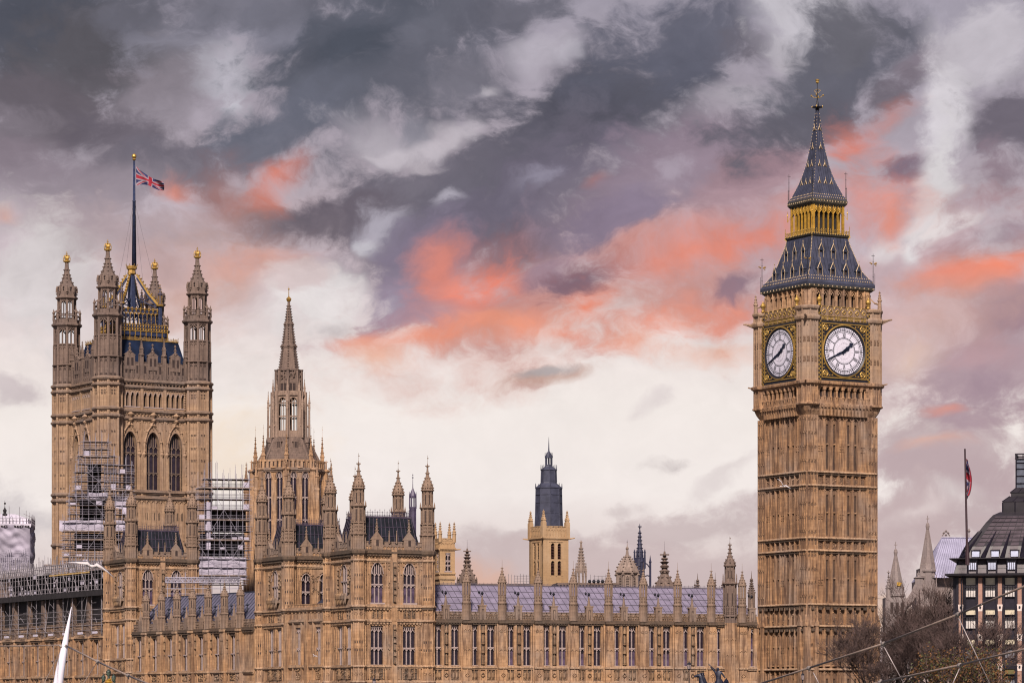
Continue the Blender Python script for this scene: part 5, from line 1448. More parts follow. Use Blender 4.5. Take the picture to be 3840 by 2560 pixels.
    for c in corners:
        oct_stage(st, 0, z(1441), r0, c, rib=.32)
        for i in range(8):
            st.M = T(c[0], c[1], 0) @ RZ(math.pi/4*i) @ T(0, -r0*.86, 0)
            st.fb(-.1, .1, 0, .16, 0, z(1445)); st.fb(-.62, -.5, 0, .12, 0, z(1445)); st.fb(.5, .62, 0, .12, 0, z(1445))
            for yy in (1490, 1500, 1640, 1690, 1735, 1780, 1830, 1560):
                for e in (-.55, .05): 
                    st.m = 1
                    for q in (0, .26): st.fb(e + q, e + q + .17, .02, .05, z(yy), z(yy) + .35)
                    st.m = 0
                st.fb(-.9, .9, 0, .1, z(yy) + .4, z(yy) + .55)
            st.M = None
        for yy in (1873, 1850, 1579, 1552, 1463, 1441, 2040): tr.lathe([(z(yy) - .5, r0), (z(yy) - .1, r0 + .42), (z(yy) + .2, r0 + .42), (z(yy) + .5, r0*.98)], 8, c)
    st.build('wall', [STONE_V, SLIT], root); tr.build('string_course', STONE_G, root); cr.build('carved_panel', [STONE_V, GRIME], root); up.build('parapet', [STONE_P, SLIT], root)
    # turret tops
    t = MB(); z0 = z(1441)
    zz = lambda y: z(y) - z0
    oct_stage(t, 0, zz(1362), 2.78, rib=.3)
    for i in range(8):
        t.M = RZ(math.pi/4*i) @ T(0, -2.4, 0)
        t.fb(-.09, .09, 0, .14, 0, zz(1283))
        for e in (-.5, .5):
            t.m = 1
            for q in (-.2, .08): t.fb(e + q - .05, e + q + .15, .05, .08, zz(1378), zz(1372)); t.fb(e + q - .05, e + q + .15, .05, .08, zz(1428), zz(1422))
            t.m = 0
            ribs(t, e - .4, e + .4, .4, zz(1368), 1, .1, .1)
            ribs(t, e - .4, e + .4, zz(1355), zz(1290), 1, .1, .1)
    t.M = None
    t.lathe([(zz(1364), 2.8), (zz(1361), 3.05), (zz(1358), 3.05), (zz(1356), 2.75)], 8)
    oct_stage(t, zz(1358), zz(1282), 2.72, rib=.3)
    t.lathe([(zz(1285), 2.7), (zz(1282), 2.78), (zz(1279), 2.7)], 8)
    oct_open(t, zz(1282), zz(1215), 2.75, col_r=.30, deck=.35)
    t.lathe([(zz(1218), 2.75), (zz(1210), 3.2), (zz(1204), 3.2), (zz(1201), 2.85)], 8)
    oct_stage(t, zz(1203), zz(1186), 2.78, rib=.26)
    for i in range(8):                                   # pierced crown with pinnacles
        a = math.pi/8 + math.pi/4*i; c = (2.72*math.cos(a), 2.72*math.sin(a))
        t.lathe([(zz(1190), .3), (zz(1165), .22), (zz(1163), .34), (zz(1160), .34), (zz(1157), .2), (zz(1146), .04)], 5, c)
        b = a + math.pi/4; c2 = (2.72*math.cos(b), 2.72*math.sin(b)); t.tube((c[0], c[1], zz(1174)), (c2[0], c2[1], zz(1174)), .14)
        t.tube((c[0], c[1], zz(1160)), (c[0]*.72, c[1]*.72, zz(1150)), .13)
    oct_open(t, zz(1188), zz(1108), 1.95, col_r=.21, trans=(.28,), deck=.35)
    t.lathe([(zz(1112), 1.95), (zz(1106), 2.35), (zz(1102), 2.35), (zz(1099), 2.05)], 8)
    pr = [(zz(1099), 2.05), (zz(1080), 2.05), (zz(1066), 1.9), (zz(1055), 1.5), (zz(1035), .98), (zz(1010), .6), (zz(985), .42)]
    t.lathe(pr + [(zz(966), .36)], 8); crockets(t, pr, 8, .22, step=.7)
    for i in range(8):
        a = math.pi/4*i; t.m = 1; t.octa((1.88*math.cos(a), 1.88*math.sin(a), zz(1075)), .22, 1.5); t.m = 0
        t.octa((1.98*math.cos(a), 1.98*math.sin(a), zz(1064)), .25, 1.1)
        a += math.pi/8; t.lathe([(zz(1084), .3), (zz(1068), .24), (zz(1058), .04)], 5, (2.05*math.cos(a), 2.05*math.sin(a)))
    tm = t.mesh('corner_turret', [STONE_P, SLIT])
    g = MB()
    g.lathe([(zz(970), .4), (zz(966), .75), (zz(962), .75), (zz(960), .5)], 8); g.ball((0, 0, zz(952)), .54, 10, 6)
    for i in range(8):
        a = math.pi/4*i; g.path([(.72*math.cos(a), .72*math.sin(a), zz(962)), (.78*math.cos(a), .78*math.sin(a), zz(953)), (.55*math.cos(a), .55*math.sin(a), zz(943)), (0, 0, zz(941))], .07)
    g.tube((0, 0, zz(942)), (0, 0, zz(926)), .12, .03, 5); g.box(-.22, .22, -.06, .06, zz(936), zz(934)); g.octa((0, 0, zz(930)), .15)
    gm = g.mesh('gold_crown', GOLD)
    for c in corners:
        o = place('corner_turret', tm, root, T(c[0], c[1], z0)); place('gold_crown', gm, o)
    # navy roof
    rf = MB(); rf.sq([(z(1425), 8.6), (z(1380), 8.5), (z(1285), 7.2), (z(1283), 7.2)])
    rf.sq([(z(1290), 5.4), (z(1258), 5.3)]); rf.build('iron_roof', NAVYR, root)
    gg = MB()
    for k in range(4):
        gg.M = RZ(-math.pi/2*k)
        gg.m = 0; gg.fb(-7.25, 7.25, 7.15, 7.3, z(1284), z(1281)); cresting(gg, (-7.2, -7.2, z(1281)), (7.2, -7.2, z(1281)), .75, .55, .06)
        # gilded gallery round the lantern
        h = 5.5
        gg.fb(-h, h, h - .1, h + .15, z(1246), z(1243)); gg.fb(-h, h, h - .1, h + .15, z(1236), z(1234)); gg.fb(-h, h, h - .1, h + .1, z(1222), z(1220))
        for j in range(19):
            u = -h + 2*h*j/18; gg.lathe([(z(1280), .03), (z(1262), .1), (z(1245), .1)], 4, (u, -h - .1)) if j % 2 == 0 else None
            gg.octa((u, -h - .12, z(1240)), .2, 1.3); gg.octa((u, -h - .12, z(1228)), .22, 1.2); gg.lathe([(z(1220), .07), (z(1213), .02)], 4, (u, -h))
        gg.m = 1; gg.fb(-h, h, h - .5, h, z(1262), z(1221)); gg.m = 0
        # lantern arcade
        q = 4.3
        for j in range(10):
            u = -q + 2*q*j/9; gg.m = 1; gg.fb(u - .13, u + .13, q - .25, q, z(1222), z(1165)); gg.m = 0; gg.fb(u - .04, u + .04, q, q + .06, z(1222), z(1172))
            for yy in (1212, 1200, 1188, 1176): gg.octa((u, -q - .04, z(yy)), .11, 1.5)
            if j < 9:
                for sg in (-1, 1): gg.tube((u + q/9 + sg*q/9, -q, z(1182)), (u + q/9, -q, z(1172)), .09)
                gg.octa((u + q/9, -q, z(1166)), .26); gg.octa((u + q/9, -q, z(1158)), .2, 1.4)
        gg.m = 1; gg.fb(-q, q, q - .3, q - .05, z(1172), z(1160)); gg.m = 0; gg.fb(-q, q, q - .1, q + .1, z(1161), z(1159))
        gg.m = 1; gg.fb(-q, q, q - .2, q - .1, z(1204), z(1201)); gg.m = 0
    gg.M = None
    for sx in (-1, 1):
        for sy in (-1, 1):
            c = (sx*4.4, sy*4.4)
            gg.m = 1; gg.lathe([(z(1262), .5), (z(1145), .42)], 8, c); gg.m = 0; gg.lathe([(z(1145), .8), (z(1141), .85), (z(1138), .5)], 8, c)
            gg.m = 2; gg.lathe([(z(1138), .42), (z(1105), .36), (z(1103), .5), (z(1099), .5), (z(1096), .3), (z(1066), .05)], 6, c); gg.m = 0
            for i in range(6): a = math.pi/3*i; gg.lathe([(z(1136), .07), (z(1106), .07)], 4, (c[0] + .42*math.cos(a), c[1] + .42*math.sin(a)))
            gg.octa((c[0], c[1], z(1066)), .2); crockets(gg, [(z(1096), .34), (z(1070), .1)], 6, .13, c, step=.5)
            # gilded flying ribs rising to the pole collar
            p = [Vector((sx*4.5, sy*4.5, z(1150))), Vector((sx*2.6, sy*2.6, z(1095))), Vector((sx*.75, sy*.75, z(1022)))]
            gg.m = 3; gg.path(p, .3, 4, .24); gg.m = 1; gg.path([q_ + Vector((0, 0, -.75)) for q_ in p], .2, 4); gg.m = 3
            for a, b in zip(p, p[1:]):
                n = int((b - a).length/.8)
                for i in range(n): w = a + (b - a)*i/n; gg.octa((w.x + sx*.12, w.y + sy*.12, w.z + .42), .26, .9)
            gg.m = 1; gg.path([Vector((sx*.4, sy*.4, z(1140))), Vector((sx*3.1, sy*3.1, z(1112)))], .13); gg.path([Vector((sx*3.8, sy*3.8, z(1150))), Vector((sx*.5, sy*.5, z(1112)))], .13); gg.m = 0
    gg.m = 1; gg.lathe([(z(1160), .95), (z(1100), .85), (z(1024), .6)], 8); gg.m = 0
    gg.lathe([(z(1024), .5), (z(1020), .95), (z(1006), .75), (z(1002), 1.05), (z(994), 1.1), (z(990), .95)], 8)
    for i in range(8): a = math.pi/4*i; gg.tube((1.05*math.cos(a), 1.05*math.sin(a), z(996)), (1.3*math.cos(a), 1.3*math.sin(a), z(984)), .07)
    gg.build('gilded_lantern', [GOLD2, NAVY, LEADP, GOLD], root)
    # flagpole and its flag are things of their own
    fp = thing('flagpole', 'tall dark flagpole with a gold ball on top of the big square tower', 'flagpole', (PX(494, YC) + PXO, YC, z(1000)), 0)
    b = MB(); b.lathe([(0, .5), (z(748) - z(1000), .33), (z(748) - z(1000) + .1, .42), (z(745) - z(1000), .42), (z(744) - z(1000), .28), (z(594) - z(1000), .2)], 10)
    b.build('pole', NAVY, fp, smooth=True)
    b = MB(); b.lathe([(z(594) - z(1000), .15), (z(589) - z(1000), .42), (z(586) - z(1000), .3)], 10); b.ball((0, 0, z(577) - z(1000)), .5, 12, 8); b.tube((0, 0, z(570) - z(1000)), (0, 0, z(567) - z(1000)), .1); b.build('gold_ball', GOLD, fp)
    b = MB()
    for (x, y) in ((-3.6, 0), (-1.9, -2), (2.2, -2), (4.4, 1)): b.tube((0, 0, z(740) - z(1000)), (x, y, z(1075) - z(1000)), .028, n=3)
    b.build('stay_wire', STEELD, fp)
STONE_V = stone('great_tower_limestone', (.355,.238,.155), (.28,.187,.125), (.16,.095,.06), bw=1.4, bh=.6, grey=(.27,.20,.17))
NAVYR = plain('navy_iron_roof', (.007,.014,.038), .7, var=.6, scale=.5, spec=.15)
GOLD2 = plain('weathered_gilding', (.30,.18,.045), .5, metal=.3, var=.4, scale=2)
PXO = .5
square_tower()
def flag(name, label, org, Wd, Hd, fold, droop):
    """union flag cloth flying from its hoist edge"""
    nu, nv = 72, 40; vs = []; fs = []; mi = []
    for j in range(nv + 1):
        for i in range(nu + 1):
            a, b = i/nu, j/nv; vs.append(fold(a, b))
    def colour(a, b):
        x = (a - .5)*2; y = (b - .5)*1.0
        if abs(y) < .1 or abs(x) < .1: return 1
        if abs(y) < .1667 or abs(x) < .1667: return 0
        d = 1/math.hypot(1, .5)
        n1 = (y - .5*x)*d; n2 = (y + .5*x)*d
        if x < 0:                                    # counterchanged saltire
            r1 = -.0667 < n1 < 0 if True else 0; r2 = 0 < n2 < .0667
            r1, r2 = (0 < -n1 < .0667), (0 < -n2 < .0667)
            r2 = 0 < n2 < .0667; r1 = 0 < -n1 < .0667
        else: r1 = 0 < n1 < .0667; r2 = 0 < -n2 < .0667
        if r1 or r2: return 1
        if abs(n1) < .1 or abs(n2) < .1: return 0
        return 2
    mb = MB()
    for j in range(nv):
        for i in range(nu):
            fs.append((j*(nu+1)+i, j*(nu+1)+i+1, (j+1)*(nu+1)+i+1, (j+1)*(nu+1)+i)); mi.append(colour((i+.5)/nu, (j+.5)/nv))
    mb.v = vs; mb.f = fs; mb.mi = mi
    o = mb.build(name, [FW, FRED, FBLUE], None, smooth=True); o.location = org
    return tag(o, label, 'flag', 'union flags')
FW = plain('flag_white', (.26,.215,.26), .8, var=.1); FRED = plain('flag_red', (.27,.013,.028), .8, var=.15); FBLUE = plain('flag_blue', (.018,.022,.085), .8, var=.15)
def fold1(a, b):
    x = 5.75*a; top = 2.05 - 3.7*a**.75 - .2*math.sin(a*5.2)*a; bot = -2.05 - .8*a*a + .3*math.sin(a*6)
    zz = bot + (top - bot)*b
    if top < bot + .5: zz = bot + .5*b
    return (x + .15*math.sin(b*3)*a, .95*math.sin(a*9 + b*2.6)*a**.7 + .3*a, zz)
flag('flag', 'large union flag flying from the tall dark flagpole above the square tower', (PX(494, 667) + PXO + .42, 667, PZ(650, 664)), 6, 4, fold1, 0)

# ---------------------------------------------------------------- octagonal spire tower
def spire_tower():
    YC = 600.0; root = thing('spire_tower', 'slender octagonal stone tower with open lantern and tall crocketed spire', 'tower', (PX(1083, YC), YC, 0), R(0))
    z = lambda y: PZ(y, YC); k = YC / F
    RB = 128*k/.95
    st = MB(); tr = MB(); rot = math.pi/8
    # body: eight faces with paired tall windows
    ap = RB*math.cos(math.pi/8); half = RB*math.sin(math.pi/8)
    MR = RZ(math.pi/8)                                   # an angle of the octagon faces the river
    bt = z(1768)
    for i in range(8):
        M = MR @ RZ(math.pi/4*i) @ T(0, -ap, 0); st.M = tr.M = M
        ops = [(-1.15, 1.25, z(2030), z(1776), 1.1), (1.15, 1.25, z(2030), z(1776), 1.1)]
        wall(st, -half, half, z(2050), z(1766), ops, t=.7); st.fb(-half, half, -.7, 0, 0, z(2050))
        if i in (7, 0, 6, 1):
            for (u, w, a, b, r) in ops:
                window(root, M, u, a, w, b - a, 2, (.3, .63), r, mul=.16, depth=.4)
        for (u, w, a, b, r) in ops: st.path([(u - w/2 - .2, -.06, b - r - .3)] + [(u + (w/2 + .2)*(-1 + j/4), -.08, b - r + (r + .3)*max(0, 1 - (-1 + j/4)**2)**.62) for j in range(9)] + [(u + w/2 + .2, -.06, b - r - .3)], .11)
        string(tr, -half, half, z(1770), .5, .4); 
        for j in range(6): u = -half + 2*half*(j + .5)/6; st.fb(u - .24, u + .24, -.3, .1, z(1768), z(1731)); st.m = 1; st.fb(u + .26, u + .42, -.2, 0, z(1760), z(1736)); st.m = 0
        st.fb(-half, half, -.4, -.1, z(1768), z(1735)); st.fb(-half, half, -.4, .12, z(1737), z(1730)); st.lathe([(z(1770), .1), (z(1762), .6), (z(1756), .1)], 5, (0, -.1))
    st.M = tr.M = None
    # angle buttresses and pinnacles, outer fliers
    for i in range(8):
        a = MR.to_euler().z + math.pi/4*i + math.pi/8 - math.pi/2
        d = Vector((math.cos(a), math.sin(a), 0)); c = d*(RB + .1)
        st.lathe([(0, .8), (z(1900), .72), (z(1768), .62)], 6, (c.x, c.y), a); st.lathe([(z(1774), .62), (z(1768), .9), (z(1764), .9), (z(1760), .55)], 6, (c.x, c.y), a)
        e = d*(RB*.93); pinnacle(st, (e.x, e.y), z(1768), z(1632) - z(1768), .40, 6); vane(st, (e.x, e.y), z(1634), 1.8, .02, .1)
        f = d*(RB + .25); st.lathe([(z(1768), .25), (z(1735), .2), (z(1724), .02)], 4, (f.x, f.y)); st.box(f.x - .35, f.x + .35, f.y - .1, f.y + .1, z(1733), z(1731))
        g = d*(RB + 1.25); st.lathe([(0, .6), (z(1850), .5), (z(1842), .58), (z(1835), .36)], 6, (g.x, g.y), a); pinnacle(st, (g.x, g.y), z(1838), z(1730) - z(1838), .36, 6)
        st.path([tuple(g + Vector((0, 0, z(1862)))), tuple(d*(RB + .6) + Vector((0, 0, z(1830)))), tuple(d*RB + Vector((0, 0, z(1815))))], .3)
        for q in (.3, .7): st.octa(tuple(g + (d*RB - g)*q + Vector((0, 0, z(1850 - 40*q)))), .35)
    st.build('lower_wall', [STONE, SLIT], root); tr.build('string_course', STONE_G, root)
    # stepped stone skirt
    sk = MB(); r1, r2 = 108*k/.95, 64*k/.95
    n = 10; prof = []
    for j in range(n): 
        q = j/n; prof += [(z(1735) + (z(1642) - z(1735))*q, r1 + (r2*1.06 - r1)*q), (z(1735) + (z(1642) - z(1735))*(j + .85)/n, r1 + (r2*1.06 - r1)*q - .06)]
    prof.append((z(1642), r2*1.05)); sk.lathe(prof, 8, rot=0 + math.pi/4*0)
    for i in range(8):
        a = math.pi/4*i; d = Vector((math.cos(a), math.sin(a), 0)); sk.tube(tuple(d*(r1 + .1) + Vector((0, 0, z(1735)))), tuple(d*r2 + Vector((0, 0, z(1640)))), .28, .24, 5)
        M = RZ(math.pi/4*i + math.pi/8) @ T(0, -(r1 + r2)/2*.87, 0); sk.M = M
        sk.fb(-.5, .5, -.9, .35, z(1700), z(1662)); sk.add([(-.65,-.4,z(1662)),(.65,-.4,z(1662)),(0,-.4,z(1642)),(-.65,1.2,z(1662)),(.65,1.2,z(1662)),(0,1.2,z(1642))], [(0,1,2),(0,2,5,3),(1,4,5,2)])
        sk.m = 1; sk.fb(-.26, -.04, .35, .37, z(1683), z(1656)); sk.fb(.04, .26, .35, .37, z(1683), z(1656)); sk.m = 0
        sk.M = None
    sk.build('stone_skirt', [STONE_P, SLIT], root)
    # open lantern
    ln = MB(); r3 = 62*k/.95
    for i in range(8):
        a = math.pi/4*i; d = Vector((math.cos(a), math.sin(a), 0)); c = d*r3*.93
        ln.lathe([(z(1645), .48), (z(1470), .40)], 6, (c.x, c.y), a); ln.lathe([(z(1645), .45), (z(1530), .38), (z(1526), .3)], 4, (d.x*r3*.95, d.y*r3*.95), a)
        M = RZ(a + math.pi/8) @ T(0, -r3*.9*math.cos(math.pi/8), 0); ln.M = M; hf = r3*.9*math.sin(math.pi/8)
        wd = hf*1.45
        wall(ln, -hf, hf, z(1618), z(1470), [(0, wd, z(1617), z(1494), .9)], t=.3); ln.fb(-hf, hf, -.6, .05, z(1645), z(1617))
        for u in (-wd/6, wd/6): ln.fb(u - .045, u + .045, -.2, -.08, z(1617), z(1498))
        ln.fb(-wd/2, wd/2, -.2, -.04, z(1567), z(1562)); ln.fb(-wd/2, wd/2, -.2, -.08, z(1515), z(1512))
        for u in (-wd/3, 0, wd/3): ln.tube((u - wd/6, .14, z(1519)), (u, .14, z(1512)), .06); ln.tube((u + wd/6, .14, z(1519)), (u, .14, z(1512)), .06); ln.tube((u - wd/6, .14, z(1510)), (u, .14, z(1503)), .05)
        ln.fb(-hf, hf, 0, .25, z(1486), z(1480)); ln.fb(-.5, .5, -.1, .12, z(1479), z(1469)); 
        for u in (-.9, .9): ln.m = 1; ln.fb(u - .12, u + .12, .02, .04, z(1479), z(1469)); ln.m = 0
        ln.M = None
        # outer pinnacles with fliers
        g = d*(77*k); ln.lathe([(z(1645), .24), (z(1530), .2), (z(1528), .3), (z(1524), .2)], 5, (g.x, g.y)); pinnacle(ln, (g.x, g.y), z(1540), z(1465) - z(1540), .26, 4)
        ln.path([tuple(g + Vector((0, 0, z(1525)))), tuple(d*(68*k) + Vector((0, 0, z(1516)))), tuple(d*(61*k) + Vector((0, 0, z(1512))))], .16); ln.path([tuple(g + Vector((0, 0, z(1602)))), tuple(d*(60*k) + Vector((0, 0, z(1592))))], .2)
        p = d*(59*k); pinnacle(ln, (p.x, p.y), z(1478), z(1420) - z(1478), .26, 4); vane(ln, (p.x, p.y), z(1422), 1.4, .02, .05)
    ln.build('open_lantern', [STONE_G2, SLIT], root)
    # drum below the spire
    dr = MB(); r4 = 47*k/.95
    for i in range(8):
        a = math.pi/4*i; d = Vector((math.cos(a), math.sin(a), 0)); c = d*r4*.96
        dr.lathe([(z(1475), .34), (z(1392), .28), (z(1390), .36), (z(1386), .36)], 6, (c.x, c.y), a)
        M = RZ(a + math.pi/8) @ T(0, -r4*.9*math.cos(math.pi/8), 0); dr.M = M; hf = r4*.9*math.sin(math.pi/8)
        dr.m = 1; dr.fb(-hf*.75, -.08, -.03, .02, z(1466), z(1438)); dr.fb(.08, hf*.75, -.03, .02, z(1466), z(1438)); dr.m = 0
        dr.fb(-.08, .08, -.1, .16, z(1470), z(1395)); dr.fb(-hf, hf, -.1, .1, z(1440), z(1434)); 
        bits(dr, -hf*.7, hf*.7, z(1425), z(1398), 12, .22, .1, i); dr.fb(-hf, hf, -.1, .2, z(1392), z(1387))
        dr.M = None
    dr.lathe([(z(1475), r4*.9), (z(1387), r4*.86)], 8, rot=0)
    dr.build('drum', [STONE_P, SLIT], root)
    sp = MB(); pr = [(z(1390), 36*k/.95), (z(1303), 24.5*k/.95)]; pr2 = [(z(1296), 24*k/.95), (z(1219), 14.5*k/.95)]; pr3 = [(z(1213), 13.5*k/.95), (z(1143), 5*k)]
    for q in (pr, pr2, pr3): sp.lathe(q, 8, rot=0); crockets(sp, q, 8, .17, rot=0, step=.48)
    for (y, r) in ((1299, 26), (1216, 15)): sp.lathe([(z(y) - .4, r*k), (z(y) - .2, r*k*1.12), (z(y) + .2, r*k*1.12), (z(y) + .4, r*k*.95)], 8, rot=0); [sp.octa((r*k*1.1*math.cos(math.pi/4*i), r*k*1.1*math.sin(math.pi/4*i), z(y)), .26) for i in range(8)]
    sp.lathe([(z(1146), .28), (z(1130), .25)], 8)
    sp.build('spire', [STONE_P], root)
    g = MB(); g.lathe([(z(1131), .25), (z(1129), .42), (z(1127), .2)], 8); g.ball((0, 0, z(1121)), .34); g.lathe([(z(1117), .1), (z(1088), .06), (z(1080), .04), (z(1074), .02)], 6)
    for i in range(8): a = math.pi/4*i; g.path([(.3*math.cos(a), .3*math.sin(a), z(1129)), (.46*math.cos(a), .46*math.sin(a), z(1121)), (.1*math.cos(a), .1*math.sin(a), z(1113))], .05)
    g.ball((0, 0, z(1084)), .17); g.build('gold_orb', GOLD2, root)
STONE_G2 = stone('lantern_limestone', (.30,.215,.165), (.26,.185,.145), (.13,.09,.075), grey=(.22,.18,.165))
spire_tower()

# ---------------------------------------------------------------- cleaned stone tower with a lead lantern
def vent_tower():
    YC = 560.0; root = thing('ventilation_tower', 'pale square stone tower capped by a tiered blue lead lantern', 'tower', (PX(2058, YC), YC, 0), R(28.4))
    z = lambda y: PZ(y, YC); H = 2.53
    st = MB(); tr = MB()
    for k in range(4):
        M = FM(k, H); st.M = tr.M = M
        ops = [(-.6, .72, z(2098), z(2038), .35), (.72, .72, z(2098), z(2038), .35)]
        ops2 = [(-.6, .72, z(2158), z(2104), .35), (.72, .72, z(2158), z(2104), .35)]
        e = H - .003*(k % 2)
        wall(st, -e, e, z(2101), z(2025), ops, t=.5); wall(st, -e, e, z(2162), z(2101), ops2, t=.5); st.fb(-e, e, -.5, 0, z(2600), z(2162)); st.fb(-e, e, -.5, 0, z(2025), z(1990))
        if k < 2:
            for (u, w, a, b, r) in ops + ops2:
                f = MB()
                for j in range(9): f.add([(-w/2, .34, (b-a-.3)*j/9), (w/2, .34, (b-a-.3)*j/9), (w/2, .12, (b-a-.3)*j/9 + .02), (-w/2, .12, (b-a-.3)*j/9 + .02), (-w/2, .34, (b-a-.3)*j/9 + .1), (w/2, .34, (b-a-.3)*j/9 + .1)], [(0,1,2,3),(3,2,5,4)])
                f.m = 1; f.fb(-w/2, w/2, -.42, -.4, 0, b - a)
                f.build('louvre', [LOUV, SLIT], root, M=M @ T(u, 0, a))
        for u in (-1.1, .06, 1.22): st.fb(u - .09, u + .09, -.05, .06, z(2160), z(2030))
        st.fb(-1.3, 1.4, -.05, .1, z(2034), z(2030))
        battlement(st, -e, e, z(1990), z(1974), .7, .3, .35, .05); ribs(st, -2.2, 2.2, z(2010), z(1985), 8, .09, .06)
        string(tr, -e, e, z(2021), .3, .22)
    st.M = tr.M = None
    for sx in (-1, 1):
        for sy in (-1, 1):
            c = (sx*2.35, sy*2.35)
            st.box(c[0] - .38, c[0] + .38, c[1] - .38, c[1] + .38, z(2020), z(1960)); pinnacle(st, c, z(1975), z(1916) - z(1975), .42, 4, math.pi/4, .12); finial(st, c, z(1928), .7, .2)
            tr.tube((sx*2.4, sy*2.4, z(2022)), (sx*3.35, sy*3.35, z(2018)), .17, .1, 5)
    st.build('wall', [STONE_Y, SLIT], root); tr.build('string_course', STONE_Y, root)
    ld = MB(); k = YC/F/.95
    ld.lathe([(z(1990), 52*k), (z(1975), 50*k), (z(1940), 48*k), (z(1833), 46*k), (z(1831), 48*k), (z(1828), 48*k), (z(1812), 30*k), (z(1808), 28.5*k), (z(1764), 27*k), (z(1763), 29*k), (z(1760), 29*k), (z(1750), 15*k), (z(1745), 13*k), (z(1742), 13*k)], 8)
    oct_open(ld, z(1743), z(1708), 12.5*k, col_r=.1, mid=False, deck=.15); ld.lathe([(z(1716), 14*k), (z(1713), 14*k), (z(1700), 8*k), (z(1690), 2.5*k), (z(1668), .08), (z(1638), .02)], 8)
    for i in range(8):
        a = math.pi/8 + math.pi/4*i; ca, sa = math.cos(a), math.sin(a)
        ld.path([(50*k*ca, 50*k*sa, z(1975)), (48*k*ca, 48*k*sa, z(1940)), (46*k*ca, 46*k*sa, z(1832))], .1); ld.lathe([(z(1832), .12), (z(1812), .05)], 4, (47*k*ca, 47*k*sa))
        ld.path([(28.5*k*ca, 28.5*k*sa, z(1808)), (27*k*ca, 27*k*sa, z(1764))], .08); ld.lathe([(z(1764), .1), (z(1742), .04)], 4, (28*k*ca, 28*k*sa)); ld.lathe([(z(1716), .06), (z(1696), .02)], 4, (13.5*k*ca, 13.5*k*sa))
        b = a + math.pi/8
        for q in (-.33, 0, .33): 
            c = a + math.pi/8 + q*.75; f = .93/ math.cos(q*.75)
            ld.path([(48*k*f*math.cos(c), 48*k*f*math.sin(c), z(1950)), (43.2*k*f*math.cos(c), 43.2*k*f*math.sin(c), z(1834))], .05); ld.path([(26.3*k*f*math.cos(c), 26.3*k*f*math.sin(c), z(1806)), (25*k*f*math.cos(c), 25*k*f*math.sin(c), z(1766))], .045)
    for y in (1925, 1885, 1855): ld.lathe([(z(y) - .05, 48*k), (z(y), 48.6*k), (z(y) + .05, 48*k)], 8)
    ld.build('lead_lantern', LEAD, root)
LOUV = plain('dark_louvre', (.075,.03,.03), .7, var=.3)
vent_tower()

# ---------------------------------------------------------------- lesser roof features behind the ranges
def small(name, label, cat, px, Y, rot=0, group=None): return thing(name, label, cat, (PX(px, Y), Y, 0), rot, group)
def ogee(name, label, px, Y, yt, yb, half, mat, ych):
    root = small(name, label, 'turret', px, Y); z = lambda y: PZ(y, Y); k = Y/F; H = half*k/.95
    mb = MB(); hh = z(yt) - z(yb)
    pr = [(z(yb), H), (z(yb) + hh*.14, H*.92), (z(yb) + hh*.28, H*.66), (z(yb) + hh*.42, H*.40), (z(yb) + hh*.58, H*.27), (z(yb) + hh*.86, H*.16)]
    mb.lathe([(z(2600), H*.95), (z(yb) - .4, H*.95), (z(yb) - .3, H*1.12), (z(yb), H*1.12)] + pr + [(z(yt), H*.08)], 8)
    crockets(mb, pr, 8, H*.14, step=hh*.085)
    for q in (.44, .58, .72): mb.lathe([(z(yb) + hh*q, H*.3), (z(yb) + hh*(q + .015), H*.48), (z(yb) + hh*(q + .03), H*.22)], 8)
    finial(mb, (0, 0), z(yb) + hh*.80, hh*.2, H*.42)
    for i in range(8): a = math.pi/4*i; bits(mb, 0, 0, 0, 0, 0, 1); mb.lathe([(z(yb) - .2, H*.13), (z(yb) + hh*.1, H*.1), (z(yb) + hh*.17, .01)], 5, (H*1.02*math.cos(a), H*1.02*math.sin(a)))
    mb.build('turret_cap', [mat], root)
    v = MB(); v.tube((0, 0, z(yt)), (0, 0, z(ych)), .035, .015); v.build('rod', STEELD, root)
ogee('ogee_turret', 'grey stone ogee turret cap rising over the left end of the lavender roof', 1752, 478, 2055, 2182, 33, STONE_P, 2022)
ogee('ogee_turret', 'broad mottled stone ogee cap near the right end of the lavender roof', 2492, 520, 2066, 2216, 39, STONE_P, 2028)
def louvred_turret():
    Y = 476; root = small('louvred_turret', 'pale square stone turret with a louvred window beside the nearest pavilion', 'turret', 1668, Y, R(20)); z = lambda y: PZ(y, Y); k = Y/F
    H = 1.18; st = MB()
    for q in range(4):
        M = FM(q, H); st.M = M; e = H - .003*(q % 2)
        wall(st, -e, e, z(2150), z(2062), [(.1, .8, z(2140), z(2072), 0)], t=.4); st.fb(-e, e, -.4, 0, z(2600), z(2150)); st.fb(-e, e, -.4, 0, z(2062), z(2030))
        battlement(st, -e, e, z(2030), z(2018), .5, .25, .3, .03); ribs(st, -1, 1, z(2055), z(2034), 4, .08, .06)
        string(st, -e, e, z(2060), .3, .25); string(st, -e, e, z(2152), .25, .18); st.fb(-e, e, -.3, .16, z(2172), z(2160))
        if q in (0, 1): window(root, M, .1, z(2140), .8, z(2072) - z(2140), 2, (.3, .55), 0, mul=.12, depth=.3)
    st.M = None
    for sx in (-1, 1):
        for sy in (-1, 1): pinnacle(st, (sx*1.1, sy*1.1), z(2034), z(1955) - z(2034), .28, 6, None, .11)
    st.tube((1.2, -1.2, z(2061)), (1.9, -1.7, z(2060)), .13, .08)
    st.build('wall', [STONE_Y], root)
louvred_turret()
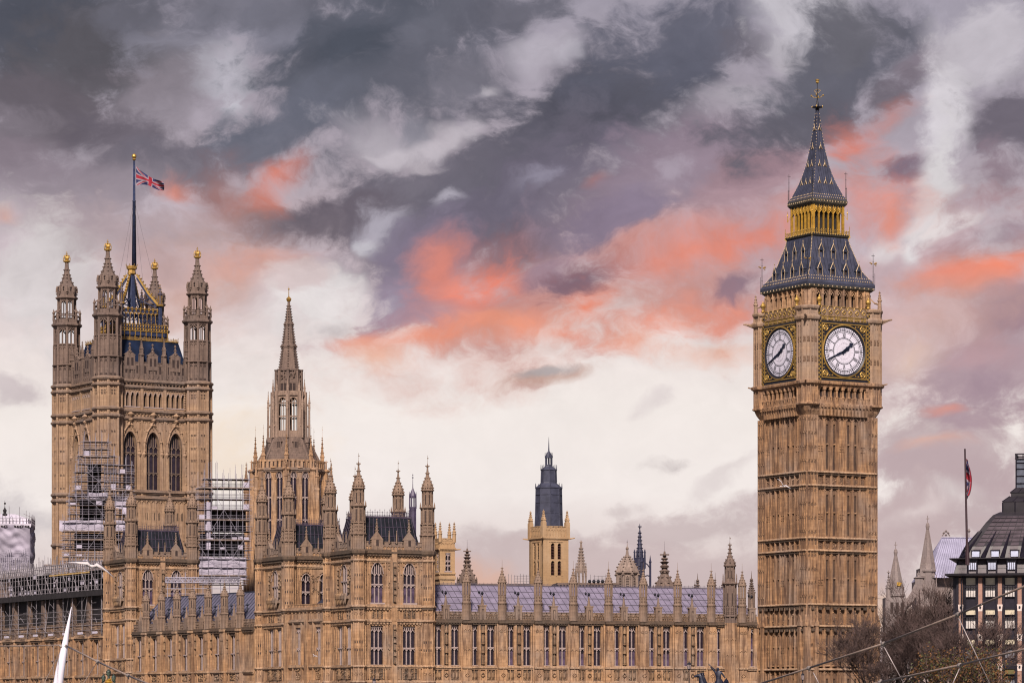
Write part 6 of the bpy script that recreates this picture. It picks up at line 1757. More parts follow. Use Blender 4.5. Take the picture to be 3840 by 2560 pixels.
def stone_spirelet():
    Y = 545; root = small('stone_spirelet', 'narrow pale stone spirelet just right of the lead capped tower', 'spire', 2179, Y); z = lambda y: PZ(y, Y); k = Y/F/.95
    mb = MB(); mb.lathe([(z(2600), 18*k), (z(2190), 18*k)], 8); oct_open(mb, z(2192), z(2140), 20*k, col_r=.16, deck=.3, mid=False)
    for i in range(8): a = math.pi/8 + math.pi/4*i; c = (19*k*math.cos(a), 19*k*math.sin(a)); pinnacle(mb, c, z(2160), z(2108) - z(2160), .2, 5)
    pr = [(z(2140), 17*k), (z(2050), 4.5*k)]; mb.lathe([(z(2142), 19*k)] + pr + [(z(2030), 3*k), (z(2024), .03)], 8); crockets(mb, pr, 8, .16, step=.5); finial(mb, (0, 0), z(2044), .9, .26)
    mb.build('spire', [STONE_A2], root)
STONE_A2 = stone('pale_grey_limestone', (.29,.22,.185), (.245,.185,.155), (.11,.08,.07), grey=(.2,.165,.15))
stone_spirelet()
def domed_turret():
    Y = 545; root = small('domed_turret', 'octagonal stone turret with stepped conical roof and louvred openings', 'turret', 2352, Y); z = lambda y: PZ(y, Y); k = Y/F/.95
    mb = MB(); oct_stage(mb, z(2600), z(2150), 40*k, rib=.22, slit=(z(2203), z(2158), .55))
    for i in range(8):
        mb.M = RZ(math.pi/4*i) @ T(0, -40*k*.87, 0)
        for j in range(7): mb.fb(-.27, .27, -.02, .05, z(2202) + .28*j, z(2202) + .28*j + .12)
    mb.M = None
    mb.lathe([(z(2152), 40*k), (z(2148), 45*k), (z(2144), 45*k)], 8)
    for i in range(8): a = math.pi/8 + math.pi/4*i; mb.octa((43*k*math.cos(a), 43*k*math.sin(a), z(2154)), .3)
    prof = []; ys = [2143, 2128, 2116, 2106, 2097, 2090]; rs = [44, 38, 31, 25, 19, 12]
    for i, (y, r) in enumerate(zip(ys, rs)): prof += [(z(y), r*k), (z(y) + .12, r*k*.97)]; crockets(mb, [(z(y), r*k), (z(y) + .3, r*k)], 8, .17, step=1)
    mb.lathe(prof + [(z(2078), 6*k), (z(2060), 4*k), (z(2058), 6*k), (z(2053), 6*k), (z(2048), 1.5*k), (z(2030), .03)], 8)
    mb.build('turret_body', [STONE_A2, SLIT], root); b = MB(); b.tube((0, 0, z(2050)), (0, 0, z(2022)), .05, .02); b.octa((0, 0, z(2030)), .14); b.build('rod', STEELD, root)
domed_turret()
def iron_fleche():
    Y = 585; root = small('iron_fleche', 'dark blue iron fleche spire with flying buttresses behind the domed turret', 'spire', 2399, Y); z = lambda y: PZ(y, Y); k = Y/F/.95
    mb = MB(); oct_open(mb, z(2230), z(2120), 17*k, col_r=.17, trans=(.5,), deck=.4); mb.lathe([(z(2600), 16*k), (z(2225), 16*k)], 8)
    mb.lathe([(z(2122), 20*k), (z(2095), 20*k), (z(2092), 21*k), (z(2088), 12*k)], 8)
    pr = [(z(2090), 12*k), (z(1990), 3.2*k)]; mb.lathe(pr + [(z(1984), 2*k), (z(1965), .04)], 8); crockets(mb, pr, 8, .16, step=.62)
    finial(mb, (0, 0), z(1990), z(1962) - z(1990), .34)
    for i in range(8):
        a = math.pi/4*i + .2; c = (20*k*math.cos(a), 20*k*math.sin(a)); mb.lathe([(z(2130), .16), (z(2072), .1), (z(2070), .18), (z(2067), .1), (z(2058), .02)], 5, c)
    for i in range(4):
        a = math.pi/2*i + .15; d = (math.cos(a), math.sin(a)); g = 38*k
        mb.lathe([(z(2600), .3), (z(2110), .22), (z(2106), .3), (z(2100), .18), (z(2080), .02)], 6, (g*d[0], g*d[1]))
        for (y0, y1) in ((2130, 2108), (2160, 2160), (2205, 2190)): mb.path([(g*d[0], g*d[1], z(y0)), (28*k*d[0], 28*k*d[1], z((y0 + y1)/2 - 4)), (17*k*d[0], 17*k*d[1], z(y1))], .11)
    mb.build('fleche', LEADPB, root)
LEADPB = plain('dark_blue_iron', (.03,.03,.058), .5, var=.3)
iron_fleche()
def lead_cupola():
    Y = 470; root = small('lead_cupola', 'small purple lead cupola with open sides behind the nearest pavilion roof', 'cupola', 1548, Y); z = lambda y: PZ(y, Y); k = Y/F/.95
    mb = MB(); mb.lathe([(z(2100), 13*k), (z(1915), 13*k), (z(1900), 14*k)], 8); oct_open(mb, z(1902), z(1862), 12.5*k, col_r=.09, deck=.15, mid=False); mb.lathe([(z(1864), 14*k), (z(1858), 14*k), (z(1840), 6*k), (z(1828), 1.6*k), (z(1815), .05), (z(1775), .02)], 8)
    for i in range(8): a = math.pi/8 + math.pi/4*i; mb.lathe([(z(1905), .1), (z(1850), .06), (z(1842), .02)], 4, (13*k*math.cos(a), 13*k*math.sin(a)))
    mb.octa((0, 0, z(1790)), .14); mb.octa((0, 0, z(1780)), .1); mb.build('cupola_body', LEADP2, root)
LEADP2 = plain('purple_lead', (.055,.042,.08), .5, var=.3)
lead_cupola()
def back_roofs():
    # lead roofs and parapets showing over the lavender ridge
    for (nm, lb, x0, x1, Y, yt, mat, par) in (('palace_roof_block', 'grey lead roof edge between the louvred turret and the pale square tower', 1690, 1990, 500, 2187, STONE_P, 0), ('palace_roof_block', 'grey stone parapet wall right of the pale square tower', 2090, 2320, 520, 2184, STONE_P, 1)):
        root = small(nm, lb, 'building', (x0 + x1)/2, Y, R(6)); z = lambda y: PZ(y, Y); h = (x1 - x0)/2*Y/F
        mb = MB(); mb.box(-h, h, 0, 8, z(2600), z(yt + 8)); mb.box(-h - .1, h + .1, -.3, 8, z(yt + 8), z(yt + 3)); mb.box(-h, h, -.15, 7.9, z(yt + 3), z(yt))
        if par: dentils(mb, -h, h, z(yt + 22), z(yt + 8), .5, .26, .25); 
        else: mb.add([(-h,-.2,z(yt)),(h,-.2,z(yt)),(h,4,z(yt-3)),(-h,4,z(yt-3))], [(0,1,2,3)])
        mb.build('wall', mat, root)
    # rooftop rails
    for (lb, x0, x1, Y, y0, y1, n) in (('thin steel guard rail and posts on the lead roof left of the pale square tower', 1895, 1985, 498, 2188, 2158, 9), ('steel guard rail with round dark tanks right of the pale square tower', 2200, 2272, 518, 2186, 2160, 6)):
        root = small('roof_rail', lb, 'railing', (x0 + x1)/2, Y); z = lambda y: PZ(y, Y); h = (x1 - x0)/2*Y/F; mb = MB()
        for i in range(n):
            x = -h + 2*h*i/(n - 1); mb.tube((x, 0, z(y0 + 4)), (x, 0, z(y1 - (i*7 % 9))), .035, n=4)
        for q in (.3, .65, 1): mb.tube((-h*.3, 0, z(y0) + (z(y1) - z(y0))*q), (h, 0, z(y0) + (z(y1) - z(y0))*q), .03)
        mb.build('rail', STEELD, root)
        if y1 == 2160:
            for i in range(4): b = MB(); b.ball((-h*.7 + i*h*.45, -.3, z(2179)), .3); b.build('tank', BLACK, root)
    # small dark finials further back
    for (px, yt, yb, lb) in ((2606, 2174, 2222, 'thin dark roof finial left of the two slim pinnacles'), (2616, 2148, 2222, 'slim stone pinnacle paired with a dark finial behind the roof'), (2682, 2145, 2222, 'slim pinnacle with a small vane left of the stair turret'), (2708, 2175, 2222, 'thin cross topped finial close to the stair turret'), (2818, 2140, 2225, 'crocketed stone pinnacle touching the left edge of the clock tower')):
        Y = 500; root = small('roof_finial', lb, 'finial', px, Y, 0, 'finials behind the lavender roof'); z = lambda y: PZ(y, Y); hh = z(yt) - z(yb); mb = MB()
        r = .62 if px in (2616, 2818) else .4
        pr = [(z(yb), r), (z(yb) + hh*.3, r*.45), (z(yb) + hh*.6, r*.15)]
        mb.lathe([(z(2600), r)] + pr + [(z(yt), .02)], 6); crockets(mb, pr, 6, r*.25, step=.35); mb.octa((0, 0, z(yb) + hh*.62), r*.5); mb.build('finial_body', STONE_P, root)
back_roofs()
# ---------------------------------------------------------------- scaffolding
def scaffold(name, label, px0, px1, Y, tiers, depth, rot, mats, seed=1, step=2.0, lift=2.0, sheets=(), r=.032, tops=2.2, braces=True, dark_back=None):
    """tube scaffold: tiers = (px left, px right, row bottom, row top); decks at every lift"""
    root = thing(name, label, 'scaffolding', (PX((px0 + px1)/2, Y), Y, 0), rot)
    k = Y / F; mid = (px0 + px1)/2; z = lambda y: PZ(y, Y); rnd = random.Random(seed)
    tb = MB(); dk = MB(); tl = MB()
    for (a, b, y0, y1) in tiers:
        x0, x1 = (a - mid)*k, (b - mid)*k; n = max(1, round((x1 - x0)/step)); za, zb = z(y0), z(y1)
        nl = max(1, round((zb - za)/lift)); lh = (zb - za)/nl
        for row in (0, depth*.5, depth):
            for i in range(n + 1):
                x = x0 + (x1 - x0)*i/n + rnd.uniform(-.12, .12)
                tb.tube((x, row, za), (x + rnd.uniform(-.08, .08), row, zb + rnd.uniform(.3, tops)), r, n=4)
            for j in range(nl + 1):
                for q in (0, .45, .9):
                    if j == nl and q: continue
                    tb.tube((x0 - rnd.uniform(.2, .8), row, za + lh*j + q), (x1 + rnd.uniform(.2, .8), row, za + lh*j + q), r*(1 if q == 0 else .8), n=4)
        for j in range(nl + 1):
            dk.box(x0 - .2, x1 + .2, .05, depth, za + lh*j - .06, za + lh*j + .04)
            if rnd.random() < .35: dk.box(x0 - .1, x1 + .1, -.08, -.04, za + lh*j, za + lh*j + .2)
            for i in range(n + 1):
                x = x0 + (x1 - x0)*i/n; tb.tube((x, 0, za + lh*j), (x, depth, za + lh*j), r*.9, n=4)
        if braces:
            for i in range(0, n, 2):
                for j in range(0, nl, 2):
                    xa = x0 + (x1 - x0)*i/n; xb = x0 + (x1 - x0)*min(n, i + 2)/n; zt = za + lh*min(nl, j + 2)
                    if rnd.random() < .6: tb.tube((xa, -.1, za + lh*j), (xb, -.1, zt), r, n=4) if (i//2 + j//2) % 2 else tb.tube((xb, -.1, za + lh*j), (xa, -.1, zt), r, n=4)
        for j in range(nl):                             # stray panels, toe boards, stacked gear
            for i in range(n):
                if rnd.random() < .16:
                    xa = x0 + (x1 - x0)*i/n; tl.box(xa + .1, xa + (x1 - x0)/n - .1, .0, .04, za + lh*j + .1, za + lh*j + rnd.uniform(.4, 1.2))
    tb.build('tube_frame', mats[0], root); dk.build('deck', mats[1], root); tl.build('panel', mats[2], root)
    for (a, b, y0, y1, m) in sheets:
        x0, x1 = (a - mid)*k, (b - mid)*k; za, zb = z(y0), z(y1); nx = max(3, int((x1 - x0)/.5)); nz = max(3, int((zb - za)/.5)); sh = MB(); rs = random.Random(int(a))
        ph = [rs.uniform(0, 6) for _ in range(6)]
        g = lambda i, j: .32 - .10*math.sin(i*.9 + ph[0] + j*.3) - .07*math.sin(j*1.4 + ph[1] + i*.23) - .05*math.sin(i*2.1 + j*1.1 + ph[2])
        sh.add([(x0 + (x1 - x0)*i/nx, g(i, j), za + (zb - za)*j/nz + .1*math.sin(i*.8 + ph[3])*(j in (0, nz))) for j in range(nz + 1) for i in range(nx + 1)],
               [(j*(nx+1)+i, j*(nx+1)+i+1, (j+1)*(nx+1)+i+1, (j+1)*(nx+1)+i) for j in range(nz) for i in range(nx)])
        sh.add([(x1, g(nx, 0), za), (x1, depth, za), (x1, depth, zb), (x1, g(nx, nz), zb), (x0, g(0, 0), za), (x0, depth, za), (x0, depth, zb), (x0, g(0, nz), zb)], [(0,1,2,3),(4,7,6,5)])
        sh.build('sheeting', m, root, smooth=True)
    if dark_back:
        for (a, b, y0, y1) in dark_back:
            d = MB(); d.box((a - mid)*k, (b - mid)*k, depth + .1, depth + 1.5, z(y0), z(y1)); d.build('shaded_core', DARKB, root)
    return root
scaffold('tower_scaffold', 'tall stepped tube scaffold climbing the left face of the flagged square tower', 250, 495, 600,
    [(315, 405, 1712, 1655), (296, 428, 1770, 1708), (284, 436, 1870, 1770), (400, 494, 1870, 1742), (262, 480, 1960, 1860), (240, 470, 2120, 1960), (170, 440, 2180, 2120)], 3.2, R(8),
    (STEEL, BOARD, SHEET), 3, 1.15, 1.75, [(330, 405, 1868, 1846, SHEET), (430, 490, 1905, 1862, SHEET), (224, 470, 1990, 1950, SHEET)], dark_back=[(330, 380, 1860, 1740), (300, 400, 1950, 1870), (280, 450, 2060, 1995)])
scaffold('sheeted_scaffold', 'white sheeted tube scaffold between the flagged tower and the slender spire tower', 745, 930, 575,
    [(768, 935, 1830, 1795), (745, 935, 1990, 1830), (735, 935, 2095, 1990), (735, 920, 2190, 2095)], 4.0, R(10),
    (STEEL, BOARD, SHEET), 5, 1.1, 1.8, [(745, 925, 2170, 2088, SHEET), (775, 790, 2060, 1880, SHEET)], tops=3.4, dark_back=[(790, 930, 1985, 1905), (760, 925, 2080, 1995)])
def gantry():
    Y = 512; root = thing('gantry_truss', 'long horizontal steel lattice truss in front of the white sheeted scaffold', 'truss', (PX(760, Y), Y, 0), R(0)); k = Y/F; z = lambda y: PZ(y, Y); mb = MB()
    h = 140*k
    for dy in (0, 1.0):
        for yy in (2165, 2183): mb.tube((-h, dy, z(yy)), (h, dy, z(yy)), .09, n=4)
        n = 26
        for i in range(n):
            x = -h + 2*h*i/n; x2 = -h + 2*h*(i + 1)/n
            mb.tube((x, dy, z(2165)), (x, dy, z(2183)), .05); mb.tube((x, dy, z(2165 if i % 2 else 2183)), (x2, dy, z(2183 if i % 2 else 2165)), .05)
    for i in range(9): x = -h*.95 + 1.9*h*i/8; mb.tube((x, .5, z(2240)), (x, .5, z(2160 - 8*(i % 3))), .06, n=4)
    for yy in (2205, 2225): mb.tube((-h, .5, z(yy)), (h, .5, z(yy)), .05)
    mb.build('truss_frame', STEEL, root)
gantry()
# dark roof scaffold standing over the left river range, parallel to its front
def roof_scaffold():
    root, us, L, zd, A, X0, Y0 = W2
    r2 = thing('roof_scaffold', 'dark dense tube scaffold with a sloping black roof edge over the left range', 'scaffolding', (X0, Y0, 0), A)
    tb = MB(); dk = MB(); rnd = random.Random(8); z = lambda y: PZ(y, 536)
    zb, zt = zd['cornice'] + .6, z(2100)
    ze = z(2218)
    n = int(L/1.45)
    for row in (-.6, 1.6, 4.0):
        for i in range(n + 1):
            x = L*i/n + rnd.uniform(-.15, .15); tb.tube((x, row, zb if row < 0 and i % 3 == 0 else ze - .3), (x, row, zt + rnd.uniform(-.6, 1.8)), .06, n=4)
        for zz in (zb + 1.6, zb + 2.5, ze + .5, ze + 1.3, ze + 2.2, ze + 3.1, ze + 4.0, zt - .6, zt): tb.tube((0, row, zz + rnd.uniform(-.1, .1)), (L, row, zz + rnd.uniform(-.1, .1)), .05, n=4)
    for i in range(0, n - 2, 3):
        xa, xb = L*i/n, L*(i + 2)/n; tb.tube((xb, -.7, ze + .2), (xa, -.7, zt - 1.8), .055, n=4)
        if i % 2: tb.tube((xa, -.7, zb), (xb, -.7, ze), .05, n=4)
    for i in range(3*n):                                 # top lattice
        x = L*i/(3*n); x2 = L*(i + 1)/(3*n); tb.tube((x, -.6, zt - 1.4 if i % 2 else zt), (x2, -.6, zt if i % 2 else zt - 1.4), .04, n=3)
    dk.box(0, L, -1.0, 4.4, ze - .35, ze + .05); dk.box(0, L, -1.05, -.95, ze - .6, ze + .35)
    dk.box(0, L, .5, 4.4, zb + 1.2, zb + 1.3); dk.box(0, L, .4, 4.4, zt - 1.6, zt - 1.5)
    dk.box(0, L, 4.4, 5.5, zb - 1, zt - 1.2); dk.box(0, L, .25, .4, zb - .5, ze - .5)
    for zz in (zb + .8, zb + 3.3, zb + 4.1): tb.tube((0, -.65, zz), (L, -.65, zz + rnd.uniform(-.1, .1)), .045, n=4)
    for i in range(46):
        x = rnd.uniform(0, L - 2); zz = rnd.uniform(zb + .3, ze - 1); tb.tube((x, -.68, zz), (x + rnd.uniform(.8, 2.2), -.68, zz + rnd.choice((0, 0, .9, -.9))), .04, n=4)
    tb.build('tube_frame', STEELD, r2); dk.build('deck', DARKB, r2)
    for u in us:
        if 0 < u < L:
            pt = MB(); pt.fb(u - .5, u + .5, -.3, .45, zb - .3, ze - .7); pt.fb(u - .6, u + .6, -.3, .55, zb + 1.6, zb + 1.8); pt.build('pier_top', STONE_P, root)
    tl = MB()
    for u in us:
        m = u - 2.7
        if 0 < m < L:
            tl.box(m - 1.2, m + 1.2, -.72, -.66, zb + .2, zb + .42)
            for j in range(7): tl.box(m - 1.1 + .33*j, m - .95 + .33*j, -.75, -.7, zb + .1, zb + .5)
    for _ in range(26):
        x = rnd.uniform(2, L - 2); zz = ze + rnd.choice((.6, 1.5, 2.4, 3.2)); tl.box(x, x + rnd.uniform(.5, 1.6), -.5, -.45, zz, zz + rnd.uniform(.3, .9))
    tl.build('panel', SHEETG, r2)
    yb = MB(); yb.box(L*.55, L*.86, -.72, -.6, zt - 1.9, zt - 1.65); yb.build('yellow_board', YELLOWB, r2)
YELLOWB = plain('yellow_boards', (.45,.30,.12), .8)
roof_scaffold()
def wrapped_block():
    Y = 610; root = thing('wrapped_tower', 'grey lilac sheeted square block with a low roof and finial at the far left', 'building', (PX(30, Y), Y, 0), R(4)); k = Y/F; z = lambda y: PZ(y, Y)
    h = 88*k; nx, nz = 40, 24; sh = MB(); rnd = random.Random(2); za, zb = z(2150), z(1972)
    def wob(u, v): return (1 - (2*u - 1)**8) * wob0(u, v)
    def wob0(u, v): return .22*math.sin(u*6 + 3*v) * (v*(1 - v)*4) + .30*abs(math.sin(v*10 + u*3.1 + math.sin(u*9))) + .16*math.sin(v*33 + u*9 + 2*math.sin(u*14))
    for kf in range(4):
        sh.M = FM(kf, h)
        sh.add([(-h + 2*h*i/nx, -wob(i/nx, j/nz), za + (zb - za)*j/nz) for j in range(nz + 1) for i in range(nx + 1)], [(j*(nx+1)+i, j*(nx+1)+i+1, (j+1)*(nx+1)+i+1, (j+1)*(nx+1)+i) for j in range(nz) for i in range(nx)])
    sh.M = None
    sh.build('sheeting', SHEETW, root, smooth=True)
    c = MB(); c.sq([(z(2600), h - .2), (z(2150), h - .2)]); c.build('wall', STONE_P, root)
    rf = MB(); rf.sq([(z(1980), h + .25), (z(1967), h + .3)]); rf.sq([(z(1967), h - .3), (z(1948), h - .4), (z(1932), h*.45), (z(1928), h*.3)]); rf.build('roof', SHEETG, root)
    rl = MB()
    for kf in range(4):
        rl.M = FM(kf, h + .3)
        for i in range(15):
            u = -h + 2*h*i/14; rl.tube((u, 0, z(1968)), (u, 0, z(1946 - (i*5 % 4)*5)), .04)
        for yy in (1948, 1957): rl.tube((-h, 0, z(yy)), (h, 0, z(yy)), .03)
        for i in range(18): u = -h + 2*h*(i + .5)/18; rl.m = 1; rl.fb(u - .2, u + .2, -.1, .02, z(1980), z(1974)); rl.m = 0
    rl.M = None
    for (x, yt) in ((80, 1905), (118, 1925), (42, 1902), (105, 1918)): rl.tube(((x - 30)*k, -h, z(1968)), ((x - 30)*k, -h, z(yt)), .04)
    rl.tube(((95 - 30)*k, -h, z(1930)), ((127 - 30)*k, -h, z(1945)), .04)
    rl.build('guard_rail', [STEELD, DARKB], root)
    f = MB(); cx = (22 - 30)*k; f.lathe([(z(1946), .7), (z(1938), .35), (z(1930), .5), (z(1925), .25), (z(1915), .4), (z(1910), .2), (z(1903), .05)], 8, (cx, -h*.5)); f.tube((cx, -h*.5, z(1905)), (cx, -h*.5, z(1878)), .05, .02); f.box(cx - .15, cx + .2, -h*.5 - .03, -h*.5 + .03, z(1893), z(1886)); f.build('roof_finial', DARKB, root)
    tb = MB()
    for i in range(24): x = -h + 2*h*i/23; tb.tube((x, -h - .8, z(2200)), (x, -h - .8, z(2060 + (i*13 % 7)*5)), .05)
    for yy in (2075, 2095, 2115): tb.tube((-h, -h - .8, z(yy)), (h, -h - .8, z(yy)), .05)
    tb.build('tube_frame', STEEL, root)
SHEETW = plain('wind_creased_sheeting', (.27,.245,.31), .65, var=.3, scale=.35)
wrapped_block()

# ---------------------------------------------------------------- abbey behind the trees
def abbey():
    Y = 640; root = thing('abbey_church', 'pale grey stone church with two pointed spires and a steep blue lead roof', 'church', (PX(3480, Y), Y, 0), 0); k = Y/F; z = lambda y: PZ(y, Y); X = lambda px: (px - 3480)*k
    wl = MB()
    wl.box(X(3480), X(3800), 2, 26, 0, z(2165)); wl.box(X(3435), X(3520), -2, 3, 0, z(2270)); wl.box(X(3450), X(3500), 0, 6, 0, z(2130))
    wl.box(X(3318), X(3395), -2, 4, 0, z(2240)); string(wl, X(3448), X(3505), z(2160), .5, .35, 0); 
    for px in (3440, 3452, 3494, 3510): pinnacle(wl, (X(px), -.3), z(2270), 6.5, .34)
    wl.path([(X(3392), 0, z(2272)), (X(3412), 0, z(2252)), (X(3430), 0, z(2225)), (X(3442), 0, z(2195))], .8, 6)
    for px in (3340, 3360, 3380): wl.m = 1; wl.box(X(px) - .3, X(px) + .3, -2.03, -1.9, z(2300), z(2258)); wl.m = 0
    wl.lathe([(z(2210), .9), (z(2170), .9), (z(2165), 1.2), (z(2160), .5), (z(2146), .1)], 6, (X(3446), .2)); finial(wl, (X(3446), .2), z(2165), 1.4, .4)
    wl.build('wall', [STONE_A, SLIT], root)
    def spire(px, yt, yb, half, y0, n=8):
        s = MB(); h = half*k; c = (X(px), 1.0)
        pr = [(z(yb), h), (z(yt), .18)]
        s.lathe([(0, h*.95), (z(yb) - .8, h*.95), (z(yb) - .6, h*1.12), (z(yb) - .2, h*1.12)] + pr, n, c)
        for q in (.12, .25, .4, .55): s.lathe([(z(yb) + (z(yt) - z(yb))*q, h*(1 - q)*1.02 + .03), (z(yb) + (z(yt) - z(yb))*q + .18, h*(1 - q)*1.0 + .05)], n, c)
        for i in range(n): a = math.pi/n + 2*math.pi*i/n; s.tube((c[0] + h*math.cos(a), c[1] + h*math.sin(a), z(yb)), (c[0] + .18*math.cos(a), c[1] + .18*math.sin(a), z(yt)), .12, .06)
        s.lathe([(z(yt) - .3, .3), (z(yt) + .3, .42), (z(yt) + .8, .3), (z(yt) + 1.0, .1)], 8, c); s.tube((c[0], c[1], z(yt)), (c[0], c[1], z(yt) + 2.4), .06); s.box(c[0] - .35, c[0] + .35, c[1] - .05, c[1] + .05, z(yt) + 1.7, z(yt) + 1.85)
        return s.build('turret_spire', [STONE_A], root)
    spire(3361, 2074, 2222, 33, 0); spire(3481, 1976, 2130, 29, 0)
    s = MB(); pinnacle(s, (X(3330), -1), z(2240), z(2152) - z(2240), .55, 8); s.lathe([(0, .9), (z(2240), .8)], 8, (X(3330), -1)); finial(s, (X(3330), -1), z(2158), 1.2, .35); s.build('stone_pinnacle', STONE_A, root)
    g = MB(); g.box(X(3362), X(3376), -.6, -.5, z(2196), z(2182)); g.box(X(3376), X(3380), -.6, -.5, z(2193), z(2190)); g.box(X(3376), X(3380), -.6, -.5, z(2187), z(2184)); g.build('gilded_panel', GOLDL, root)
    rf = MB(); zr = z(2004); ze = z(2165)
    rf.add([(X(3566), 14, zr), (X(3760), 14, zr), (X(3482), 0, ze), (X(3760), -1, ze), (X(3482), 28, ze), (X(3760), 29, ze)], [(2,3,1,0),(2,0,4),(4,0,1,5)]); rf.build('lead_roof', PALELEAD, root)
    rs = MB()
    for i in range(30):
        q = i/29; a = Vector((X(3566) + (X(3760) - X(3566))*q, 14 - .1, zr + .05)); b = Vector((X(3482) + (X(3760) - X(3482))*q, -.1 - q, ze + .05)); rs.tube(a, b, .07, n=3)
    for i in range(7): q = i/7; a = Vector((X(3566), 14, zr + .05)); b = Vector((X(3482), 28*q, ze + .05)); rs.tube(a, b, .07, n=3)
    rs.tube((X(3566), 14, zr + .1), (X(3760), 14, zr + .1), .14)
    rs.build('roof_seam', PALELEAD2, root)
    cr = MB(); c = (X(3583), 14)
    for (dx, dz) in ((0, .9), (.45, .5), (-.45, .5), (0, .1)): cr.octa((c[0] + dx, c[1], zr + .6 + dz), .3)
    cr.path([(c[0] - .8, 14, zr + .5), (c[0], 14, zr + 1.6), (c[0] + .8, 14, zr + .5)], .12); cr.tube((X(3671), 14, zr), (X(3671), 14, z(1965)), .12, .03); cr.octa((X(3671), 14, z(1975)), .35, 1.6); cr.build('ridge_cross', STONE_A, root)
PALELEAD = plain('pale_blue_lead', (.32,.31,.42), .45, var=.2, scale=.3, spec=.4); PALELEAD2 = plain('pale_lead_seam', (.22,.21,.30), .5)
abbey()

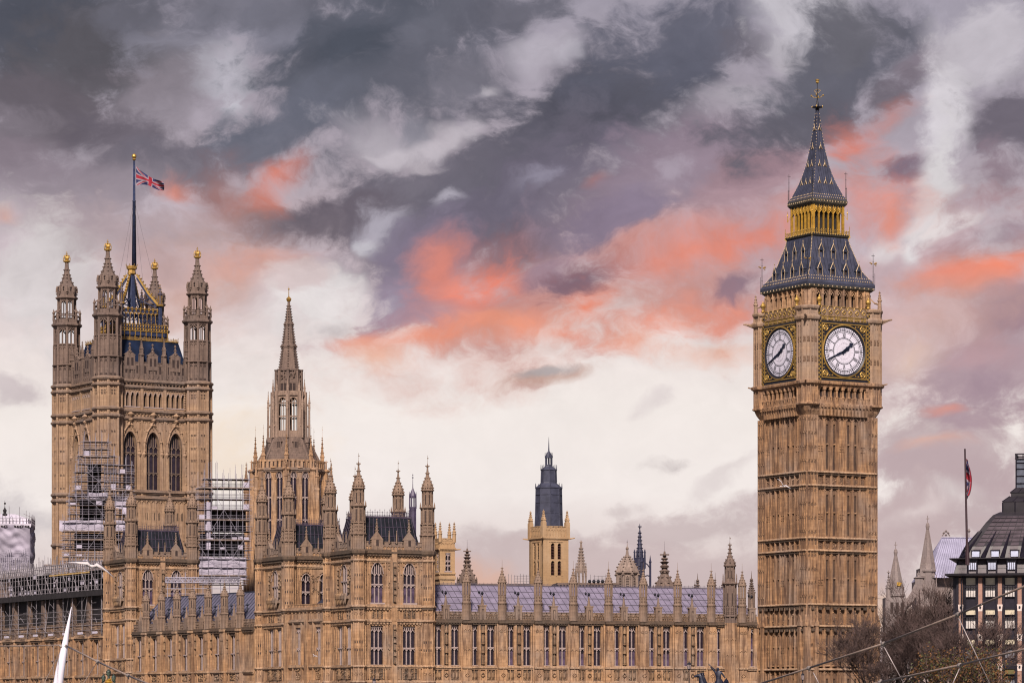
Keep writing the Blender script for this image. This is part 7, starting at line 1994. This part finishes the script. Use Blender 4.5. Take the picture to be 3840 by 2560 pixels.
# ---------------------------------------------------------------- modern office block with the bronze roof
CURVE = [(2091, 9.3), (2046, 8.75), (2000, 7.5), (1955, 6.35), (1924, 5.4), (1911, 4.5)]
def office():
    Y = 432.0; A = R(-12); zc = lambda y: PZ(y, Y)
    X0 = PX(3572, Y); xa = Vector((math.cos(A), math.sin(A))); inn = Vector((-math.sin(A), math.cos(A))); Hh = 10.5
    c = Vector((X0, Y)) + xa*Hh + inn*Hh
    root = thing('office_block', 'modern office block with brick piers, stepped bronze roof and a square ventilation chimney', 'building', (c.x, c.y, 0), A)
    z = zc
    U = lambda px: px_u(px, X0, Y, A) - Hh
    M = FM(0, Hh)
    fr = MB(); br = MB(); bl = MB(); M1 = FM(1, Hh)
    core = MB(); core.sq([(0, Hh - 1.2), (z(2160), Hh - 1.2)]); core.build('wall', BRONZE, root)
    bay = 2.62; u0 = U(3602) - bay*0
    rows = [(2160, 2278), (2278, 2389), (2389, 2501), (2501, 2612)]
    wm = {}
    def win(M_, u, za, w, h, bars, mat):
        key = (round(w,2), round(h,2), bars, mat.name)
        if key not in wm:
            f = MB(); f.fb(-w/2 - .08, -w/2, -.3, .05, 0, h); f.fb(w/2, w/2 + .08, -.3, .05, 0, h); f.fb(-w/2, w/2, -.3, .05, -.07, 0); f.fb(-w/2, w/2, -.3, .05, h, h + .07)
            for i in range(1, bars): x = -w/2 + w*i/bars; f.fb(x - .035, x + .035, -.25, .04, 0, h)
            p = MB(); p.add([(-w/2, .03, 0), (w/2, .03, 0), (w/2, .03, h), (-w/2, .03, h)], [(0,1,2,3)])
            wm[key] = (f.mesh('window', BRONZE2), p.mesh('pane', mat))
        o = place('window', wm[key][0], root, M_ @ T(u, 0, za)); place('pane', wm[key][1], o)
    for kf in (0, 1):
        Mk = FM(kf, Hh - .9); fr.M = br.M = bl.M = Mk
        for i in range(-1, 9):
            u = u0 + bay*i if kf == 0 else -Hh + .8 + bay*(i + 1)
            if u > Hh or u < -Hh: continue
            br.fb(u - .27, u + .27, -.2, .55, 0, z(2165))
            for s in (-1, 1): fr.fb(u + s*.42 - .12, u + s*.42 + .12, -.2, .4, 0, z(2158)); fr.fb(u + s*.62 - .05, u + s*.62 + .05, -.2, .25, 0, z(2158))
            for yy in (2278, 2389, 2501): 
                bl.m = 0; bl.add([(u-.27,-.56,z(yy)-.45),(u+.27,-.56,z(yy)-.45),(u+.37,-.62,z(yy)+.45),(u-.37,-.62,z(yy)+.45),(u-.27,0,z(yy)-.45),(u+.27,0,z(yy)-.45),(u+.37,0,z(yy)+.45),(u-.37,0,z(yy)+.45)], [(0,1,2,3),(0,3,7,4),(1,5,6,2),(3,2,6,7),(0,4,5,1)])
                bl.m = 1; bl.add([(u + .14*math.cos(math.pi*2*j/10), -.66, z(yy) + .05 + .19*math.sin(math.pi*2*j/10)) for j in range(10)], [tuple(range(10))]); bl.m = 0
            w = bay - 1.34; m = u + bay/2
            if m + w/2 > Hh: continue
            for q, (ya, yb) in enumerate(rows):
                fr.fb(m - w/2 - .1, m + w/2 + .1, -.3, .12, z(yb) - .2, z(yb) + .9 if q < 3 else z(yb) + .5)
                fr.fb(m - w/2 - .3, m + w/2 + .3, -.1, .45, z(ya) - (1.5 if q == 0 else 1.35), z(ya) - (1.38 if q == 0 else 1.23))
                if kf == 0:
                    off = (2194 if q == 0 else ya + 24)
                    win(Mk, m, z(ya + (32 if q == 0 else 25)), w, .95, 1, BLIND if q < 3 else OLIVEB)
                    win(Mk, m, z(ya + 76), w, 1.45, 4, GLASSP if q < 2 else GLASSD)
        fr.fb(-Hh, Hh, -.4, -.25, 0, z(2158))
    fr.M = br.M = bl.M = None
    fr.build('facade_frame', BRONZE, root); br.build('brick_pier', BRICK, root); bl.build('white_pier_block', [BLOCK, BLACK], root)
    # eaves, mansard, upper slope, drum and chimney
    rf = MB(); rf.sq([(z(2162), Hh + .5), (z(2158), Hh + .9), (z(2151), Hh + .95), (z(2149), Hh + .2)]); rf.sq([(z(2150), Hh - .15), (z(2096), Hh - .75)]); rf.sq([(z(2097), Hh + .1), (z(2095), Hh + .45), (z(2092), Hh + .45), (z(2090), Hh - .9)])
    rf.sq([(z(y), h) for y, h in CURVE])
    rf.sq([(z(1914), 4.1), (z(1874), 4.15)]); rf.sq([(z(1874), 4.15), (z(1871), 4.2), (z(1850), 3.25)]); rf.sq([(z(1850), 3.1), (z(1836), 3.1)]); rf.sq([(z(1836), 3.2), (z(1816), 2.4)]); rf.build('bronze_roof', BRONZER, root)
    pn = MB(); rb = MB(); rnd = random.Random(3)
    za, zb = z(2091), z(1922)
    def HQ(q):
        y = 2091 + (1922 - 2091)*q
        for (a, ha), (b, hb) in zip(CURVE, CURVE[1:]):
            if a >= y >= b: return ha + (hb - ha)*(y - a)/(b - a)
        return CURVE[-2][1]
    for kf in (0, 1):
        pn.M = rb.M = RZ(-math.pi/2*kf)
        nrow = 11
        for j in range(nrow):
            q0, q1 = j/nrow, (j + 1)/nrow
            for i in range(-8, 9):
                xa0 = lambda q, e: (i + e)*bay/2*(1 - .42*q)
                pts = []
                for q, e in ((q0, -.46), (q0, .46), (q1, -.46), (q1, .46)):
                    h = HQ(q); x = xa0(q, e); pts.append((x, -h - .05, za + (zb - za)*q + (.06 if q == q0 else -.06)))
                if max(abs(p[0]) for p in pts) < HQ(q1) and (j > 3 or i % 2 == 0): pn.add(pts, [(0,1,3,2)])
        for i in range(-8, 9):
            if i % 2: 
                P = [(i*bay/2*(1 - .42*q), -HQ(q) - .12, za + (zb - za)*q) for q in (0, .15, .3, .45, .62)]
                if abs(P[0][0]) < HQ(0) and abs(P[4][0]) < HQ(.62):
                    rb.path(P, .34, 4, .05)
        g0, g1, zc0, zc1 = Hh - .15, Hh - .75, z(2150), z(2096)
        for i in range(-8, 9):
            for j in range(3):
                q0, q1 = j/3, (j + 1)/3
                pts = [((i + e)*bay/2, -(g0 + (g1 - g0)*q) - .04, zc0 + (zc1 - zc0)*q + d) for q, e, d in ((q0, -.44, .06), (q0, .44, .06), (q1, -.44, -.06), (q1, .44, -.06))]
                if max(abs(p[0]) for p in pts) < g1: pn.add(pts, [(0,1,3,2)])
            if abs(i*bay/2 + bay/4) < g1 - .3: rb.path([((i + .5)*bay/2, -g0 - .08, zc0), ((i + .5)*bay/2, -g1 - .1, zc1)], .09)
        for (hh, ya, yb, n) in ((4.15, 1914, 1874, 5), (2.42, 1816, 1700, 3)):
            for i in range(n + 1): u = -hh + 2*hh*i/n; rb.tube((u, -hh - .04, z(ya)), (u, -hh - .04, z(yb)), .07)
        for yy in (1800, 1772, 1745, 1722): rb.tube((-2.42, -2.45, z(yy)), (2.42, -2.45, z(yy)), .07)
        for (ha, hb, ya, yb) in ((4.2, 3.25, 1871, 1850), (3.2, 2.4, 1836, 1816)):
            for i in range(7): q = -1 + 2*i/6; rb.tube((q*ha, -ha - .03, z(ya)), (q*hb, -hb - .03, z(yb)), .06)
    pn.M = rb.M = None
    pn.build('roof_panel', ROOFP, root); rb.build('roof_rib', BRONZE, root)
    ch = MB(); ch.sq([(z(1818), 2.38), (z(1706), 2.38)]); ch.build('chimney', ROOFG, root)
    cp = MB()
    for kf in range(4):
        cp.M = FM(kf, 2.5); cp.fb(-2.6, 2.6, -.15, .06, z(1708), z(1704)); cp.fb(-2.6, 2.6, -.15, .06, z(1691), z(1686))
        for i in range(6): u = -2.5 + i; cp.fb(u - .07, u + .07, -.12, .03, z(1706), z(1688))
    cp.build('chimney_rail', BRONZE2, root)
    for i, px in enumerate((3647, 3720, 3793)):             # dormer windows, two tiers
        u = U(px)
        d = MB(); d.fb(u - .62, u + .62, -2.0, -.2, z(2147), z(2099)); d.fb(u - .72, u + .72, -2.0, 0, z(2102), z(2097)); d.fb(u - .62, u - .5, -1, .1, z(2147), z(2100)); d.fb(u + .5, u + .62, -1, .1, z(2147), z(2100)); d.build('dormer', BRONZE, root, M=M)
        win(M @ T(0, .08, 0), u, z(2135), 1.0, z(2108) - z(2135), 4, GLASSB)
        win(M @ T(0, 1.15, 0), u + .35, z(2086), 1.0, z(2064) - z(2086), 1, GLASSB)
        d = MB(); d.fb(u - .3, u + 1.0, -3.2, -1.4, z(2090), z(2060)); d.build('dormer', BRONZE, root, M=M)
BRONZE = plain('dark_bronze', (.016,.013,.022), .4, metal=.2, var=.3); BRONZE2 = plain('bronze_frame', (.022,.017,.024), .4, metal=.3); BRONZER = plain('bronze_roof_sheet', (.018,.015,.02), .45, var=.3, scale=.6)
ROOFP = plain('weathered_bronze_panel', (.06,.046,.056), .5, var=.35, scale=1.1); ROOFG = plain('blue_grey_chimney_panel', (.075,.085,.115), .4, var=.3)
BRICK = stone('salmon_sandstone', (.33,.205,.165), (.285,.175,.14), (.26,.12,.09), bw=2.0, bh=.3, amount=.3, grey=(.38,.22,.18)); BLOCK = plain('white_cast_block', (.62,.52,.48), .8, var=.12)
def glassy(name, c, e=.08, spec=.6):
    m = plain(name, c, .12, var=.35, scale=.6, spec=spec); return m
BLIND = glassy('cream_blind', (.60,.53,.40)); OLIVEB = glassy('olive_blind', (.15,.13,.06)); GLASSP = glassy('sky_lit_pane', (.58,.54,.52)); GLASSD = glassy('dark_office_pane', (.20,.20,.23)); GLASSB = glassy('blue_dormer_pane', (.50,.54,.70))  # the pale sky-lit pane has the sky's reflection painted into its base colour
office()
def pole2():
    Y = 424; root = thing('flagpole', 'slim dark flagpole standing on the roof of the modern office block', 'flagpole', (PX(3624, Y), Y, PZ(2075, Y)), 0); k = Y/F; h = PZ(1682, Y) - PZ(2075, Y)
    lean = (3621 - 3629)*k
    b = MB(); b.tube((.15, 0, -1.5), (.1, 0, 1.2), .3, .22, 8); b.tube((.1, 0, 0), (lean*.7, 0, h), .17, .11, 8); b.build('pole', MAROON, root)
    def fold2(a, b):
        t = 3.1*b; x = .12 + .75*math.sin(min(1, a*1.25)*1.9)*(.25 + .75*math.sin(math.pi*min(1, max(0, b*1.05)))**.7)
        return (x*.85 + .14*math.sin(a*12), .7*math.sin(a*9 + b*2), -4.3 + 4.35*b - 1.25*a*(1 - .25*b) - .2*math.sin(a*6))
    flag('flag', 'smaller union flag hanging limp on the slim pole above the office block', (PX(3621, Y), Y, PZ(1718, Y)), 3, 2, fold2, 1)
MAROON = plain('maroon_pole_paint', (.035,.016,.022), .5)
pole2()

# ---------------------------------------------------------------- trees
BARK = plain('winter_bark', (.03,.021,.021), .9, var=.4, scale=3); TWIG = plain('winter_twigs', (.065,.042,.039), .9, var=.35, scale=.5)
def bare_tree(label, px, Y, ytop, spread, seed, levels=6, leaves=None, group='bare trees by the clock tower'):
    rnd = random.Random(seed); root = thing('leafy_tree' if leaves else 'bare_tree', label, 'tree', (PX(px, Y), Y, 0), 0, group); H = PZ(ytop, Y)
    tr = MB(); cr = MB(); lf = MB()
    def grow(p, d, L, r, lv):
        segs = 3 if lv > 1 else 2; pts = [p]; q = p.copy(); dd = d.copy()
        for s in range(segs):
            dd = (dd + Vector((rnd.uniform(-.2, .2), rnd.uniform(-.2, .2), rnd.uniform(-.06, .13)))).normalized(); q = q + dd*(L/segs); pts.append(q.copy())
        mb = tr if lv >= levels - 2 else cr
        r1 = r*.62
        mb.path([tuple(x) for x in pts], r, 5 if lv >= levels - 2 else 3, r1)
        if leaves and lv <= 2:
            for _ in range(2): 
                w = pts[-1] + Vector((rnd.gauss(0, .35), rnd.gauss(0, .35), rnd.gauss(0, .35))); s = rnd.uniform(.09, .17); n1 = Vector((rnd.gauss(0,1), rnd.gauss(0,1), rnd.gauss(0,1))).normalized(); n2 = n1.orthogonal().normalized(); n3 = n1.cross(n2)
                lf.m = 0 if rnd.random() < .6 else 1; lf.add([tuple(w - n2*s), tuple(w + n3*s*.6), tuple(w + n2*s), tuple(w - n3*s*.6)], [(0,1,2,3)])
        if lv == 0: return
        n = rnd.choice((3, 3, 4)) if lv < levels else 5
        for i in range(n):
            t = rnd.uniform(.45, 1.0) if i else 1.0; j = min(segs - 1, int(t*segs)); b = pts[j] + (pts[j+1] - pts[j])*(t*segs - j)
            a = rnd.uniform(0, 2*math.pi); o = dd.orthogonal().normalized(); o = Matrix.Rotation(a, 3, dd) @ o
            ang = rnd.uniform(.3, .85) if i else rnd.uniform(.05, .35)
            nd = (dd*math.cos(ang) + o*math.sin(ang)*spread); nd.z += .14; nd.normalize()
            grow(b, nd, L*rnd.uniform(.62, .82), max(.020, r1*rnd.uniform(.6, .85)), lv - 1)
    grow(Vector((0, 0, 0)), Vector((0, 0, 1)), H*.27, .36, levels)
    # scale to the measured height
    top = max(v[2] for v in cr.v); f = H/top
    for m in (tr, cr, lf): m.v = [(v[0]*f, v[1]*f, v[2]*f) for v in m.v]
    tr.build('trunk', BARK, root); cr.build('crown', TWIG, root)
    if leaves: lf.build('foliage', leaves, root)
    return root
LEAFO = plain('rust_leaf', (.13,.06,.02), .8, var=.4); LEAFG = plain('olive_leaf', (.06,.062,.02), .8, var=.4)
bare_tree('broad bare tree with a dense brown crown between the church spires and the office block', 3492, 446, 2135, 1.0, 5, 7)
bare_tree('thin bare tree just right of the clock tower base', 3330, 455, 2225, 1.0, 9, 7)
bare_tree('bare tree with low spreading branches across the foot of the clock tower', 3268, 448, 2265, .95, 21, 7)
bare_tree('bare tree crowding the left corner of the office block', 3600, 414, 2240, .9, 14, 7)
bare_tree('lower bare tree filling the gap between the clock tower and the broad tree', 3400, 440, 2270, 1.2, 33, 7)
bare_tree('low tree with rust and olive autumn leaves below the broad bare tree', 3545, 405, 2420, 1.3, 17, 5, [LEAFO, LEAFG], 'autumn trees')
bare_tree('small autumn tree with thin rusty leaves in front of the office piers', 3680, 402, 2425, 1.2, 27, 5, [LEAFO, LEAFG], 'autumn trees')

# ---------------------------------------------------------------- mast, cables and lamps near the camera
def at(px, py, Y): return Vector((PX(px, Y), Y, PZ(py, Y)))
def loft(b, pts, rs, n):
    d = (pts[-1] - pts[0]).normalized(); e = Vector((0, 1, 0)); g = d.cross(e).normalized(); m = len(pts)
    b.add([tuple(p + e*(r*math.cos(2*math.pi*i/n)) + g*(r*math.sin(2*math.pi*i/n))) for p, r in zip(pts, rs) for i in range(n)],
          [(j*n+i, j*n+(i+1)%n, (j+1)*n+(i+1)%n, (j+1)*n+i) for j in range(m-1) for i in range(n)])
def mast():
    Y = 95; root = thing('white_mast', 'white tapered mast leaning right at the lower left', 'mast', tuple(at(205, 2660, Y)), 0); o = at(205, 2660, Y)
    p0 = at(207, 2640, Y) - o; p1 = at(224, 2520, Y) - o; p2 = at(243, 2418, Y) - o; p3 = at(268, 2274, Y) - o; k = Y/F
    b = MB(); loft(b, [p0, p1, p2, p3], [21*k, 17*k, 12*k, 1.2*k], 14); b.build('mast_shaft', WHITE, root, smooth=True)
    c = MB(); q = at(228, 2418, Y) - o; c.tube(q + Vector((-4*k, -.05, 0)), q + Vector((6*k, -.05, -6*k)), 4*k, 5*k, 8); q = at(248, 2420, Y) - o; c.tube(q + Vector((-2*k, -.1, 2*k)), q + Vector((5*k, -.1, -3*k)), 5*k, 4*k, 8); c.build('cable_clamp', CLAMP, root)
CLAMP = plain('grey_cast_clamp', (.30,.26,.24), .5, metal=.3)
CABLE = plain('weathered_cable', (.20,.152,.13), .6, var=.25, scale=6); RODM = plain('pale_rod', (.28,.24,.235), .45, metal=.3)
mast()
def cable(label, pts, Y0, Y1, wpx, clamps=(), name='stay_cable', mat=None, group=None):
    n = len(pts); ys = [Y0 + (Y1 - Y0)*i/(n - 1) for i in range(n)]; P = [at(p[0], p[1], y) for p, y in zip(pts, ys)]; o = P[0]
    root = thing(name, label, 'cable', tuple(o), 0, group)
    b = MB(); Q = [p - o for p in P]; S = []
    for i in range(n - 1):
        S.append(Q[i])
    S.append(Q[-1])
    k = (Y0 + Y1)/2/F
    b.path(S, wpx*.5*k, 8); b.build('cable_strand', mat or CABLE, root, smooth=True)
    for t in clamps:
        i = min(n - 2, int(t)); q = Q[i] + (Q[i+1] - Q[i])*(t - i); d = (Q[i+1] - Q[i]).normalized(); c = MB()
        c.tube(q - d*17*k, q - d*9*k, wpx*.55*k, wpx*.9*k, 8); c.tube(q - d*9*k, q + d*9*k, wpx*1.0*k, wpx*1.0*k, 8); c.tube(q + d*9*k, q + d*17*k, wpx*.9*k, wpx*.55*k, 8); c.tube(q, q + Vector((2*k, 0, -wpx*2.0*k)), wpx*.45*k, wpx*.3*k, 6); c.build('cable_clamp', CLAMP, root)
    return root
cable('rope like stay cable running left from the white mast', [(-30, 2421), (120, 2420), (226, 2417)], 97, 95, 5)
cable('thick rope like stay cable dropping right from the white mast', [(250, 2420), (366, 2479), (480, 2531), (600, 2580)], 94.5, 80, 7, (1.0, 2.0))
cable('thin cable slanting down left beside the white mast', [(222, 2450), (160, 2570)], 95, 93, 3)
cable('thin cable hanging below the knot of the left stay cable', [(362, 2484), (300, 2580)], 90, 88, 3)
cable('upper thick stay cable rising past the trees to the right edge', [(2800, 2580), (2857, 2560), (3033, 2503), (3312, 2412), (3592, 2302), (3900, 2172)], 80, 60, 7.5, (2.0, 3.0, 4.0))
cable('lower thick stay cable crossing the bottom right corner', [(3230, 2570), (3300, 2556), (3598, 2492), (3900, 2418)], 76, 60, 7.5, (1.0, 2.0))
cable('thin steel rod dropping right from the middle knot of the upper cable', [(3316, 2425), (3400, 2580)], 70, 70, 4, (), 'hanger_rod', RODM)
cable('thin steel rod dropping right from the upper knot near the office block', [(3596, 2318), (3730, 2600)], 66, 66, 4, (), 'hanger_rod', RODM)
cable('short steel rod below the lowest knot of the upper cable', [(3050, 2520), (3085, 2590)], 74, 74, 4, (), 'hanger_rod', RODM)
cable('short steel rod below the lower cable in the corner', [(3598, 2505), (3560, 2590)], 68, 68, 4, (), 'hanger_rod', RODM)
def street_lamp(label, px, yt, Y, w, post=True):
    o = at(px, yt, Y); root = thing('street_lamp', label, 'street lamp', (o.x, o.y, 0), 0); k = Y/F; z = lambda y: PZ(y, Y)
    p = MB(); p.lathe([(0, .16), (1, .12), (z(yt + 30) - .1, .06)], 8); p.lathe([(z(yt + 36), .06), (z(yt + 32), .14), (z(yt + 30), w*k*.32)], 8); p.build('post', BLACK, root)
    g = MB(); g.lathe([(z(yt + 30), w*k*.34), (z(yt + 14), w*k*.5)], 6); g.build('lantern_glass', LAMPG, root)
    c = MB(); c.lathe([(z(yt + 14), w*k*.56), (z(yt + 9), w*k*.4), (z(yt + 6), w*k*.15), (z(yt), .02)], 6)
    for i in range(6): a = math.pi/6 + math.pi/3*i; c.tube((w*k*.35*math.cos(a), w*k*.35*math.sin(a), z(yt + 30)), (w*k*.51*math.cos(a), w*k*.51*math.sin(a), z(yt + 14)), .02)
    c.build('lantern_cap', BLACK, root)
LAMPG = plain('frosted_lamp_glass', (.30,.24,.24), .3)
street_lamp('black street lamp with a frosted lantern left of the dark chariot statue', 2584, 2476, 400, 18)
street_lamp('small black street lamp in front of the clock tower base', 3010, 2516, 410, 13)
street_lamp('black street lamp with its top just inside the bottom edge below the nearest pavilion', 1403, 2536, 390, 14)
def triple_lamp():
    Y = 210; o = at(407, 2506, Y); root = thing('triple_lamp', 'green and gold bridge lamp with three lanterns at the bottom left', 'street lamp', (o.x, o.y, 0), 0); k = Y/F; z = lambda y: PZ(y, Y)
    p = MB(); p.lathe([(0, .3), (z(2575), .16), (z(2560), .2), (z(2548), .1), (z(2534), .07)], 8); p.path([(-24*k, 0, z(2552)), (-15*k, 0, z(2566)), (0, 0, z(2556)), (15*k, 0, z(2566)), (24*k, 0, z(2552))], .05, 5); p.build('post', GREENB, root)
    g = MB(); bits(g, -.2, .2, z(2568), z(2545), 22, .07, .12, 3); g.lathe([(z(2562), .2), (z(2555), .26), (z(2549), .14)], 8); g.build('gilded_ornament', GOLDL, root)
    for (dx, yt, w) in ((0, 2506, 17), (-19, 2526, 15), (19, 2526, 15)):
        l = MB(); c = (dx*k, 0); l.m = 0; l.lathe([(z(yt + 26), w*k*.3), (z(yt + 12), w*k*.5)], 8, c); l.m = 1; l.lathe([(z(yt + 12), w*k*.56), (z(yt + 8), w*k*.5), (z(yt + 4), w*k*.2), (z(yt), .01)], 8, c); l.lathe([(z(yt + 29), .03), (z(yt + 26), w*k*.34)], 8, c)
        for i in range(8): a = math.pi/4*i; l.tube((c[0] + w*k*.31*math.cos(a), w*k*.31*math.sin(a), z(yt + 26)), (c[0] + w*k*.5*math.cos(a), w*k*.5*math.sin(a), z(yt + 12)), .015)
        l.build('lantern', [LAMPGREEN, GREENB], root)
GREENB = plain('dark_green_iron', (.02,.035,.028), .5); LAMPGREEN = plain('greenish_lamp_glass', (.10,.13,.10), .3)
triple_lamp()

# ---------------------------------------------------------------- bronze chariot statue
def skin_mesh(name, verts, edges, radii, mat, parent, sub=1, loc=(0, 0, 0)):
    me = bpy.data.meshes.new(name); me.from_pydata(verts, edges, []); me.materials.append(mat)
    o = place(name, me, parent, T(*loc))
    o.modifiers.new('skin', 'SKIN'); me.skin_vertices[0].data[0].use_root = True
    for v, r in zip(me.skin_vertices[0].data, radii): v.radius = (r, r) if not isinstance(r, tuple) else r
    s = o.modifiers.new('smooth', 'SUBSURF'); s.levels = s.render_levels = sub
    return o
BRONZES = plain('blue_black_bronze', (.012,.014,.03), .45, metal=.2, var=.4, scale=3)
def statue():
    Y = 385; k = Y/F; o = at(2690, 2560, Y); root = thing('chariot_statue', 'dark bronze statue of a spear bearer with raised arms behind a rearing horse', 'statue', (o.x, o.y, 0), 0); zb = PZ(2590, Y)
    S = lambda px, py, dy=0.: ((px - 2690)*k, dy, PZ(py, Y))
    pl = MB(); pl.lathe([(0, 2.6), (zb - .2, 2.4), (zb - .1, 2.7), (zb, 2.7)], 4, rot=math.pi/4); pl.build('plinth', STONE_G, root)
    # woman: pelvis, spine, neck, head, both arms raised, robe below
    V = [S(2696, 2556), S(2695, 2540), S(2694, 2522), S(2693, 2514), S(2692, 2507), S(2692, 2500), S(2683, 2519, .1), S(2676, 2511, .1), S(2667, 2502, .1), S(2664, 2498, .1), S(2704, 2519, -.1), S(2712, 2530, -.2), S(2719, 2540, -.3), S(2700, 2575), S(2703, 2592), S(2690, 2575), S(2688, 2592)]
    E = [(0,1),(1,2),(2,3),(3,4),(4,5),(2,6),(6,7),(7,8),(8,9),(2,10),(10,11),(11,12),(0,13),(13,14),(0,15),(15,16)]
    Rr = [.34,.30,.30,.13,.20,.15,.14,.11,.085,.06,.14,.11,.08,.36,.34,.36,.34]
    skin_mesh('standing_figure', V, E, Rr, BRONZES, root, 2)
    sp = MB(); sp.tube(S(2661, 2492, .1), S(2686, 2512, .12), .045, .05, 6); sp.lathe([(0, .02)], 4) if False else None
    sp.tube(S(2661, 2492, .1), S(2657, 2488, .1), .09, .01, 6); sp.build('spear', BRONZES, root)
    rb = MB(); rr = random.Random(6)
    rb.lathe([(PZ(2595, Y), .95), (PZ(2570, Y), .75), (PZ(2556, Y), .5), (PZ(2545, Y), .36)], 10, ((2697 - 2690)*k, 0)); bits(rb, -.9, 1.3, PZ(2590, Y), PZ(2552, Y), 26, .3, 0, 4); rb.build('robe', BRONZES, root)
    for (dx, dy, nm) in ((0, 0, 1), (9, .9, 2)):
        H = lambda px, py: ((px + dx - 2690)*k, dy, PZ(py, Y))
        V = [H(2640, 2590), H(2634, 2566), H(2630, 2548), H(2627, 2536), H(2622, 2530), H(2612, 2532), H(2603, 2536), H(2628, 2528), H(2627, 2521), H(2655, 2600)]
        E = [(0,1),(1,2),(2,3),(3,4),(4,5),(5,6),(3,7),(7,8),(0,9)]
        skin_mesh('horse', V, E, [.62,.48,.34,.27,.26,.18,.12,.10,.04,.7], BRONZES, root, 2)
        mn = MB()
        for i in range(7): t = i/6; p = Vector(H(2640, 2572))*(1 - t) + Vector(H(2631, 2524))*t; mn.octa(tuple(p), .17 - .05*t, 1.2)
        mn.build('horse_mane', BRONZES, root)
statue()

# ---------------------------------------------------------------- gulls
GULLW = plain('gull_white', (.52,.48,.49), .7, var=.05); GULLG = plain('gull_grey', (.42,.40,.43), .7)
def gull(label, px, py, Y, span, wl, wr, head):
    o = at(px, py, Y); root = thing('gull', label, 'bird', tuple(o), 0, 'gulls in flight'); root.rotation_euler = (R(38), 0, 0)
    s = span/2; mb = MB()
    hx = head
    prof = [(-.36, .015), (-.30, .05), (-.15, .095), (.05, .11), (.2, .085), (.28, .06), (.34, .062), (.39, .045), (.43, .018), (.47, .006)]
    keep = Matrix(((0, 0, hx, 0), (0, 1, 0, 0), (hx, 0, 0, 0), (0, 0, 0, 1)))
    mb.M = Matrix.Rotation(-.18*hx, 4, 'Y') @ Matrix(((0, 0, hx, 0), (0, 1, 0, 0), (1, 0, 0, 0), (0, 0, 0, 1))); mb.lathe([(a*span*.42, b*span*.42) for a, b in prof], 10); mb.M = None
    tail = [( -hx*.15*span, 0, 0)]
    mb.add([(-hx*.13*span, -.03, .0), (-hx*.23*span, -.06*span, -.01), (-hx*.23*span, .06*span, -.01), (-hx*.13*span, .03, .0), (-hx*.13*span, 0, .02), (-hx*.23*span, 0, .005)], [(0,1,5,4),(4,5,2,3),(0,3,2,1)])
    for pts in (wl, wr):
        n = len(pts); ch = [.17, .18, .15, .10, .02]; vs = []
        for (x, y, z_), c in zip(pts, ch):
            for (dy, dz) in ((-c*.5, 0), (0, c*.10 + .004), (c*.5, 0), (0, -.004)): vs.append((x*s, y*s + dy*span, z_*s + dz*span*.4))
        fs = []
        for i in range(n - 1):
            for j in range(4): fs.append((i*4+j, i*4+(j+1)%4, (i+1)*4+(j+1)%4, (i+1)*4+j))
        fs += [(3,2,1,0), tuple((n-1)*4+j for j in range(4))]
        mb.m = 0; a = len(mb.f); mb.add(vs, fs)
        for q in range(a + 12, len(mb.f)): mb.mi[q] = 1
    mb.build('gull_body', [GULLW, GULLG], root, smooth=True)
gull('white gull with wings spread wide flying above the left scaffolded range', 346, 2122, 96, 1.12,
     [(-.05,0,.02), (-.25,.05,.20), (-.5,.1,.16), (-.85,.15,.16), (-1.35,.2,.14)], [(.05,0,.02), (.25,0,.14), (.5,0,-.05), (.8,0,-.35), (1.12,0,-.75)], -1)
gull('white gull with raised wing flying in front of the clock tower shaft', 2940, 1822, 250, 1.4,
     [(-.05,0,.05), (-.2,.1,.28), (-.3,.2,.48), (-.5,.3,.62), (-.8,.4,.74)], [(.05,0,.02), (.2,-.1,.16), (.35,-.2,.14), (.55,-.25,0), (.8,-.3,-.14)], 1)
gull('tiny distant white gull in front of the link between the two pavilions', 1182, 2458, 420, 1.2,
     [(-.05,0,.05), (-.25,.1,.2), (-.4,.2,.3), (-.5,.3,.3), (-.55,.4,.3)], [(.05,0,.02), (.25,-.1,.16), (.35,-.2,.14), (.5,-.25,0), (.55,-.3,-.05)], 1)
